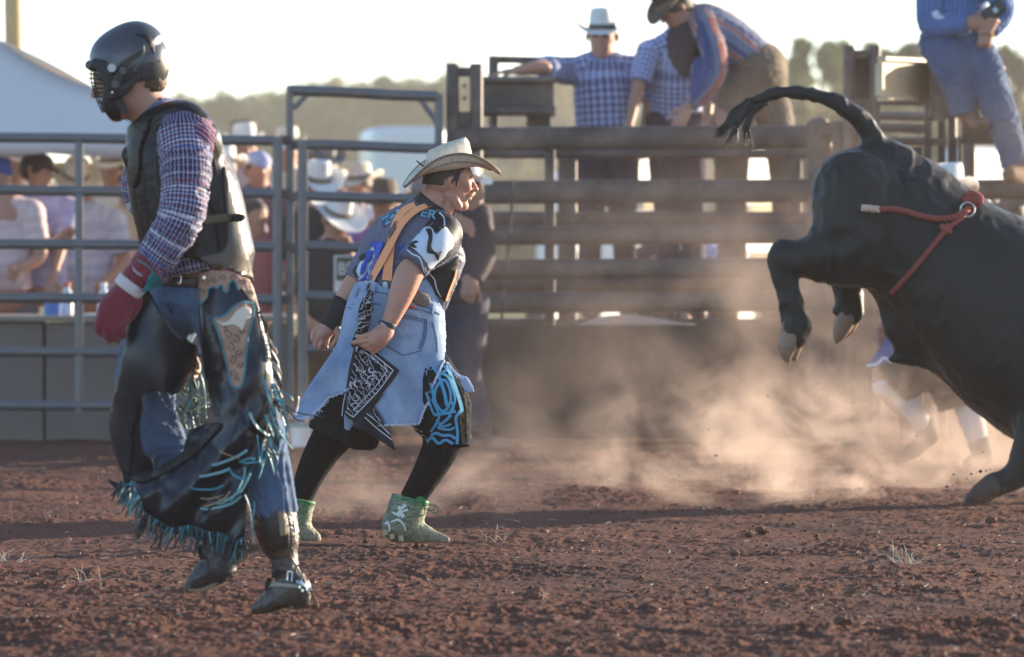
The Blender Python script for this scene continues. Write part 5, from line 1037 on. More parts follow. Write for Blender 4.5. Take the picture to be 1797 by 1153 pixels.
    for i in range(24):   # short thongs down the rear edge of the near chap
        f = i/23; x = 450+32*math.sin(f*2.2)-2; y = 532+170*f; strand(oB, (x, y, -70-18*f), (x+rr.uniform(6, 12)+8*f, y+rr.uniform(20, 34), -66-18*f), (rr.uniform(1, 6), 2, 0), rr.uniform(4, 6), [BLACKL, VESTL, BLACKL, CREAM][rr.randrange(4) if f > .25 else i % 3])
    for i in range(14):
        f = i/13; x = 482-14*f; y = 700+90*f; strand(oB, (x, y, -80), (x+rr.uniform(0, 24), y+rr.uniform(30, 60), -74), (rr.uniform(-4, 10), 4, 0), rr.uniform(3, 6), [TEAL2, BLACKL, TEALP, BLACKL][rr.randrange(4)])
    # hem fringe of the near chap
    hem = crom([(208, 858), (226, 868), (240, 884), (250, 910), (272, 926), (300, 940), (330, 936), (360, 946), (388, 950), (414, 962), (428, 946)], 104)
    for i, (x, y) in enumerate(hem):
        f = i/104; L = rr.uniform(10, 46)*(.75+.5*abs(math.sin(f*17))); dx = -14+18*f+rr.uniform(-12, 12); par = oB
        strand(par, (x+4, y-14, -100+rr.uniform(-4, 4)), (x+dx, y+L*.7, -98+rr.uniform(-6, 6)), (rr.uniform(-3, 3), rr.uniform(-2, 3), 0), rr.uniform(2.6, 5), [TEAL2, NAVYL, BLACKL, BLACKL, TEALD, TEALD, TEALP][rr.randrange(7)])
    for i in range(10): strand(oA, (236, 838+i, -70), (205+rr.uniform(-4, 14)+i*2, 868+rr.uniform(-6, 8)+i*2, -72), (0, 3, 0), 7, [TEAL2, TEALP][i % 2])
    strand(oA, (222, 856, -60), (190, 842, -62), (0, 6, 0), 14, NAVYL, 'chap_strap')
    # loops hanging between the legs: back fringe of the far chap
    for i in range(34):
        a = (rr.uniform(308, 352), rr.uniform(640, 720), rr.uniform(20, 60)); b = (rr.uniform(312, 372), rr.uniform(690, 790), rr.uniform(10, 60)); strand(oA, a, b, (rr.uniform(-26, 26), rr.uniform(0, 34), 0), rr.uniform(2.5, 5), [TEALP, BLACKL, mat('olive_fringe', (.20, .20, .10), .6), TEAL2, CREAM][rr.randrange(5)])
    # glove
    Gl = Fig(D, 2.3, 5); 
    Gl.tube([(252, 476, -94, 27), (236, 492, -92, 25), (222, 512, -90, 24), (204, 540, -90, 29), (194, 562, -90, 26)], n=10, k=6, flat=(1, 0), kd=.8)
    Gl.tube([(200, 545, -92, 27), (194, 562, -92, 25)], n=2, k=6, kd=.7)
    for i, (x, y) in enumerate(((177, 560), (190, 566), (203, 568), (215, 564))): Gl.tube([(x+5, y-12, -100, 9), (x-2, y+8, -108, 8.4), (x-3+i*.5, y+24-abs(i-1.2)*3, -104, 7.6), (x+2, y+32-abs(i-1.2)*4, -94, 6.5)], n=9, k=1.2)
    Gl.tube([(232, 512, -86, 14), (240, 528, -82, 11), (232, 548, -84, 9.5), (222, 562, -88, 8)], n=9, k=3)
    go = Gl.build('glove', GLOVE, t, wrinkle=wr(1.2, .08, seed=3))
    W = Fig(D, 2.4, 3); W.tube([(234, 494, -92, 29), (222, 510, -90, 27.5)], n=2, flat=(1, 1), kd=.85); W.build('wrist_tape', TAPE, t)
    Cf = Fig(D, 2.6, 4); Cf.tube([(270, 464, -97, 38), (250, 482, -93, 30)], n=4, flat=(1, 1), kd=.9); cf = Cf.build('glove_cuff', GLOVE, t, wrinkle=wr(1.4, .08, seed=5)); panel('cuff_gusset', smooth_poly([(288, 496), (266, 508), (250, 512), (256, 498), (262, 484), (270, 478)], 3), D, lambda x, y: Cf.front(x, y)-2, TEALK, cf, step=4, thick=3)
    strokes('cuff_edging', [([(240, 456), (258, 466), (272, 480), (284, 496)], 3)], D, lambda x, y: Cf.front(x, y)-3, TEAL, cf, thick=3)
    # boots
    BT = mat('worn_grey_boot_leather', (.038, .038, .042), .42, .35, 9, .2, 60, dust=.5, dustcol=(.15, .12, .09)); BT2 = mat('black_tooled_boot_shaft', (.022, .018, .016), .4, .3, 12, .4, 60, dust=.4, dustcol=(.18, .13, .08))
    K = Fig(D, 2.6, 9); K.tube([(482, 900, -42, 37), (488, 940, -42, 36), (496, 970, -41, 25), (502, 1000, -40, 23), (514, 1030, -40, 24)], n=14); K.tube([(518, 1032, -40, 26), (496, 1042, -40, 24), (470, 1058, -40, 17), (448, 1070, -40, 9)], n=10, kd=.95); K.tube([(524, 1036, -40, 19), (530, 1052, -40, 15)], n=3, kd=.9); K.ell((482, 893, -42), (30, 14, 30), 0, sub=1, k=3)
    K.clip((460, 1082, 0), (-.10, 1, 0)); ko = K.build('boot', BT, t, wrinkle=wr(2.2, .05, seed=9)); panel('shaft_overlay', smooth_poly([(446, 895), (484, 890), (500, 896), (508, 940), (504, 966), (484, 972), (462, 958), (448, 930)], 3), D, K, BT2, ko, step=5, lift=2.5, thick=3)
    panel('pull_strap', [(487, 898), (500, 896), (504, 938), (492, 942)], D, K, mat('tan_boot_strap', (.28, .2, .12), .6), ko, step=5, lift=5, thick=2)
    strokes('sole', [([(446, 1072), (474, 1068), (500, 1064), (520, 1066), (540, 1060)], 7)], D, K, BT2, ko, lift=3, thick=18)
    sp = [([(476, 1008), (496, 1008), (520, 1016), (538, 1022)], [13, 15, 14, 12])]; strokes('spur_strap', sp, D, K, BLACKL, ko, lift=4, thick=4); strokes('leg_thong', [([(478, 974), (500, 968), (520, 986), (534, 1012), (548, 1044), (556, 1062)], 4), ([(476, 970), (492, 974), (510, 970)], 4)], D, K, LEATH, ko, lift=4)
    strokes('strap_buckle', [([(505, 1002), (504, 1018)], 2.5), ([(513, 1004), (512, 1020)], 2.5), ([(505, 1002), (513, 1004)], 2.5)], D, K, SILV, ko, lift=8, thick=3); strokes('spur', [([(520, 1020), (534, 1026), (546, 1034)], 5), ([(540, 1026), (548, 1040)], 5)], D, K, SILV, ko, lift=10, thick=5)
    panel('strap_padding', smooth_poly([(474, 1020), (498, 1024), (524, 1026), (524, 1032), (496, 1030), (474, 1028)], 2), D, K, mat('sheepskin', (.38, .34, .28), .95, .2, 50, .8), ko, step=4, lift=4, thick=4); strokes('strap_end', [([(474, 1014), (470, 1024), (466, 1036)], [8, 9, 5])], D, K, VEL, ko, lift=5, thick=4)
    for i, (x, y) in enumerate(((529, 1022), (536, 1026), (526, 1030), (539, 1034), (531, 1036))): mb = MB(); d = float(K.front(x, y))-8; mb.pipe([Pn([(x, y, d)], D)[0], Pn([(x, y, d+5)], D)[0]], 2.6/s, 10); mb.build('spur_stud', SILV, ko)
    L = Fig(D, 2.6, 9); L.tube([(368, 885, -20, 30), (376, 930, -20, 27), (388, 970, -20, 26), (385, 996, -20, 26)], n=12); L.tube([(388, 992, -20, 27), (362, 1008, -20, 23), (332, 1031, -20, 9)], n=8, kd=.9); L.tube([(400, 975, -20, 22), (424, 965, -20, 13)], n=4, kd=.8)
    lo = L.build('boot', BT, t, wrinkle=wr(2.4, .05, seed=19)); strokes('sole', [([(330, 1036), (356, 1034), (380, 1022), (398, 1002), (410, 990), (428, 978), (434, 962)], [4, 6, 6, 6, 7, 9, 8])], D, lambda x, y: x*0-30, mat('tan_sole', (.25, .17, .10), .7), lo, thick=22)
    strokes('spur_strap', [([(350, 958), (356, 980), (362, 998)], [10, 11, 9])], D, lambda x, y: L.front(x, y), BLACKL, lo, lift=4, thick=5); strokes('spur', [([(420, 934), (419, 950)], 8)], D, lambda x, y: x*0-40, SILV, lo, thick=5)
    return t
rider()
# ================================================================== the bullfighter in the middle
def bullfighter():
    D = 21.24; s = FPX/D
    JER = mat('grey_violet_jersey', (.15, .155, .215), .6, .12, 12, .08, 200, spec=.2); BLKP = mat('black_print', (.014, .015, .016), .6, .2, 12, .05); WHTP = mat('pale_print', (.62, .70, .80), .6, .08, 12, .05); CYAN = mat('pale_cyan_print', (.17, .42, .58), .6, .1, 10, 0); BLUE = mat('royal_blue_print', (.02, .08, .48), .6, .1, 10, 0)
    ORNG = mat('orange_elastic_strap', (1., .40, .18), .8, .06, 30, .3, 300); BLSH = mat('black_shorts_fabric', (.013, .013, .016), .85, .3, 14, .12, 160, spec=.15); SKYB = mat('sky_blue_flame_print', (.06, .33, .55), .7, .12, 20, .05); LEG = mat('black_leggings', (.007, .007, .009), .9, .3, 30, .05, 200, spec=.12)
    LD = denim('light_washed_denim', (.14, .23, .39), (.50, .59, .70), .85); FRAY = mat('frayed_denim_threads', (.55, .62, .74), .9, .2, 40, .2)
    BLKN = mat('black_neoprene_sleeve', (.012, .012, .014), .8, .3, 30, .2, 200)
    def bandana_mat():
        b = NB('black_paisley_cotton'); uv = b.coord('UV', rot=(0, 0, .6)); v = b.n('ShaderNodeTexVoronoi'); b.l(uv, v.inputs['Vector']); v.inputs['Scale'].default_value = 48; d = v.outputs['Distance']
        r = b.ramp(d, [(0, (.6, .6, .66)), (.10, (.01, .01, .014)), (.34, (.5, .5, .56)), (.39, (.01, .01, .014))], 'CONSTANT'); w = b.n('ShaderNodeTexWave'); b.l(uv, w.inputs['Vector']); w.inputs['Scale'].default_value = 17; w.inputs['Distortion'].default_value = 7; w.inputs['Detail Scale'].default_value = 2
        r2 = b.ramp(w.outputs[1], [(0, (0, 0, 0)), (.90, (0, 0, 0)), (.93, (.45, .45, .5))], 'CONSTANT'); c = b.mix(1., r, r2, 'LIGHTEN'); return b.fin(c, .85, spec=.2)
    BAN = bandana_mat(); BANB = mat('black_bandana_border', (.010, .010, .013), .85, .2, 20, .1); BANW = mat('white_bandana_print', (.62, .62, .68), .85, .1, 20, 0)
    t = thing('person', 'moustached bullfighter in straw hat, orange suspenders and cut-off denim lunging right', 'person', P(690, 950, D)[:2]+(0,))
    F = Fig(D, 3.6, 9); F.tube([(760, 352, 4, 27), (745, 385, 8, 34), (715, 420, 8, 40)], n=6); F.tube([(735, 410, 8, 40), (715, 460, 5, 46), (700, 530, 0, 48), (692, 590, 0, 50)], kd=.7, n=8)
    F.tube([(672, 630, 20, 34), (624, 712, 26, 32), (594, 755, 32, 26), (562, 800, 32, 20), (527, 893, 28, 12)], n=12); F.tube([(715, 630, -14, 36), (760, 706, -22, 34), (780, 755, -28, 26), (766, 800, -29, 20), (718, 893, -24, 13)], n=12); F.tube([(680, 430, 44, 26), (650, 480, 52, 24)], n=3)
    parts = [(*F.mesh(), 0)]
    # head, finely
    H = Fig(D, 1.15, 4); h = head_prims(H, (790, 319, 4), s*.85, 98, 7, 0, .82, .018); H.tube([(776, 332, 4, 19), (766, 354, 6, 20), (752, 382, 8, 27)], n=6, k=4); H.tube([(796, 345, 0, 12), (782, 368, 0, 14)], n=3, k=5)
    H.tube([(800, 352, -19, 7), (806, 362, -14, 6)], n=3, k=6); parts.append((*H.mesh(), 0))
    A = Fig(D, 1.7, 5); A.tube([(738, 456, -58, 20), (719, 480, -72, 24.5), (706, 512, -80, 22.5), (692, 546, -86, 17.5), (680, 574, -90, 13)], n=14, k=5); parts.append((*A.mesh(), 0))
    A = Fig(D, 1.9, 5); A.tube([(640, 480, 52, 24), (614, 512, 50, 20), (593, 550, 46, 15), (580, 574, 44, 11)], n=12); parts.append((*A.mesh(), 0))
    # near hand: loose, fingers pointing left, thumb and index reaching forward
    Hn = Fig(D, .95, 2); w = np.array([678, 578, -92.])
    def fing(G, pts, k=1.5, n=None): G.tube(pts, k=k, n=n or (len(pts)-1)*4)
    Hn.tube([(680, 572, -91, 14), (668, 588, -94, 16.5), (656, 598, -95, 15)], k=5, n=5); Hn.tube([(676, 584, -90, 15), (666, 600, -90, 13)], k=5, n=3); Hn.tube([(662, 588, -96, 13), (650, 594, -97, 9)], k=4, n=3)
    fing(Hn, [(656, 586, -99, 6.2), (642, 590, -102, 5.6), (632, 592, -102, 5.0), (627, 590, -100, 4.2)]); fing(Hn, [(652, 596, -99, 6), (638, 599, -103, 5.4), (626, 600, -103, 4.6), (620.5, 601, -101, 3.8)])
    fing(Hn, [(656, 602, -98, 6), (644, 606, -101, 5.4), (634, 604, -98, 4.8), (636, 601, -92, 4.2)]); fing(Hn, [(660, 606, -96, 5.8), (650, 611, -99, 5.2), (641, 609, -95, 4.6), (643, 606, -89, 4)]); fing(Hn, [(666, 606, -92, 5.4), (660, 614, -93, 4.8), (654, 617, -90, 4.2), (652, 612, -85, 3.7)])
    parts.append((*Hn.mesh(), 0))
    Hf = Fig(D, 1.0, 2); Hf.tube([(584, 566, 44, 13), (572, 580, 42, 15), (563, 588, 40, 13)], k=5, n=5); Hf.tube([(588, 572, 40, 10), (594, 588, 34, 6), (588, 600, 30, 5), (584, 606, 30, 4)], k=3, n=9)
    fing(Hf, [(560, 576, 40, 6.2), (551, 584, 36, 5.4), (549, 594, 34, 4.8), (552, 601, 36, 4.2)]); fing(Hf, [(562, 584, 38, 6), (556, 595, 34, 5.2), (554, 605, 34, 4.6), (557, 609, 37, 4)]); fing(Hf, [(568, 588, 38, 6), (564, 600, 34, 5.2), (561, 609, 34, 4.6), (564, 612, 38, 4)]); fing(Hf, [(575, 588, 40, 5.6), (573, 600, 38, 5), (571, 607, 38, 4.4), (573, 609, 41, 3.8)]); parts.append((*Hf.mesh(), 0))
    V, Q, U, M = join_meshes(parts); obj('body', Pn(V, D), Q, mat('fighter_skin', (.50, .255, .175), .5, .12, 34, .12, 260, spec=.4), t, uv=U)
    eyes(t, h, D, (1, -1)); q = h['q']
    G = Fig(D, 1.3, 3); hair_prims(G, h, len_=-.012, t=.001, front=.004); G.tube([q(.02, .03, .077, .009), q(.022, -.012, .079, .006)], n=3); G.tube([q(.02, .03, -.077, .009), q(.022, -.012, -.079, .006)], n=3); G.build('hair', HAIRB, t, wrinkle=lambda V, uv: .5*vnoise(V*.5, 3))
    G = Fig(D, .8, 1.5)
    for s_ in (1, -1): G.tube([q(.108, -.036, .002*s_, .0085), q(.101, -.043, .016*s_, .010), q(.088, -.056, .030*s_, .0085), q(.074, -.074, .036*s_, .005)], n=12)
    G.build('moustache', mat('sandy_moustache', (.46, .31, .18), .7, .4, 120, .9, 300), t, wrinkle=lambda V, uv: .6*vnoise(V*np.array([.5, 1.4, .5]), 3))
    G = Fig(D, .8, 1)
    for s_ in (1, -1): G.tube([q(.093, .034, .018*s_, .005), q(.088, .038, .035*s_, .006), q(.076, .032, .050*s_, .004)], n=6)
    G.build('eyebrows', HAIRB, t)
    ho, L, c, f, sd, up = hat(t, dict(h, m=s*.98), D, STRAWHAT, brim=(.186, .160), crown_h=.100, a0=.092, b0=.078, curl=.058, dip=.040, tilt=15, lift=.048, band=None, bind=mat('hat_edge_brown', (.22, .16, .10), .7), scale=1.0, back=-.004, roll=0)
    # braided edge trim on the brim: two dotted lines
    def ringdots(u, r, gap):
        a0, b0 = .092, .078; TH = np.linspace(0, 2*math.pi, gap, endpoint=False); cs, sn = np.cos(TH), np.sin(TH); ra, rb = a0+(.186-a0)*u, b0+(.160-b0)*u; z = .058*np.abs(sn)**2.2*u**1.7-.045*np.abs(cs)**2.4*u**1.3; sh = 1-.16*np.abs(sn)**3*u
        X = c[None]+s*(np.column_stack([cs*ra, sn*rb*sh, z])@np.array([f, sd, up])); mb = MB()
        for i in range(gap):
            a, b = Pn(X[[i, (i+1) % gap]], D); a = np.array(a); b = np.array(b); m_ = a+(b-a)*.55; mb.pipe([tuple(a), tuple(m_)], r, 5)
        mb.build('braid_trim', BAND, ho)
    ringdots(.95, .0042, 96); ringdots(.62, .0036, 80)
    mb = MB(); mb.pipe(list(map(tuple, Pn(np.array([[744, 292, 8], [738, 288, 4], [731, 282, 0]]), D))), [.003, .0035, .0025], 6); mb.build('hat_pick', BLACKL, ho)
    for i in range(5): mb = MB(); x = 744+i*6.5; mb.pipe(list(map(tuple, Pn(np.array([[x, 283+i*-.6, -34+i*-1.5], [x+3, 290-i*.8, -36-i*1.5]]), D))), .0018, 5); mb.build('vent_slit', BAND, ho)
    # jersey
    Jr = Fig(D, 2.0, 14); Jr.tube([(752, 372, 6, 26), (742, 397, 8, 48), (728, 430, 4, 59), (716, 470, 0, 62), (707, 508, 0, 63), (702, 540, 0, 63)], kd=.72, n=20, flat=(0, 1)); Jr.tube([(750, 380, 0, 26), (778, 404, -20, 28)], n=4, k=12); Jr.tube([(735, 384, 16, 34), (690, 410, 34, 38), (664, 440, 44, 30)], n=6, k=14)
    Jr.tube([(780, 412, -22, 31), (762, 430, -44, 35), (738, 449, -60, 32), (722, 466, -68, 30)], n=14, flat=(0, 1), k=9); Jr.tube([(664, 440, 44, 30), (640, 478, 52, 30), (630, 494, 52, 28)], n=8, flat=(0, 1), k=8); Jr.tube([(774, 455, 6, 42), (768, 500, 0, 30), (760, 530, 0, 26)], n=6, k=16)
    Jr.ell((766, 330, 4), (40, 34, 40), 20, sub=1, k=3); Jr.field()
    jo = Jr.build('jersey', JER, t, wrinkle=wr(1.9, .06, seed=22, fine=.3))
    nk = Fig(D, 1.5, 3); nk.tube([(762, 352, 4, 30), (752, 366, 6, 33)], n=3, flat=(1, 1)); nk.build('neckband', BLKP, jo)
    # sleeve and side prints
    pj = lambda nm, pts, m_, lift=2.0, sm=True, st=3.5, n=4, par=jo: panel(nm, smooth_poly(pts, n) if sm else pts, D, Jr, m_, par, step=st, lift=lift, thick=2.5)
    pj('sleeve_print', [(768, 372), (790, 376), (806, 392), (812, 410), (808, 432), (796, 450), (780, 462), (764, 474), (748, 480), (742, 468), (730, 452), (716, 440), (722, 424), (738, 404), (752, 388)], BLKP, 2.2)
    pj('side_print', [(762, 474), (790, 462), (806, 450), (803, 480), (796, 510), (784, 528), (768, 520), (748, 512), (740, 508), (748, 490)], BLKP, 2.2)
    pj('white_print', [(719, 430), (732, 412), (746, 398), (758, 400), (764, 410), (770, 400), (782, 398), (790, 408), (796, 420), (795, 434), (786, 442), (780, 452), (768, 462), (760, 470), (752, 474), (748, 462), (738, 448), (728, 438)], WHTP, 4)
    pj('spike_print', [(747, 402), (757, 402), (759, 418), (757, 434), (768, 444), (776, 440), (772, 450), (769, 457), (762, 446), (750, 443), (750, 428), (752, 414)], BLKP, 6)
    pj('leaf_print', [(766, 412), (768, 402), (776, 398), (784, 396), (776, 402), (770, 408)], BLKP, 6, n=3, st=2.5); pj('leaf_print', [(718, 428), (728, 422), (734, 424), (726, 428), (732, 434), (722, 434)], BLKP, 6, n=3, st=2.5)
    strokes('crack_print', [([(771, 373), (778, 380), (780, 388), (780, 398)], [3, 2, 2.5]), ([(714, 438), (724, 446), (736, 452), (742, 468), (745, 480)], [2, 3, 1]), ([(749, 476), (762, 490), (766, 506), (774, 522)], [1, 2.5, 1])], D, Jr, WHTP, jo, lift=5, thick=3, each=True)
    pj('rolled_cuff', [(708, 440), (722, 438), (740, 450), (748, 468), (746, 480), (730, 472), (712, 464), (697, 464), (692, 458)], mat('jersey_cuff', (.10, .10, .14), .65, .1, 12), 3.5, st=3.5)
    pj('far_sleeve_white', [(648, 440), (656, 432), (662, 440), (662, 460), (656, 478), (640, 494), (630, 492), (624, 478), (632, 460)], WHTP, 2.2); pj('far_sleeve_spike', [(632, 448), (641, 444), (640, 453), (634, 458), (630, 454)], BLKP, 4, n=3); pj('far_sleeve_mark', [(618, 474), (626, 466), (624, 476), (630, 488), (622, 484)], BLKP, 4, n=3)
    pj('blue_arch', [(648, 428), (662, 424), (674, 426), (668, 440), (660, 460), (648, 484), (640, 494), (628, 492), (638, 486), (650, 466), (657, 446), (655, 434)], BLUE, 5, st=3)
    pj('blue_bar', [(643, 442), (655, 440), (651, 456), (644, 462), (640, 476), (632, 482), (634, 466), (640, 456)], BLUE, 6, n=3, st=3)
    def jl(txt, org, ux, uy, m_, nm='lettering', lift=4.5): return lettering(nm, txt, org, ux, uy, D, Jr, m_, jo, lift=lift, thick=2.5)
    # printed words on the back, partly hidden by the straps
    panel('name_bar', [(670, 384), (700, 366), (704, 372), (684, 392), (672, 398)], D, Jr, CYAN, jo, step=3, lift=2.6, thick=2); jl('FO', (672, 398), (24, -20), (-2, -11), mat('dark_teal_outline', (.03, .07, .11), .6), lift=5.2)
    jl('TER', (720, 377), (44, 9), (4, -16), mat('dark_teal_outline', (.03, .07, .11), .6), lift=4.0); jl('TER', (721.5, 375.5), (43, 9), (4, -14.5), CYAN, lift=5.6)
    jl('IS', (695, 441), (13, 1), (2, -12), BLUE); jl('C', (697, 457), (8, 0), (1, -12), BLUE); jl('IN', (666, 461), (11, 0), (4, -20), BLUE); jl('SOU', (658, 484), (17, 0), (3, -13), BLUE); jl('T', (741, 493), (6, 0), (0, -12), BLUE); strokes('underline', [([(664, 463), (676, 464), (690, 463)], 1.4)], D, Jr, WHTP, jo, lift=5)
    # suspenders
    st = lambda pts, w, nm='suspender', lift=7: strokes(nm, [(pts, w)], D, Jr, ORNG, sus, lift=lift, thick=3.5, seg=4)
    sus = thing('suspenders', 'x', 'x', (0, 0, 0)); 
    for k in ('label', 'category'): del sus[k]
    sus.parent = t; sus.location = -Vector(t.location)
    st([(728, 358), (710, 368), (697, 384), (690, 405), (686, 430), (682, 460), (679, 492)], [9, 12, 12, 13, 14, 15, 17], lift=6.5); st([(772, 355), (750, 360), (728, 370), (708, 388), (695, 408), (684, 430), (670, 456), (658, 478), (650, 491)], [7, 9, 11, 12, 13, 13, 13, 12, 14], lift=11)
    st([(802, 474), (798, 490), (790, 510), (784, 528)], [3, 4, 4, 4]); panel('strap_patch', [(694, 386), (695, 400), (688, 412), (682, 420), (682, 406), (688, 396)], D, Jr, mat('brown_patch', (.13, .09, .09), .7), sus, step=3, lift=12, thick=2)
    for x, y in ((642, 503), (676, 505)): panel('clip', smooth_poly([(x-4, y-9), (x+4, y-9), (x+4.5, y+6), (x, y+8), (x-4, y+6)], 3), D, lambda a, b: Jr.front(a, np.minimum(b, 500))-11, mat('white_clip', (.7, .7, .68), .4, .05), sus, step=4, thick=3)
    # cut-off denim: waist and hips, then loose panels
    Hp = Fig(D, 2.4, 14); Hp.tube([(697, 505, 0, 74), (694, 540, 0, 84), (690, 590, 0, 92), (690, 640, 0, 90)], kd=.78, n=12); Hp.clip((697, 505, 0), (-.34, -1, 0)); Hp.clip((620, 497, 0), (-1, -.35, 0)); Hp.clip((690, 660, 0), (0, 1, 0)); Hp.field()
    dn = Hp.build('cutoff_jeans', LD, t, wrinkle=wr(1.8, .05, seed=41, fine=.4))
    Sk = Fig(D, 4, 20); Sk.tube([(694, 520, 0, 84), (690, 600, 0, 98), (688, 680, -6, 108), (690, 760, -10, 112)], kd=.72, n=14); Sk.field()
    def fd(x, y):
        k = np.clip((y-590)/120, 0, 1.2); return k*(13*np.sin((x-.35*y)*.055)+7*np.sin((x-.2*y)*.11+2))+4.5*fbm(np.column_stack([x*.03, y*.02, x*0]), 3, 14)
    dS = lambda x, y: Sk.front(x, y)-3+fd(x, y)
    main = [(640, 500), (662, 497), (668, 502), (700, 512), (742, 526), (776, 544), (772, 562), (778, 590), (780, 612), (780, 632), (772, 648), (764, 664), (758, 690), (748, 712), (738, 736), (733, 744), (712, 743), (690, 746), (664, 744), (640, 735), (632, 690), (636, 620)]
    pm = panel('skirt_panel', smooth_poly(main, 2), D, dS, LD, dn, step=5, thick=3)
    left = [(622, 498), (645, 500), (640, 560), (632, 610), (626, 650), (618, 676), (596, 690), (574, 697), (566, 712), (552, 722), (536, 730), (520, 735), (512, 728), (524, 708), (540, 680), (562, 648), (584, 616), (592, 600), (598, 575), (606, 540)]
    pl = panel('skirt_flap', smooth_poly(left, 2), D, lambda x, y: dS(np.maximum(x, 596), y)-2+np.clip(596-x, 0, 99)*.35+2.5*np.sin((x+y*.6)*.09), LD, dn, step=5, thick=3)
    rgt = [(778, 630), (788, 636), (797, 648), (804, 656), (818, 662), (828, 676), (832, 688), (820, 688), (812, 686), (806, 676), (796, 664), (786, 650)]
    panel('skirt_flap', smooth_poly(rgt, 2), D, lambda x, y: dS(np.minimum(x, 782), y)+10+np.clip(x-782, 0, 99)*.3, LD, dn, step=4, thick=3)
    panel('hem_tag', [(604, 726), (616, 728), (622, 744), (612, 756), (604, 752)], D, lambda x, y: x*0-40, LD, dn, step=5, thick=3)
    rr = random.Random(3); mb = MB()
    edges = [([(512, 728), (524, 734), (540, 730), (556, 720), (568, 708), (576, 697)], pl, 8), ([(780, 632), (772, 650), (763, 670), (756, 696), (745, 718), (735, 744)], pm, 5), ([(786, 636), (798, 652), (808, 660), (820, 664), (830, 680)], pm, 5), ([(660, 745), (700, 745), (732, 744)], pm, 3), ([(576, 697), (598, 690), (618, 678)], pl, 4)]
    for e, par, L in edges:
        pts = crom(e, int(10*len(e)))
        for x, y in pts:
            z = float(dS(max(600, min(x, 782)), y)[0])-6+(max(0, 596-x)*.35); a = rr.uniform(-1.2, 1.2); l = rr.uniform(.4, 1.3)*L; ribbon(mb, [(x-1, y-1, z), (x+math.sin(a)*l*.5-1, y+l*.5, z-2), (x+math.sin(a)*l-2, y+math.cos(a)*l, z-1)], D, 1.5, .9, 3)
    mb.build('frayed_threads', FRAY, dn, kind='stuff')
    mb = MB(); ribbon(mb, [(606, 690, -60), (602, 712, -66), (600, 730, -64)], D, 1.4, 1, 6); mb.build('loose_thread', FRAY, dn)
    strokes('fray_edge', [(e, [4, 3, 4, 3]) for e, _, _ in edges[:3]], D, lambda x, y: dS(np.clip(x, 600, 782), y)+np.clip(596-x, 0, 99)*.35, FRAY, dn, lift=4, thick=3)
    # jeans details
    SE = mat('denim_seam_shadow', (.06, .11, .22), .9, .2, 40); DS = lambda x, y: np.minimum(dS(x, y), Hp.front(x, y))
    strokes('pocket_seam', [([(700, 552), (716, 554), (734, 558), (749, 562)], 1.5), ([(749, 560), (748, 584), (742, 606), (738, 616)], 1.5), ([(738, 616), (724, 619), (708, 623), (692, 614), (680, 606)], 1.5), ([(745, 561), (744, 584), (738, 604), (734, 612)], 1.2), ([(700, 556), (734, 562), (746, 565)], 1.0)], D, DS, SE, dn, lift=2, thick=2)
    strokes('waist_seam', [([(640, 508), (700, 520), (742, 534), (772, 552)], 1.4), ([(616, 534), (640, 532), (668, 534)], 1.4), ([(712, 537), (740, 544), (760, 550)], 1.3), ([(655, 500), (652, 540), (640, 600)], 1.3), ([(608, 540), (616, 542), (612, 568), (604, 596)], 1.3), ([(758, 564), (766, 590), (768, 620)], 1.2)], D, DS, SE, dn, lift=2, thick=2)
    panel('leather_patch', smooth_poly([(728, 511), (742, 513), (755, 521), (752, 538), (738, 537), (723, 528)], 2), D, DS, mat('grey_leather_patch', (.12, .10, .09), .7, .25, 40, .4), dn, step=4, lift=3, thick=3); panel('red_tab', [(717, 536), (728, 537), (727, 542), (716, 540)], D, DS, mat('red_tab', (.45, .03, .04), .7, .05), dn, step=4, lift=4, thick=2)
    strokes('belt_loop', [([(764, 530), (762, 540), (759, 552)], 4), ([(626, 504), (622, 520)], 4), ([(657, 498), (655, 516)], 4)], D, DS, LD, dn, lift=5, thick=3)
    # bandana
    dB = lambda x, y: dS(x, y)-8+2.5*np.sin((x+y)*.09)
    bo = panel('bandana', [(612, 648), (622, 606), (632, 596), (658, 616), (684, 636), (701, 650), (690, 668), (668, 694), (650, 716), (628, 740), (612, 735), (604, 726), (606, 690)], D, dB, BANB, t, step=5, thick=2.5)
    panel('bandana_print', [(618, 648), (626, 610), (634, 606), (656, 622), (678, 640), (690, 650), (682, 664), (660, 690), (640, 712), (620, 732), (609, 726), (610, 690)], D, dB, BAN, bo, step=5, lift=1.6, thick=1.5)
    strokes('border_line', [([(634, 606), (656, 622), (690, 650)], 1.6), ([(690, 650), (662, 688), (620, 732)], 1.6), ([(620, 732), (606, 722)], 1.6), ([(632, 612), (654, 628), (680, 650)], 1.2), ([(680, 650), (656, 682), (620, 720)], 1.2)], D, dB, BANW, bo, lift=3.4, thick=1.5)
    ps = []
    for (x, y, r, a) in [(652, 648, 8, .5), (654, 664, 8, 2.8), (628, 672, 9, 1.6), (645, 676, 6, 4), (622, 700, 8, 5), (636, 650, 5, 0), (625, 712, 8, 3)]: ps.append(([(x+r*(1-k/11)*math.cos(a+k*.55)*1.15, y+r*(1-k/11)*math.sin(a+k*.55)*.8) for k in range(9)], [1.8, 1.2, .8]))
    strokes('paisley_print', ps, D, dB, BANW, bo, lift=3.4, thick=1.5, seg=2)
    b2 = panel('bandana_tail', [(622, 738), (640, 722), (652, 712), (664, 728), (676, 748), (688, 770), (694, 791), (668, 774), (642, 760), (622, 750)], D, lambda x, y: dB(np.minimum(x, 690), np.minimum(y, 745))-4, BANB, bo, step=5, thick=2.5)
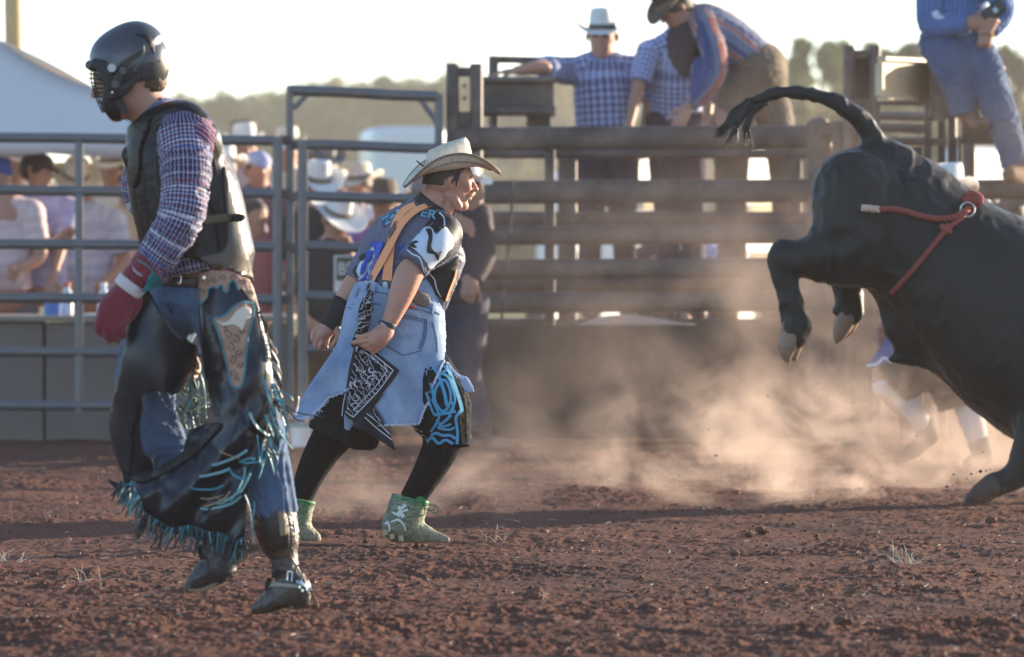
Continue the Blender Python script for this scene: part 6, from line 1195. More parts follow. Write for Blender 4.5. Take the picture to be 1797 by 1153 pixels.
    strokes('border_line', [([(640, 732), (662, 752), (688, 772)], 1.5), ([(644, 726), (664, 742), (684, 762)], 1.5)], D, lambda x, y: dB(np.minimum(x, 690), np.minimum(y, 745))-4, BANW, b2, lift=2)
    panel('tail_print', [(648, 718), (655, 716), (664, 732), (674, 748), (666, 744), (652, 732)], D, lambda x, y: dB(np.minimum(x, 690), np.minimum(y, 745))-4, BAN, b2, step=4, lift=2, thick=1.5)
    tw = Fig(D, 1.8, 4); tw.tube([(646, 500, -84, 3.5), (650, 515, -86, 4.5), (644, 535, -88, 10), (640, 560, -88, 12), (634, 585, -90, 11), (628, 606, -88, 10)], n=16, kd=.6); tw.build('bandana_twist', BAN, bo, wrinkle=lambda V, uv: 2.2*np.sin(V[:, 0]*.55+V[:, 1]*.22))
    # shorts
    Sh = Fig(D, 2.6, 12); Sh.tube([(672, 640, 16, 64), (630, 710, 24, 62), (606, 748, 30, 56), (594, 772, 32, 58)], n=14, flat=(0, 1), kd=.9); Sh.tube([(720, 640, -14, 62), (762, 702, -22, 60), (781, 744, -26, 45), (784, 784, -28, 40)], n=14, flat=(0, 1), kd=.9); Sh.tube([(650, 770, 20, 18), (640, 740, 20, 30)], n=3, k=14); Sh.clip((600, 786, 0), (-.06, 1, 0)); Sh.field()
    so_ = Sh.build('shorts', BLSH, t, wrinkle=wr(2.8, .04, seed=51, fine=.35))
    fl = [([(762, 646), (770, 660), (780, 690), (784, 712)], 6), ([(784, 640), (798, 676), (810, 716), (806, 724)], 6), ([(806, 724), (800, 734), (803, 760), (801, 792)], 5), ([(756, 672), (762, 700), (770, 720)], 5), ([(774, 668), (764, 684), (764, 706), (778, 722), (790, 706), (790, 686), (782, 668), (774, 668)], 5), ([(766, 662), (776, 656), (788, 664), (797, 690), (798, 706), (790, 722)], 4), ([(748, 688), (756, 714), (762, 728)], 4), ([(762, 728), (778, 726), (800, 722)], 5), ([(758, 700), (770, 728), (766, 742), (756, 758)], 4),
          ([(792, 728), (782, 738), (774, 744), (768, 752)], 5), ([(766, 736), (776, 748), (792, 744)], 4), ([(770, 752), (788, 754), (798, 750)], 4), ([(756, 764), (766, 760), (776, 764), (790, 764), (800, 770)], 5), ([(748, 776), (758, 768), (770, 778), (782, 772), (796, 780)], 5), ([(800, 780), (796, 792)], 4), ([(770, 786), (776, 787)], 7), ([(746, 770), (750, 782)], 4), ([(776, 640), (784, 648), (772, 656)], 5), ([(790, 700), (796, 716), (786, 728)], 4)]
    strokes('flame_print', fl, D, Sh, SKYB, so_, lift=2.5, thick=2, seg=3); strokes('small_white_print', [([(706, 732), (716, 742), (728, 752), (742, 758)], 1.4), ([(712, 752), (728, 762), (744, 764)], 1.2), ([(718, 734), (724, 748)], 1.2)], D, Sh, BANW, so_, lift=2.5)
    panel('side_tag', [(823, 760), (827, 760), (827, 770), (823, 770)], D, lambda x, y: x*0-24, WHITEP if 'WHITEP' in globals() else BANW, so_, step=4, thick=3)
    # leggings and cleated high shoes
    Lg = Fig(D, 2.4, 8); Lg.tube([(594, 750, 32, 38), (564, 795, 33, 30), (542, 838, 31, 24), (527, 880, 29, 18)], n=14, flat=(0, 1), kd=.9); Lg.tube([(782, 760, -30, 35), (769, 795, -31, 31), (747, 836, -28, 25.5), (722, 878, -24, 22)], n=14, flat=(0, 1), kd=.9); Lg.build('leggings', LEG, t, wrinkle=wr(1.2, .06, seed=61, fine=.3))
    Nb = Fig(D, 1.8, 3); Nb.tube([(606, 530, 50, 23), (589, 556, 46, 20), (576, 576, 44, 17)], n=6, flat=(1, 1)); Nb.build('arm_sleeve', BLKN, t, wrinkle=wr(.8, .08, seed=6))
    Wb = Fig(D, 1.2, 1); Wb.tube([(681, 567, -90, 16), (678, 575, -91, 15.5)], n=2, flat=(1, 1)); wb = Wb.build('bracelet', mat('navy_rubber_band', (.015, .02, .04), .5), t); strokes('pale_stripe', [([(668, 566), (674, 570), (682, 577)], 2)], D, Wb, BANW, wb, lift=1.5)
    def camo():
        b = NB('green_camo_shoe'); n = b.noise(b.coord(scale=(1, 1, 2.2)), 26, 3, .6, .6); c = b.ramp(n, [(0, (.07, .13, .075)), (.42, (.12, .19, .12)), (.52, (.30, .30, .20)), (.60, (.13, .18, .12)), (.66, (.40, .34, .25))], 'CONSTANT'); d_ = b.noise(b.coord(), 9, 4); sx = b.n('ShaderNodeNewGeometry'); sp = b.n('ShaderNodeSeparateXYZ'); b.l(sx.outputs['Position'], sp.inputs[0]); low = b.math('MULTIPLY', b.math('SUBTRACT', .16, sp.outputs[2], clamp=True), 5., clamp=True)
        c = b.mix(b.math('MULTIPLY', low, d_), c, (.30, .19, .13)); b.bump(b.noise(b.coord(), 90, 3), .3, .003); return b.fin(c, .7)
    CAMO = camo(); GRN = mat('bright_green_lining', (.025, .19, .055), .6, .1, 20); UAW = mat('white_shoe_logo', (.68, .70, .66), .6, .05)
    for (nm, pts, foot, kk) in (('a', [(526, 876, 28, 28), (522, 900, 28, 26), (520, 925, 28, 25)], [(518, 932, 28, 24), (535, 938, 26, 19), (552, 944, 24, 11)], 28), ('b', [(720, 874, -24, 33), (714, 895, -24, 34), (706, 918, -24, 32)], [(702, 922, -24, 31), (728, 934, -24, 23), (756, 942, -24, 14), (782, 947, -24, 7)], -24)):
        K = Fig(D, 1.7, 7); K.tube(pts, n=8, flat=(1, 0), kd=.95); K.tube(foot, n=12, kd=.95); K.clip((0, 953 if nm == 'a' else 951.5, 0), (0, 1, 0)); ko = K.build('cleated_shoe', CAMO, t, wrinkle=wr(1.1, .09, seed=71, fine=.4))
        cl = Fig(D, 1.7, 2); cl.tube([(*pts[0][:2], pts[0][2], pts[0][3]+1), (pts[0][0]-1, pts[0][1]+6, pts[0][2], pts[0][3]+1)], n=2, flat=(1, 1), kd=.95); cl.build('ankle_collar', GRN, ko)
        if nm == 'b':
            strokes('shoe_logo', [([(687, 898), (697, 902), (704, 893), (712, 886)], [1.5, 5, 4, 7]), ([(700, 888), (703, 897), (708, 908)], [6, 3.5, 8]), ([(716, 894), (706, 898), (698, 906)], [5, 3, 6])], D, K, UAW, ko, lift=2.5, thick=2)
            strokes('side_stripe', [([(676, 920), (680, 916), (684, 928), (682, 934)], 3.5), ([(686, 916), (698, 912), (708, 920), (712, 932)], [2, 4, 3, 2.5])], D, K, UAW, ko, lift=2.5)
            strokes('laces', [([(742, 880), (746, 900), (738, 906)], 1.6), ([(742, 888), (758, 886), (770, 892), (764, 902), (752, 894), (744, 890)], 1.8), ([(740, 892), (752, 896), (762, 894), (764, 888)], 1.6)], D, lambda x, y: x*0-44, GRN, ko, thick=1.6); panel('pull_tab', smooth_poly([(732, 872), (742, 872), (747, 878), (746, 888), (738, 884), (732, 880)], 3), D, lambda x, y: x*0-48, GRN, ko, step=4, thick=8)
            strokes('lace_row', [([(728, 884), (740, 890)], 1.5), ([(726, 892), (738, 898)], 1.5), ([(724, 900), (736, 906)], 1.5)], D, K, GRN, ko, lift=1.5)
            for x, y in ((687, 941), (703, 945), (676, 934)): mb = MB(); mb.pipe(list(map(tuple, Pn(np.array([[x, y-3, -52], [x+2, y+6, -56]]), D))), [5/s, 4/s], 10); autosmooth(mb.build('cleat', mat('tan_cleat', (.42, .30, .16), .5), ko))
        else: strokes('laces', [([(534, 884), (538, 896), (536, 908), (532, 900), (534, 886)], 1.6)], D, lambda x, y: x*0, GRN, ko, thick=1.6); panel('shoe_logo', [(508, 892), (516, 896), (520, 902), (510, 900)], D, K, UAW, ko, step=4, lift=2)
    return t
bullfighter()
# ================================================================== the bull
def bull():
    D = 24.7; s = FPX/D
    def hide():
        b = NB('black_bull_hide'); co = b.coord(); n = b.noise(co, 2.2, 5, .6); n2 = b.noise(b.coord(scale=(1, 1, 2.5)), 46, 4, .7); n3 = b.noise(co, 5.5, 6, .65)
        c = b.mix(n2, (.005, .006, .0065), (.015, .018, .018)); d = b.math('MULTIPLY', b.math('SUBTRACT', n, .52, clamp=True), 2.6, clamp=True); c = b.mix(b.math('MULTIPLY', d, n3), c, (.045, .038, .028)); b.bump(b.math('ADD', n2, b.noise(b.coord(scale=(1, 1, 3)), 150, 3, .7)), .3, .006); return b.fin(c, b.math('ADD', b.math('MULTIPLY', n3, .3), .30), spec=.32, sheen=.05)
    HIDE = hide(); HOOF = mat('tan_hoof_horn', (.26, .17, .11), .5, .35, 14, .3, 70, dust=.4, dustcol=(.33, .22, .15)); HR = mat('black_tail_hair', (.010, .010, .011), .5, .3, 40, .4, 200); ROPE = mat('red_bull_rope', (.30, .07, .055), .85, .2, 40, .5, 200); ROPEB = mat('pale_rope_end', (.60, .44, .32), .8, .1, 30)
    t = thing('bull', 'black bucking bull kicking up its hind legs, red flank rope round its belly', 'bull', (P(1650, 0, D)[0], D, 0))
    B = Fig(D, 4.2, 46)
    # barrel from hips down to chest (head out of the frame, lower right)
    B.tube([(1505, 350, 0, 66), (1560, 385, 0, 112), (1640, 450, 0, 124), (1730, 520, 0, 152), (1820, 590, 0, 172), (1900, 640, 0, 168), (1960, 670, 0, 130)], kd=.80, n=24)
    B.tube([(1535, 300, 0, 38), (1600, 320, 0, 44), (1670, 380, 0, 50)], n=8, kd=.8, k=40); B.ell((1494, 330, -30), (54, 58, 50), 0, k=40); B.ell((1494, 330, 40), (54, 58, 50), 0, k=40)
    # haunches, stifles, hocks, cannons
    B.tube([(1500, 345, -42, 66), (1492, 400, -56, 62), (1500, 446, -58, 52)], n=8, kd=.85, k=34); B.tube([(1490, 430, -58, 60), (1450, 450, -58, 46), (1408, 455, -56, 32), (1378, 448, -54, 25)], n=10, kd=.75, k=24)
    B.ell((1372, 450, -54), (20, 24, 17), 0, k=12); B.tube([(1376, 462, -54, 25), (1380, 500, -54, 22), (1390, 540, -54, 20.5), (1398, 572, -54, 22)], n=12, k=10, kd=.85); B.tube([(1398, 570, -54, 23), (1392, 590, -56, 22)], n=4, k=8, kd=.95); B.ell((1381, 573, -56), (8, 8, 12), 0, k=5)
    B.tube([(1540, 350, 44, 66), (1535, 420, 56, 60), (1540, 455, 56, 46)], n=8, kd=.85, k=34); B.tube([(1540, 440, 58, 44), (1490, 446, 60, 34), (1440, 430, 60, 22)], n=6, k=20); B.tube([(1440, 424, 60, 22), (1470, 470, 60, 24), (1486, 510, 60, 25), (1492, 548, 60, 24)], n=10, k=12, kd=.85); B.ell((1468, 545, 58), (8, 10, 12), 0, k=5); B.ell((1502, 470, -40), (60, 26, 40), 8, k=24)
    # belly flap / sheath
    B.tube([(1620, 560, 0, 70), (1660, 570, 0, 60)], n=3, kd=.5, k=40); B.tube([(1705, 620, 0, 40), (1650, 622, 0, 26), (1600, 625, 0, 14), (1562, 630, 0, 6)], n=10, kd=.5, k=20); B.tube([(1592, 540, 0, 14), (1598, 590, 0, 20), (1590, 622, 0, 10)], n=8, kd=.5, k=16)
    # chest and fore legs
    B.tube([(1900, 640, -60, 90), (1860, 700, -78, 66), (1822, 760, -80, 40), (1800, 810, -80, 30), (1776, 838, -80, 24), (1742, 852, -80, 21)], n=16, kd=.85, k=26); B.tube([(1920, 640, 60, 90), (1900, 720, 78, 60), (1880, 800, 80, 34), (1862, 850, 80, 26), (1840, 870, 80, 22)], n=14, kd=.85, k=26)
    # neck and head beyond the edge of the frame
    B.tube([(1950, 640, 0, 112), (2030, 690, 0, 82), (2080, 730, 0, 62)], n=8, kd=.75, k=40); B.tube([(2080, 735, 0, 50), (2120, 790, 0, 42), (2140, 840, 0, 30)], n=8, k=20); B.tube([(2075, 715, -45, 10), (2060, 725, -75, 14), (2055, 735, -95, 4)], n=6, k=8, kd=.5); B.tube([(2075, 715, 45, 10), (2060, 725, 75, 14), (2055, 735, 95, 4)], n=6, k=8, kd=.5)
    # tail
    tl = [(1568, 282, 0, 34), (1544, 262, -2, 25), (1530, 236, -6, 18), (1506, 206, -10, 16.5), (1476, 184, -14, 15), (1440, 170, -18, 12.5), (1400, 162, -22, 10), (1360, 164, -24, 9.5), (1326, 176, -26, 9)]
    B.tube(tl, n=40, k=20)
    for g in ([(1588, 300, -112, 9), (1572, 380, -118, 12), (1556, 450, -112, 12), (1548, 500, -100, 9)], [(1452, 480, -100, 5), (1500, 486, -112, 7), (1560, 494, -112, 6)], [(1424, 400, -96, 5), (1450, 424, -110, 7), (1490, 420, -118, 5)], [(1690, 420, -130, 8), (1672, 520, -140, 10), (1700, 610, -130, 8)], [(1800, 480, -160, 8), (1790, 560, -170, 12), (1815, 660, -160, 8)]): B.tube(g, n=12, k=26, sub=1, kd=1.3)
    B.field()
    def wrb(V, uv):
        m = np.clip((1700-V[:, 0])/250, .25, 1); return 1.7*fbm(V*.03, 3, 3)+(.5+m)*2.6*np.clip(1-np.abs(fbm(V*np.array([.034, .018, .03]), 2, 8))*3, 0, 1)-.6+.35*vnoise(V*.2, 3)
    bo = B.build('body', HIDE, t, wrinkle=wrb)
    # tail switch: hair locks
    mb = MB(); rr = random.Random(2)
    for i in range(110):
        a = (1330+rr.uniform(-18, 20), 178+rr.uniform(-7, 6)-(0), -26+rr.uniform(-5, 5)); f = rr.random()
        if f < .6: e = (1256+rr.uniform(-4, 14), 236+rr.uniform(-10, 8), -28+rr.uniform(-8, 8)); c = (1290+rr.uniform(-6, 8), 198+rr.uniform(-6, 12), -27)
        elif f < .8: e = (1266+rr.uniform(0, 30), 240+rr.uniform(0, 22), -28+rr.uniform(-8, 8)); c = (1296+rr.uniform(-4, 8), 208+rr.uniform(-6, 10), -27)
        else: e = (1304+rr.uniform(-2, 20), 250+rr.uniform(-14, 14), -28+rr.uniform(-8, 8)); c = (1310+rr.uniform(-3, 5), 214+rr.uniform(-6, 10), -27)
        q = Pn(crom([a, c, ((c[0]+e[0])/2-2, (c[1]+e[1])/2+3, c[2]), e], 12), D); w = np.linspace(1, .12, 13)*rr.uniform(.8, 3)/s; mb.pipe(list(map(tuple, q)), list(w), 5)
    mb.build('tail_switch', HR, t, smooth=True)
    # hooves: two claws each, dewclaws
    def claw(pts, nm='hoof', hm_=None):
        K = Fig(D, 2.2, 3)
        for p in pts: K.tube(p, n=6, kd=.8)
        o = K.build(nm, hm_ or HOOF, t, wrinkle=lambda V, uv: .25*vnoise(V*.3, 2)); return o
    claw([[(1390, 588, -62, 19), (1382, 606, -64, 17), (1380, 624, -64, 10), (1384, 634, -64, 4)], [(1396, 592, -48, 18), (1392, 610, -48, 15), (1392, 624, -48, 9), (1396, 630, -48, 4)]])
    claw([[(1486, 556, 54, 18), (1478, 574, 54, 16), (1472, 590, 54, 10), (1468, 600, 54, 4)], [(1494, 558, 66, 16), (1488, 574, 66, 14), (1480, 588, 66, 8)]]); claw([[(1378, 570, -64, 6), (1375, 578, -66, 4)], [(1380, 572, -48, 6), (1376, 580, -48, 4)]], 'dewclaw')
    DH = mat('dusty_dark_hoof', (.07, .05, .042), .7, .3, 14, .3)
    claw([[(1738, 853, -88, 20), (1718, 866, -90, 16), (1700, 878, -90, 8)], [(1742, 855, -72, 19), (1726, 870, -72, 15), (1708, 880, -72, 8)]], hm_=DH); claw([[(1838, 872, 74, 20), (1820, 884, 74, 15), (1806, 892, 74, 8)], [(1842, 874, 88, 19), (1826, 886, 88, 14)]], hm_=DH)
    eyes_c = (2100, 748, -46)
    H = Fig(D, 3, 4); H.tube([(2070, 690, -40, 13), (2062, 668, -66, 11), (2085, 650, -90, 4)], n=8); H.tube([(2070, 690, 40, 13), (2062, 668, 66, 11), (2085, 650, 90, 4)], n=8); H.build('horns', HOOF, t)
    # rope: twisted strands lying on the hide
    dp = lambda x, y, l=0: float(B.front(x, y))-l
    def rope(nm, pts, r, mat_, par, lift=4, tw=.42, air=None):
        c = crom(pts, int(np.linalg.norm(np.diff(np.array(pts)[:, :2], axis=0), axis=1).sum()/2.2)+4); z = np.array([min(dp(x, y, lift), air if air is not None else 1e9) for x, y in c[:, :2]]); z = np.convolve(np.pad(z, 3, 'edge'), np.ones(7)/7, 'valid'); c3 = np.column_stack([c[:, :2], z]); mb = MB(); T = np.gradient(c3, axis=0); T /= np.linalg.norm(T, axis=1)[:, None]
        n1 = np.cross(T, [0, 0, 1.]); n1 /= np.linalg.norm(n1, axis=1)[:, None]; n2 = np.cross(T, n1)
        for j in range(3):
            a = np.arange(len(c3))*tw+j*2.094; q = c3+(n1*np.cos(a)[:, None]+n2*np.sin(a)[:, None])*r*.52; mb.pipe(list(map(tuple, Pn(q, D))), r*.62/s, 6)
        return mb.build(nm, mat_, par, smooth=True)
    ro = rope('flank_rope', [(1542, 368), (1562, 367), (1590, 371), (1620, 380), (1650, 384), (1676, 380), (1696, 368), (1706, 352)], 5.2, ROPE, t, 7)
    rope('rope_girth', [(1708, 352), (1690, 380), (1662, 402), (1630, 440), (1598, 478), (1570, 508), (1564, 514)], 4.2, ROPE, ro, 5); rope('rope_end', [(1513, 365), (1524, 366), (1542, 368)], 6.2, ROPEB, ro, 7)
    K = Fig(D, 1.6, 3); z = dp(1706, 360, 8)
    for a in range(3): K.tube([(1692+a*5, 348+a*3, z-2, 6), (1704+a*3, 340+a*6, z-8, 6.5), (1720, 346+a*4, z-4, 6), (1718-a*6, 358+a*2, z-3, 5)], n=12, k=2)
    K.tube([(1696, 352, z-4, 7), (1716, 356, z-4, 7)], n=3); K.build('rope_knot', ROPE, ro, wrinkle=lambda V, uv: 1.0*np.sin((V[:, 0]+V[:, 1])*1.1)); K = Fig(D, 1.6, 2); z2 = dp(1660, 402, 6); K.tube([(1653, 398, z2, 5.5), (1666, 406, z2, 5.5)], n=3); K.tube([(1663, 396, z2, 4.5), (1657, 409, z2, 4.5)], n=3); K.build('small_knot', ROPE, ro)
    for cx, cy, r in ((1698, 368, 12.5),):
        mb = MB(); z3 = dp(1698, 368, 9); mb.pipe(list(map(tuple, Pn(np.array([[cx+r*math.cos(a), cy+r*math.sin(a), z3+math.cos(a)*2] for a in np.linspace(0, 6.283, 33)]), D))), 1.9/s, 8); mb.build('steel_ring', mat('ring_steel', (.65, .65, .63), .3, .05, metal=1.), ro, smooth=True)
    return t
bull()
# ================================================================== chute crew, crowd and the others
def mkplaid(n, a, b, c, p, **k): return plaid(n, p, p, [(0, a), (.5, b)], [(0, a), (.5, c)], **k)
BLUECK = mkplaid('blue_white_check', (.42, .50, .78), (.05, .055, .16), (.05, .055, .16), .040, mixf=.55); BLUECK2 = mkplaid('fine_blue_check', (.50, .58, .85), (.05, .07, .24), (.05, .07, .24), .032)
STRP = plaid('red_cream_blue_stripe', .9, .115, [(0, (.10, .14, .30))], [(0, (.06, .08, .18)), (.28, (.50, .42, .34)), (.34, (.42, .10, .07)), (.50, (.50, .42, .34)), (.56, (.17, .19, .27))], mixf=.85)
BSTR = plaid('blue_pinstripe', .9, .022, [(0, (.06, .16, .46))], [(0, (.05, .15, .42)), (.42, (.012, .016, .05)), (.58, (.24, .36, .58)), (.80, (.012, .02, .08))], mixf=.95)
PINKP = mkplaid('pink_white_check', (.70, .52, .50), (.55, .36, .36), (.62, .55, .58), .07); PURW = mkplaid('lilac_white_shirt', (.50, .46, .66), (.34, .28, .52), (.55, .52, .66), .09); PALEP = mkplaid('pale_blue_check', (.50, .52, .62), (.28, .34, .50), (.55, .52, .58), .08)
DPUR = mat('dark_purple_shirt', (.035, .022, .032), .8, .2, 10); DKSH = mat('black_shirt', (.03, .028, .03), .8, .2, 10); PURS = mkplaid('purple_check', (.30, .16, .40), (.22, .10, .22), (.36, .22, .42), .06); CRM = mat('cream_shirt', (.60, .52, .42), .8, .12, 10); WSH = mat('white_shirt', (.68, .68, .72), .8, .08, 10); MAUV = mat('mauve_shirt', (.16, .10, .12), .8, .2, 10); RDSH = mat('dusty_red_shirt', (.36, .12, .13), .8, .2, 10)
BRP = mat('brown_canvas_trousers', (.13, .10, .075), .85, .25, 8, .2, dust=.3); BLUCAP = mat('blue_cap', (.05, .08, .30), .7); DKCAP = mat('dark_cap', (.05, .035, .035), .7); GRH = mat('grey_felt_hat', (.22, .20, .19), .85, .1, 20)
PURJ = denim('purple_black_jeans', (.035, .025, .05), (.08, .06, .10), .4)
# men at the chute
figure(33.95, 'burly man in white cowboy hat and blue check shirt, arm along the chute beam', dict(head=(1057, 66, 0), neck=(1060, 108, 6), shl=(992, 124, 0), ell=(948, 118, -100), hal=(906, 124, -140), shr=(1120, 122, 10), elr=(1138, 180, 30), har=(1128, 240, 10), hip=(1062, 240, 0), knl=(1036, 400, -6), ftl=(1032, 520, 0), knr=(1094, 400, 0), ftr=(1100, 520, 0)),
       yaw=-6, pitch=4, shirt=BLUECK, pants=PURJ, hatm=WHAT, hat_k=dict(brim=(.18, .185), curl=.06, dip=.02, lift=.05, crown_h=.125, band=mat('dark_hat_band', (.05, .05, .05), .6)), glasses=True, fat=1.13, base=.66, hands=dict(l=dict(d=(-1, .1, -.2), n=(0, 1, 0), curl=14), r=dict(curl=20)))
figure(33.9, 'man in light blue check shirt with hidden face, propping his arms on the chute gate', dict(head=(1202, 34, 20), neck=(1190, 66, 14), shl=(1138, 92, 0), ell=(1118, 160, -40), hal=(1104, 220, -80), shr=(1238, 96, 20), elr=(1246, 150, -20), har=(1242, 205, -60), hip=(1186, 214, 30), knl=(1172, 400, 20), ftl=(1168, 520, 20), knr=(1216, 400, 20), ftr=(1222, 520, 20)),
       yaw=-10, pitch=35, shirt=BLUECK2, pants=PURJ, hatm=None, base=.66, hands=dict(l=dict(d=(0, 1, -.2), n=(.4, 0, -1), curl=30), r=dict(d=(.3, 1, -.2), n=(-.4, 0, -1), curl=40)))
def bending():
    D = 33.5; s = FPX/D; t = thing('person', 'cowboy in brown hat and red striped blue shirt bending low over the chute gate', 'person', (P(1320, 0, D)[0], D, .66), None)
    B = Fig(D, 3, 6); h = head_prims(B, (1184, 14, -40), s, -62, 38); B.tube([(1192, 24, -34, 18), (1218, 44, -20, 22)], n=3); B.tube([(1225, 50, -10, 34), (1270, 70, 0, 34), (1320, 110, 0, 34)], n=5); B.tube([(1236, 46, -46, 16), (1246, 128, -70, 13), (1206, 190, -90, 9)], n=10); B.tube([(1230, 60, 40, 16), (1266, 130, 20, 13), (1262, 200, -30, 9)], n=8)
    B.tube([(1325, 120, 10, 22), (1300, 250, 6, 18), (1290, 530, 0, 13)], n=8); B.tube([(1335, 120, 20, 22), (1368, 250, 16, 18), (1386, 530, 10, 13)], n=8); parts = [(*B.mesh(), 0)]
    H = Fig(D, 1.6, 2); hand_prims(H, (1206, 190, -92), (-.35, .7, -.3), (-.5, .5, .6), s, 22, thumb=-1); parts.append((*H.mesh(), 0)); H = Fig(D, 1.6, 2); hand_prims(H, (1262, 196, -32), (.2, .5, -.6), (.4, .8, 0), s, 25); parts.append((*H.mesh(), 0)); V, Q, U, M = join_meshes(parts); obj('body', Pn(V, D), Q, SKIN, t, uv=U)
    G = Fig(D, 2.4, 3); hair_prims(G, h); G.build('hair', HAIRB, t); hat(t, h, D, mat('brown_felt_hat', (.075, .05, .042), .8, .1, 20, .1, 200), brim=(.185, .17), curl=.03, dip=.03, lift=.055, tilt=-4)
    S = Fig(D, 2.8, 14); S.tube([(1214, 44, -16, 30), (1240, 50, -6, 44), (1282, 74, 0, 44), (1322, 104, 4, 40)], n=10, kd=1.15, flat=(0, 1)); S.tube([(1232, 40, -40, 24), (1252, 88, -64, 23), (1254, 130, -74, 20), (1236, 160, -84, 17), (1212, 184, -90, 14)], n=16, flat=(0, 1), k=8); S.tube([(1232, 54, 36, 24), (1268, 128, 20, 20), (1264, 180, -16, 15)], n=8, flat=(0, 1)); S.build('shirt', STRP, t, wrinkle=wr(2.2, .06, seed=9))
    strokes('sleeve_stripe', [([(1246, 30), (1262, 70), (1270, 120), (1250, 158), (1226, 184)], 8)], D, lambda x, y: S.front(x, y), mat('brick_red_stripe', (.32, .09, .06), .8), t, lift=2, thick=2); panel('sleeve_panel', smooth_poly([(1226, 40), (1238, 46), (1244, 90), (1244, 130), (1222, 166), (1212, 172), (1214, 130), (1218, 80)], 3), D, S, mat('royal_blue_cloth', (.03, .06, .19), .8), t, step=5, lift=2)
    K = Fig(D, 2.6, 6); K.tube([(1196, 56, -40, 18), (1198, 68, -42, 28), (1196, 92, -44, 24), (1200, 126, -50, 10)], n=10, kd=.7); K.tube([(1212, 50, -30, 22), (1222, 48, -20, 26)], n=3, flat=(0, 1)); K.build('neckerchief', mat('dark_neckerchief', (.05, .03, .04), .8, .35, 30), t, wrinkle=wr(2.4, .08, seed=2))
    T = Fig(D, 3, 14); T.tube([(1306, 98, 0, 40), (1332, 120, 8, 48)], n=4, flat=(1, 0), kd=1.1); T.tube([(1322, 124, -8, 42), (1290, 190, -10, 37), (1282, 260, -6, 30), (1284, 400, 0, 26), (1286, 540, 0, 24)], n=16, flat=(0, 1)); T.tube([(1336, 124, 22, 42), (1354, 190, 20, 34), (1372, 260, 16, 28), (1384, 400, 12, 25), (1392, 540, 10, 24)], n=16, flat=(0, 1)); T.build('trousers', BRP, t, wrinkle=wr(2.4, .05, seed=12))
    for x, d in ((1284, 0), (1392, 10)): K = Fig(D, 3, 5); K.tube([(x, 530, d, 16), (x, 548, d, 13)], n=2); K.tube([(x, 553, d, 12), (x-36, 556, d-10, 8)], n=3); K.build('boot', LEATH, t)
bending()
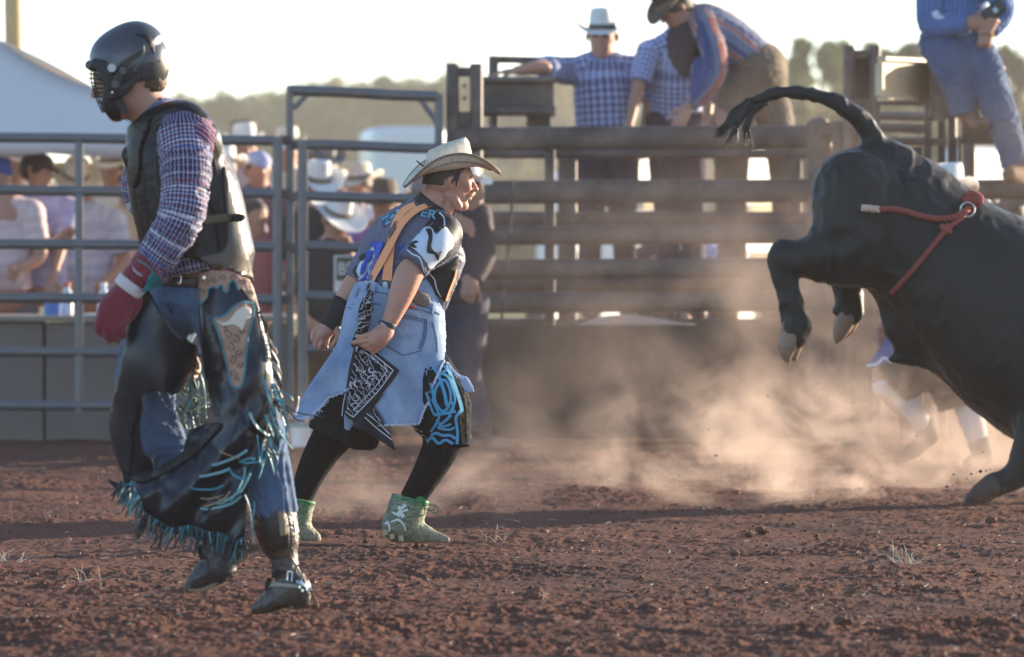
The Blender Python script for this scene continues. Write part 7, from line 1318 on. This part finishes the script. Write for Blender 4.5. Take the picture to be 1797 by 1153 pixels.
def seated():
    D = 30.9; s = FPX/D; t = thing('person', 'seated man in blue striped shirt and jeans holding a black phone on the side fence', 'person', (P(1670, 0, D)[0], D, P(0, 300, D)[2]), None)
    B = Fig(D, 3.2, 7); h = head_prims(B, (1700, -108, -10), s, 20, 30); B.tube([(1698, -90, 0, 19), (1690, -50, 4, 24)], n=3); B.tube([(1688, -40, 4, 38), (1670, 60, 8, 38)], n=4); B.tube([(1632, -40, -6, 16), (1636, 48, -30, 13), (1706, 42, -64, 9)], n=10); B.tube([(1742, -40, -6, 16), (1762, 20, -40, 13), (1734, 66, -66, 9)], n=10)
    B.tube([(1655, 75, 0, 24), (1680, 125, -60, 20), (1698, 205, -54, 15)], n=8); B.tube([(1705, 75, 0, 24), (1745, 160, -60, 20), (1786, 300, -46, 15)], n=8); parts = [(*B.mesh(), 0)]
    H = Fig(D, 1.3, 2); H.tube([(1702, 42, -62, 12), (1712, 40, -66, 15), (1722, 42, -68, 13)], n=5, k=5)
    for i, y in enumerate((32, 39, 46, 53)): H.tube([(1722, y+4, -72, 6), (1734, y+3-i*.5, -80, 5.4), (1746-i*3, y+4, -80, 5), (1750-i*4, y+6, -74, 4.4)], n=8, k=1.5)
    H.tube([(1716, 34, -66, 6.5), (1724, 24, -72, 6), (1733, 20, -76, 5)], n=5, k=3); parts.append((*H.mesh(), 0)); H = Fig(D, 1.4, 2); H.tube([(1736, 58, -66, 12), (1730, 70, -68, 13), (1724, 76, -68, 10)], n=5, k=5)
    for i in range(4): H.tube([(1722+i*5, 66+i*2, -76, 5.6), (1722+i*4, 76, -80, 5), (1728+i*3, 78, -74, 4.6)], n=5, k=1.5)
    parts.append((*H.mesh(), 0)); V, Q, U, M = join_meshes(parts); obj('body', Pn(V, D), Q, SKIN2, t, uv=U); G = Fig(D, 3, 3); hair_prims(G, h); G.build('hair', HAIRB, t); hat(t, h, D, STRAWHAT)
    S = Fig(D, 2.6, 14); S.tube([(1690, -62, 2, 26), (1688, -36, 2, 46), (1680, 20, 4, 50), (1672, 72, 8, 50)], n=10, flat=(0, 1), kd=.75); S.tube([(1640, -42, -4, 24), (1632, 10, -18, 24), (1638, 44, -32, 24), (1672, 44, -50, 19), (1700, 42, -62, 15)], n=18, flat=(0, 1), k=7); S.tube([(1738, -42, -4, 24), (1760, 16, -38, 21), (1738, 58, -62, 15)], n=10, flat=(0, 1), k=7); S.build('shirt', BSTR, t, wrinkle=wr(2.6, .06, seed=29))
    panel('white_flower_print', smooth_poly([(1636, 22), (1646, 18), (1650, 26), (1658, 30), (1648, 34), (1638, 30)], 3), D, S, WSH, t, step=4, lift=2)
    T = Fig(D, 2.8, 12); T.tube([(1660, 72, 8, 44), (1690, 74, 8, 40)], n=3, kd=.9); T.tube([(1654, 78, 0, 38), (1668, 112, -50, 33), (1682, 155, -58, 27), (1692, 198, -54, 23)], n=16, flat=(0, 1)); T.tube([(1704, 78, 0, 34), (1726, 120, -46, 33), (1748, 180, -60, 29), (1770, 240, -54, 25), (1782, 292, -48, 23)], n=18, flat=(0, 1)); T.build('trousers', denim('pale_jeans_seated', (.04, .085, .18), (.13, .20, .30), .55), t, wrinkle=wr(4.5, .045, seed=33))
    K = Fig(D, 2.2, 6); K.tube([(1698, 190, -54, 21), (1703, 205, -54, 18)], n=3); K.tube([(1704, 214, -54, 15), (1718, 217, -66, 14), (1727, 214, -84, 9)], n=6); K.clip((0, 226, 0), (-.15, 1, 0)); K.build('boot', LEATH, t); K = Fig(D, 2.2, 6); K.tube([(1784, 288, -48, 24), (1792, 302, -48, 22)], n=3); K.tube([(1796, 306, -48, 18), (1782, 309, -70, 19), (1772, 306, -92, 14)], n=6); K.clip((0, 322, 0), (0, 1, 0)); K.build('boot', mat('tan_suede_boot', (.16, .09, .05), .8, .3, 15), t)
    ph = thing('mobile_phone', 'black mobile phone with a pale square patch in the seated man\'s hand', 'phone', P(1738, 24, 30.6)); a = math.radians(-38); PH = [(1744+dx*math.cos(a)-dy*math.sin(a), 19+dx*math.sin(a)+dy*math.cos(a)) for dx, dy in ((-22, -11), (-19, -13), (19, -13), (22, -10), (22, 10), (19, 13), (-19, 13), (-22, 11))]
    panel('phone_body', PH, D, lambda x, y: x*0-84, BLACKL, ph, step=6, thick=4); PS = [(1747+dx*math.cos(a)-dy*math.sin(a), 18+dx*math.sin(a)+dy*math.cos(a)) for dx, dy in ((-4, -4.5), (4, -4.5), (4, 4.5), (-4, 4.5))]; panel('pale_patch', PS, D, lambda x, y: x*0-85, mat('pale_blue_sticker', (.45, .60, .70), .4, .05), ph, step=5, thick=1)
seated()
figure(31.1, 'man in dark purple shirt and dark jeans standing in the shade behind the bullfighter', dict(head=(816, 340, 0), neck=(808, 368, 4), shl=(784, 384, 10), ell=(794, 450, 0), hal=(820, 492, -40), shr=(840, 378, 0), elr=(852, 446, 0), har=(830, 500, -40), hip=(800, 536, 0), knl=(788, 650, 0), ftl=(796, 745, 10), knr=(822, 650, 0), ftr=(846, 750, 0), fdl=(.5, 0, -.6), fdr=(.6, 0, -.6)),
       yaw=60, shirt=DPUR, pants=JEAND, hatm=WHAT, sleeve='long', base=0., skin=SKIN2, hat_k=dict(brim=(.16, .14), curl=.05, tilt=6))
# second bullfighter behind the bull
def fighter2():
    D = 28.7; s = FPX/D; t, h, _ = figure(D, 'second bullfighter in white hat and frayed denim half hidden behind the bull', dict(head=(1664, 352, 0), neck=(1656, 388, 4), shl=(1612, 410, 0), ell=(1584, 500, -20), hal=(1558, 566, -30), shr=(1700, 410, 0), elr=(1730, 480, 0), har=(1745, 540, 0), hip=(1622, 590, 0), knl=(1548, 672, -20), ftl=(1624, 752, 20), knr=(1698, 715, 0), ftr=(1722, 792, 0)), yaw=150, shirt=DPUR, hatm=WHAT, hat_k=dict(brim=(.175, .16), curl=.05, tilt=-6, crown_h=.12, lift=.07, band=None), base=0., hands=dict(l=dict(d=(-.2, 1, 0), n=(.3, .2, -1)), r=dict(d=(.2, 1, 0))))
    DS = mat('dusty_dark_shorts', (.022, .022, .018), .9, .2, 10, .2, dust=.2); WS = mat('dusty_white_sock', (.52, .50, .50), .9, .1, 12); BT = mat('dusty_dark_shoe', (.06, .05, .045), .8, .2, 20)
    S = Fig(D, 3, 14); S.tube([(1622, 600, 0, 56), (1590, 650, -12, 48), (1562, 676, -18, 38)], n=10, flat=(0, 1)); S.tube([(1650, 600, 0, 52), (1674, 670, 0, 46), (1686, 712, 0, 40)], n=10, flat=(0, 1)); S.tube([(1610, 575, 0, 46), (1645, 575, 0, 46)], n=2); S.build('shorts', DS, t, wrinkle=wr(2.5, .05, seed=8))
    for pts in ([(1552, 676, -19, 22), (1574, 692, -8, 23), (1602, 722, 6, 21), (1626, 752, 20, 15)], [(1697, 712, 0, 24), (1708, 745, 0, 22), (1720, 788, 0, 16)]): K = Fig(D, 2.4, 3); K.tube(pts, n=10, flat=(0, 0)); K.build('sock', WS, t)
    for pts in ([(1622, 744, 20, 19), (1630, 762, 22, 18)], [(1628, 766, 22, 17), (1606, 788, 10, 15), (1578, 806, 0, 11)]), ([(1718, 778, 0, 20), (1724, 796, 0, 19)], [(1724, 806, 0, 17), (1708, 812, -24, 14), (1698, 814, -44, 9)]):
        K = Fig(D, 2.4, 6); [K.tube(p, n=6) for p in pts]; K.build('cleated_shoe', BT, t)
    Vd = denim('violet_denim', (.10, .11, .26), (.26, .28, .48), .4); f = rdepth([(1600, 540, -34), (1530, 640, -50), (1660, 560, -36), (1720, 700, -40), (1750, 640, -20)])
    a = panel('skirt_flap', smooth_poly([(1600, 520), (1640, 520), (1625, 600), (1598, 628), (1572, 636), (1550, 640), (1524, 646), (1528, 632), (1552, 600), (1580, 556)], 2), D, lambda x, y: f(x, y)+4*np.sin((x+y)*.06), Vd, t, step=6, thick=3); b = panel('skirt_flap', smooth_poly([(1640, 530), (1720, 530), (1764, 640), (1752, 690), (1744, 696), (1716, 700), (1696, 702), (1684, 690), (1672, 668), (1656, 648), (1640, 610)], 2), D, lambda x, y: f(x, y)+4*np.sin((x+y)*.06), Vd, t, step=6, thick=3)
    strokes('frayed_edge', [([(1521, 642), (1540, 638), (1552, 628), (1572, 638), (1600, 622)], 5)], D, f, WSH, a, lift=4); strokes('frayed_edge', [([(1656, 650), (1672, 672), (1690, 698), (1716, 700), (1748, 690)], 5)], D, f, WSH, b, lift=4); panel('bandana', smooth_poly([(1738, 690), (1750, 684), (1744, 706), (1728, 718), (1718, 722), (1724, 704)], 2), D, lambda x, y: f(x, y)-6, mat('grey_print_cloth', (.12, .11, .13), .8, .8, 90), t, step=5)
fighter2()
# the crowd
def sit(D, label, x, y, shirt, yaw=0, pitch=8, dx=0, lean=0, arms=None, **k):
    s = FPX/D; m = s; sw = .19*m; J = dict(head=(x, y, 0), neck=(x+dx*.3, y+.15*m, .02*m), shl=(x+dx-sw, y+.24*m, .02*m), shr=(x+dx+sw, y+.24*m, .02*m), hip=(x+dx*1.5+lean, y+.72*m, .05*m)); J['ell'] = (J['shl'][0]-.05*m, J['shl'][1]+.26*m, -.02*m); J['elr'] = (J['shr'][0]+.05*m, J['shr'][1]+.26*m, -.02*m); J['hal'] = (J['shl'][0]+.08*m, J['shl'][1]+.40*m, -.25*m); J['har'] = (J['shr'][0]-.08*m, J['shr'][1]+.40*m, -.25*m)
    if arms: J.update(arms)
    return figure(D, label, J, yaw, pitch, 'spectators behind the left fence', shirt=shirt, vox=.014*s, base=0.7, **k)
sit(35.4, 'spectator in blue cap and pink shirt cut by the left edge of the photo', -6, 306, PINKP, 35, cap_m=BLUCAP, dx=8, fat=1.15, arms=dict(har=(30, 470, -60)))
sit(35.6, 'man in dark cap and lilac shirt looking right, left of the fence post', 66, 300, PURW, 58, 10, cap_m=DKCAP, dx=6, arms=dict(elr=(108, 430, -30), har=(92, 490, -70), ell=(60, 440, -20), hal=(112, 412, -80)))
sit(36.2, 'spectator in broad pale straw hat and pale check shirt behind the fence post', 132, 322, PALEP, 10, 30, hatm=STRAWHAT, hat_k=dict(brim=(.21, .19), curl=.02, dip=.03), dx=18, skin=SKIN2)
sit(37.2, 'person in cream top half hidden behind the rider\'s vest', 228, 330, CRM, -30, 10, dx=0)
sit(36.6, 'spectator in bright white hat just right of the rider\'s back', 392, 300, MAUV, 160, 5, hatm=WHAT, hat_k=dict(brim=(.19, .17), curl=.045), dx=0)
sit(36.9, 'person in pale blue cap behind the end of the left fence panel', 452, 296, MAUV, 20, 5, cap_m=mat('pale_blue_cap', (.34, .38, .55), .8), dx=6)
sit(36.0, 'spectator in red patterned shirt low behind the left fence panel', 446, 380, RDSH, 20, 5, dx=0, hairm=HAIRB)
sit(38.2, 'spectator in cream hat behind the tall gate post', 504, 268, CRM, 0, 5, hatm=STRAWHAT, dx=0)
sit(37.4, 'spectator in grey-white hat directly behind the white hat near the gate post', 568, 294, MAUV, 30, 5, hatm=GRH, hat_k=dict(brim=(.17, .16), curl=.06))
sit(36.0, 'spectator in white hat with curled brim just right of the gate\'s hinge post', 556, 332, DKSH, 20, 18, hatm=WHAT, hat_k=dict(brim=(.19, .18), curl=.07, crown_h=.13), dx=0)
sit(35.2, 'black-shirted spectator under a wide white brim behind the gate\'s third rail', 590, 388, DKSH, 30, 28, hatm=WHAT, hat_k=dict(brim=(.22, .19), curl=.03), dx=-10, skin=SKIN2, arms=dict(har=(612, 440, -60)))
sit(35.8, 'spectator in dark brown hat and purple shirt left of the bullfighter\'s shoulder', 676, 362, PURS, -20, 8, hatm=mat('dark_brown_hat', (.12, .085, .065), .85), hat_k=dict(brim=(.20, .18), curl=.035), dx=-16, skin=SKIN2)
sit(38.6, 'spectator in small white hat far back beside the wooden pole', 24, 290, WSH, 20, 5, hatm=WHAT)
sit(38.0, 'spectator in white hat and white shirt left of the rider\'s chest', 196, 300, WSH, -10, 5, hatm=WHAT, hat_k=dict(brim=(.19, .17), curl=.05))
sit(38.4, 'spectator in white hat and pink shirt far back between gate post and fence', 428, 262, PINKP, 15, 5, hatm=WHAT)
sit(38.0, 'spectator in straw hat and white shirt under the gate\'s second rail', 632, 330, WSH, -25, 8, hatm=STRAWHAT, hat_k=dict(brim=(.19, .17), curl=.06))
sit(36.8, 'pink-shirted spectator with dark hair low behind the lilac man', 168, 400, PINKP, -20, 12)
sit(37.0, 'spectator in olive hat half hidden behind the bullfighter\'s hat brim', 742, 356, PINKP, 0, 5, hatm=GRH, dx=-4)
figure(37.5, 'bystander in grey cap seen through the chute between the rails', dict(head=(1155, 398, 0), neck=(1155, 435, 0), shl=(1110, 460, 0), ell=(1100, 520, 0), hal=(1110, 580, -20), shr=(1200, 460, 0), elr=(1208, 520, 0), har=(1200, 580, -20), hip=(1155, 590, 0), knl=(1145, 680, 0), ftl=(1145, 720, 0), knr=(1170, 680, 0), ftr=(1170, 720, 0)), yaw=170, shirt=DPUR, pants=JEAND, cap_m=GRH, base=0, vox=3.6)
figure(37.9, 'dark-haired bystander beside the grey cap, seen through the chute', dict(head=(1212, 392, 0), neck=(1212, 428, 0), shl=(1170, 450, 0), ell=(1160, 520, 0), hal=(1170, 580, -20), shr=(1254, 450, 0), elr=(1262, 520, 0), har=(1254, 580, -20), hip=(1212, 590, 0), knl=(1200, 670, 0), ftl=(1200, 715, 0), knr=(1226, 670, 0), ftr=(1226, 715, 0)), yaw=160, shirt=BLUECK2, pants=JEAND, base=0, vox=3.6)
figure(33.2, 'person in brown coat low behind the right steel panel', dict(head=(1778, 378, 0), neck=(1774, 415, 0), shl=(1722, 440, 0), ell=(1710, 510, 0), hal=(1730, 560, -20), shr=(1830, 440, 0), elr=(1842, 510, 0), har=(1830, 560, -20), hip=(1776, 600, 0), knl=(1760, 700, 0), ftl=(1760, 725, 0), knr=(1795, 700, 0), ftr=(1795, 725, 0)), yaw=170, shirt=mat('brown_coat', (.08, .055, .04), .7), pants=JEAND, hatm=DHAT, sleeve='long', base=0, vox=3.8)
def calf():
    D = 32.75; s = FPX/D; B = Fig(D, 4, 20); B.tube([(1030, 610, 0, 44), (1080, 598, 0, 46), (1150, 606, 0, 48), (1200, 612, 0, 42)], n=10, kd=.7); B.tube([(1200, 604, 0, 30), (1250, 600, 0, 24), (1275, 622, 0, 18), (1288, 645, 0, 13)], n=8, kd=.8)
    for x in (1044, 1062, 1180, 1198): B.tube([(x, 640, 12 if x % 4 else -12, 18), (x+4, 700, 10, 10), (x, 765, 10, 9)], n=6, k=8)
    B.tube([(1008, 600, 0, 6), (1000, 640, 0, 4), (1000, 690, 0, 5)], n=5, k=6); V, Q, U = B.mesh(); obj('bull', Pn(V, D), Q, mat('pale_tan_hide', (.55, .42, .34), .8, .15, 10), uv=U, label='pale tan bull waiting inside the chute, its back showing above the sheet', cat='bull')
calf()
# ================================================================== air: haze and kicked-up dust
def volmat(name, fn):
    m = bpy.data.materials.new(name); m.use_nodes = True; t = m.node_tree; t.nodes.clear(); o = t.nodes.new('ShaderNodeOutputMaterial'); v = t.nodes.new('ShaderNodeVolumePrincipled'); t.links.new(v.outputs[0], o.inputs['Volume']); fn(t, v); return m
def hz_fn(t, v): v.inputs['Color'].default_value = (.98, .93, .86, 1); v.inputs['Density'].default_value = .0005; v.inputs['Anisotropy'].default_value = .35
mb = MB(); mb.box((-90, -3, -1.2), (90, 440, 16.5)); mb.build('haze', volmat('haze_air', hz_fn), kind='stuff', label='thin warm haze filling the air over the arena', cat='haze')
def dust_fn(dens, scale, seed, zfall, x0, x1, zoff=0.):
    def fn(t, v):
        N = t.nodes.new; L = t.links.new
        g = N('ShaderNodeTexCoord'); mp = N('ShaderNodeMapping'); mp.inputs['Location'].default_value = (seed, seed*.7, 0); L(g.outputs['Generated'], mp.inputs[0])
        mp.inputs['Scale'].default_value = scale
        n = N('ShaderNodeTexNoise'); n.inputs['Scale'].default_value = 1; n.inputs['Detail'].default_value = 6; n.inputs['Roughness'].default_value = .68; n.inputs['Distortion'].default_value = .45; L(mp.outputs[0], n.inputs['Vector'])
        def M(op, a, b=0, clamp=False):
            x = N('ShaderNodeMath'); x.operation = op; x.use_clamp = clamp
            for i, q in enumerate((a, b)):
                if hasattr(q, 'links'): L(q, x.inputs[i])
                else: x.inputs[i].default_value = q
            return x.outputs[0]
        s = N('ShaderNodeSeparateXYZ'); L(g.outputs['Generated'], s.inputs[0])
        z = s.outputs[2]; fall = M('POWER', M('SUBTRACT', 1., z, True), zfall)
        sx = M('MULTIPLY', M('MULTIPLY', s.outputs[0], x0, True), M('MULTIPLY', M('SUBTRACT', 1., s.outputs[0]), x1, True))
        sy = M('MULTIPLY', M('MULTIPLY', s.outputs[1], 5., True), M('MULTIPLY', M('SUBTRACT', 1., s.outputs[1]), 5., True))
        d = M('MULTIPLY', M('SUBTRACT', n.outputs[0], .47-zoff, True), 8.5)
        d = M('MULTIPLY', M('MULTIPLY', d, fall), M('MULTIPLY', sx, sy)); L(M('MULTIPLY', d, dens), v.inputs['Density'])
        v.inputs['Color'].default_value = (.88, .69, .57, 1); v.inputs['Anisotropy'].default_value = .3
    return fn
def cloud(lbl, a, b, *args):
    mb = MB(); mb.box(a, b); o = mb.build('dust_cloud', volmat('dust_air', dust_fn(*args)), kind='stuff', label=lbl, cat='dust'); return o
cloud('tan dust cloud rolling over the ground before the chute gate', (P(790, 0, 29)[0], 28.2, -.04), (3.6, 31.1, 2.5), .58, (4.2, 2.4, 3.2), 3.1, 2.2, 2.2, 30.)
cloud('dense low dust kicked up under the bull', (P(900, 0, 25)[0], 24.2, -.04), (2.75, 27.9, .72), .85, (8, 3.0, 2.4), 8.3, 1.3, 2.6, 2.2)
cloud('faint dust drifting behind the bullfighter\'s legs', (P(440, 0, 25)[0], 22.6, -.04), (P(1000, 0, 25)[0], 27, .75), .35, (3, 2, 1.6), 5.7, 1.5, 3., 3.)

BITS = mat('flying_dirt', (.10, .05, .035), .95); mb = MB(); rr = random.Random(12)
def bit(x, y, z, r):
    V, F = protos[rr.randrange(5)]; mb.add([(x+v[0]*r, y+v[1]*r, z+v[2]*r) for v in V], F)
for i in range(190):
    if i % 3: px = rr.gauss(1755, 50); py = rr.gauss(868, 26); D = rr.uniform(24.3, 25.2)
    else: px = rr.uniform(1180, 1640); py = 900-abs(rr.gauss(0, 110)); D = rr.uniform(25, 27.5)
    py = min(py, HY+CAMH*FPX/D-8); x, y, z = P(px, py, D); bit(x, y, max(.02, z), rr.uniform(.002, .0065)*(1.6 if rr.random() < .1 else 1))
mb.build('flying_dirt', BITS, kind='stuff', label='specks of earth flying up around the bull\'s front hoof and over the dust', cat='flying dirt')
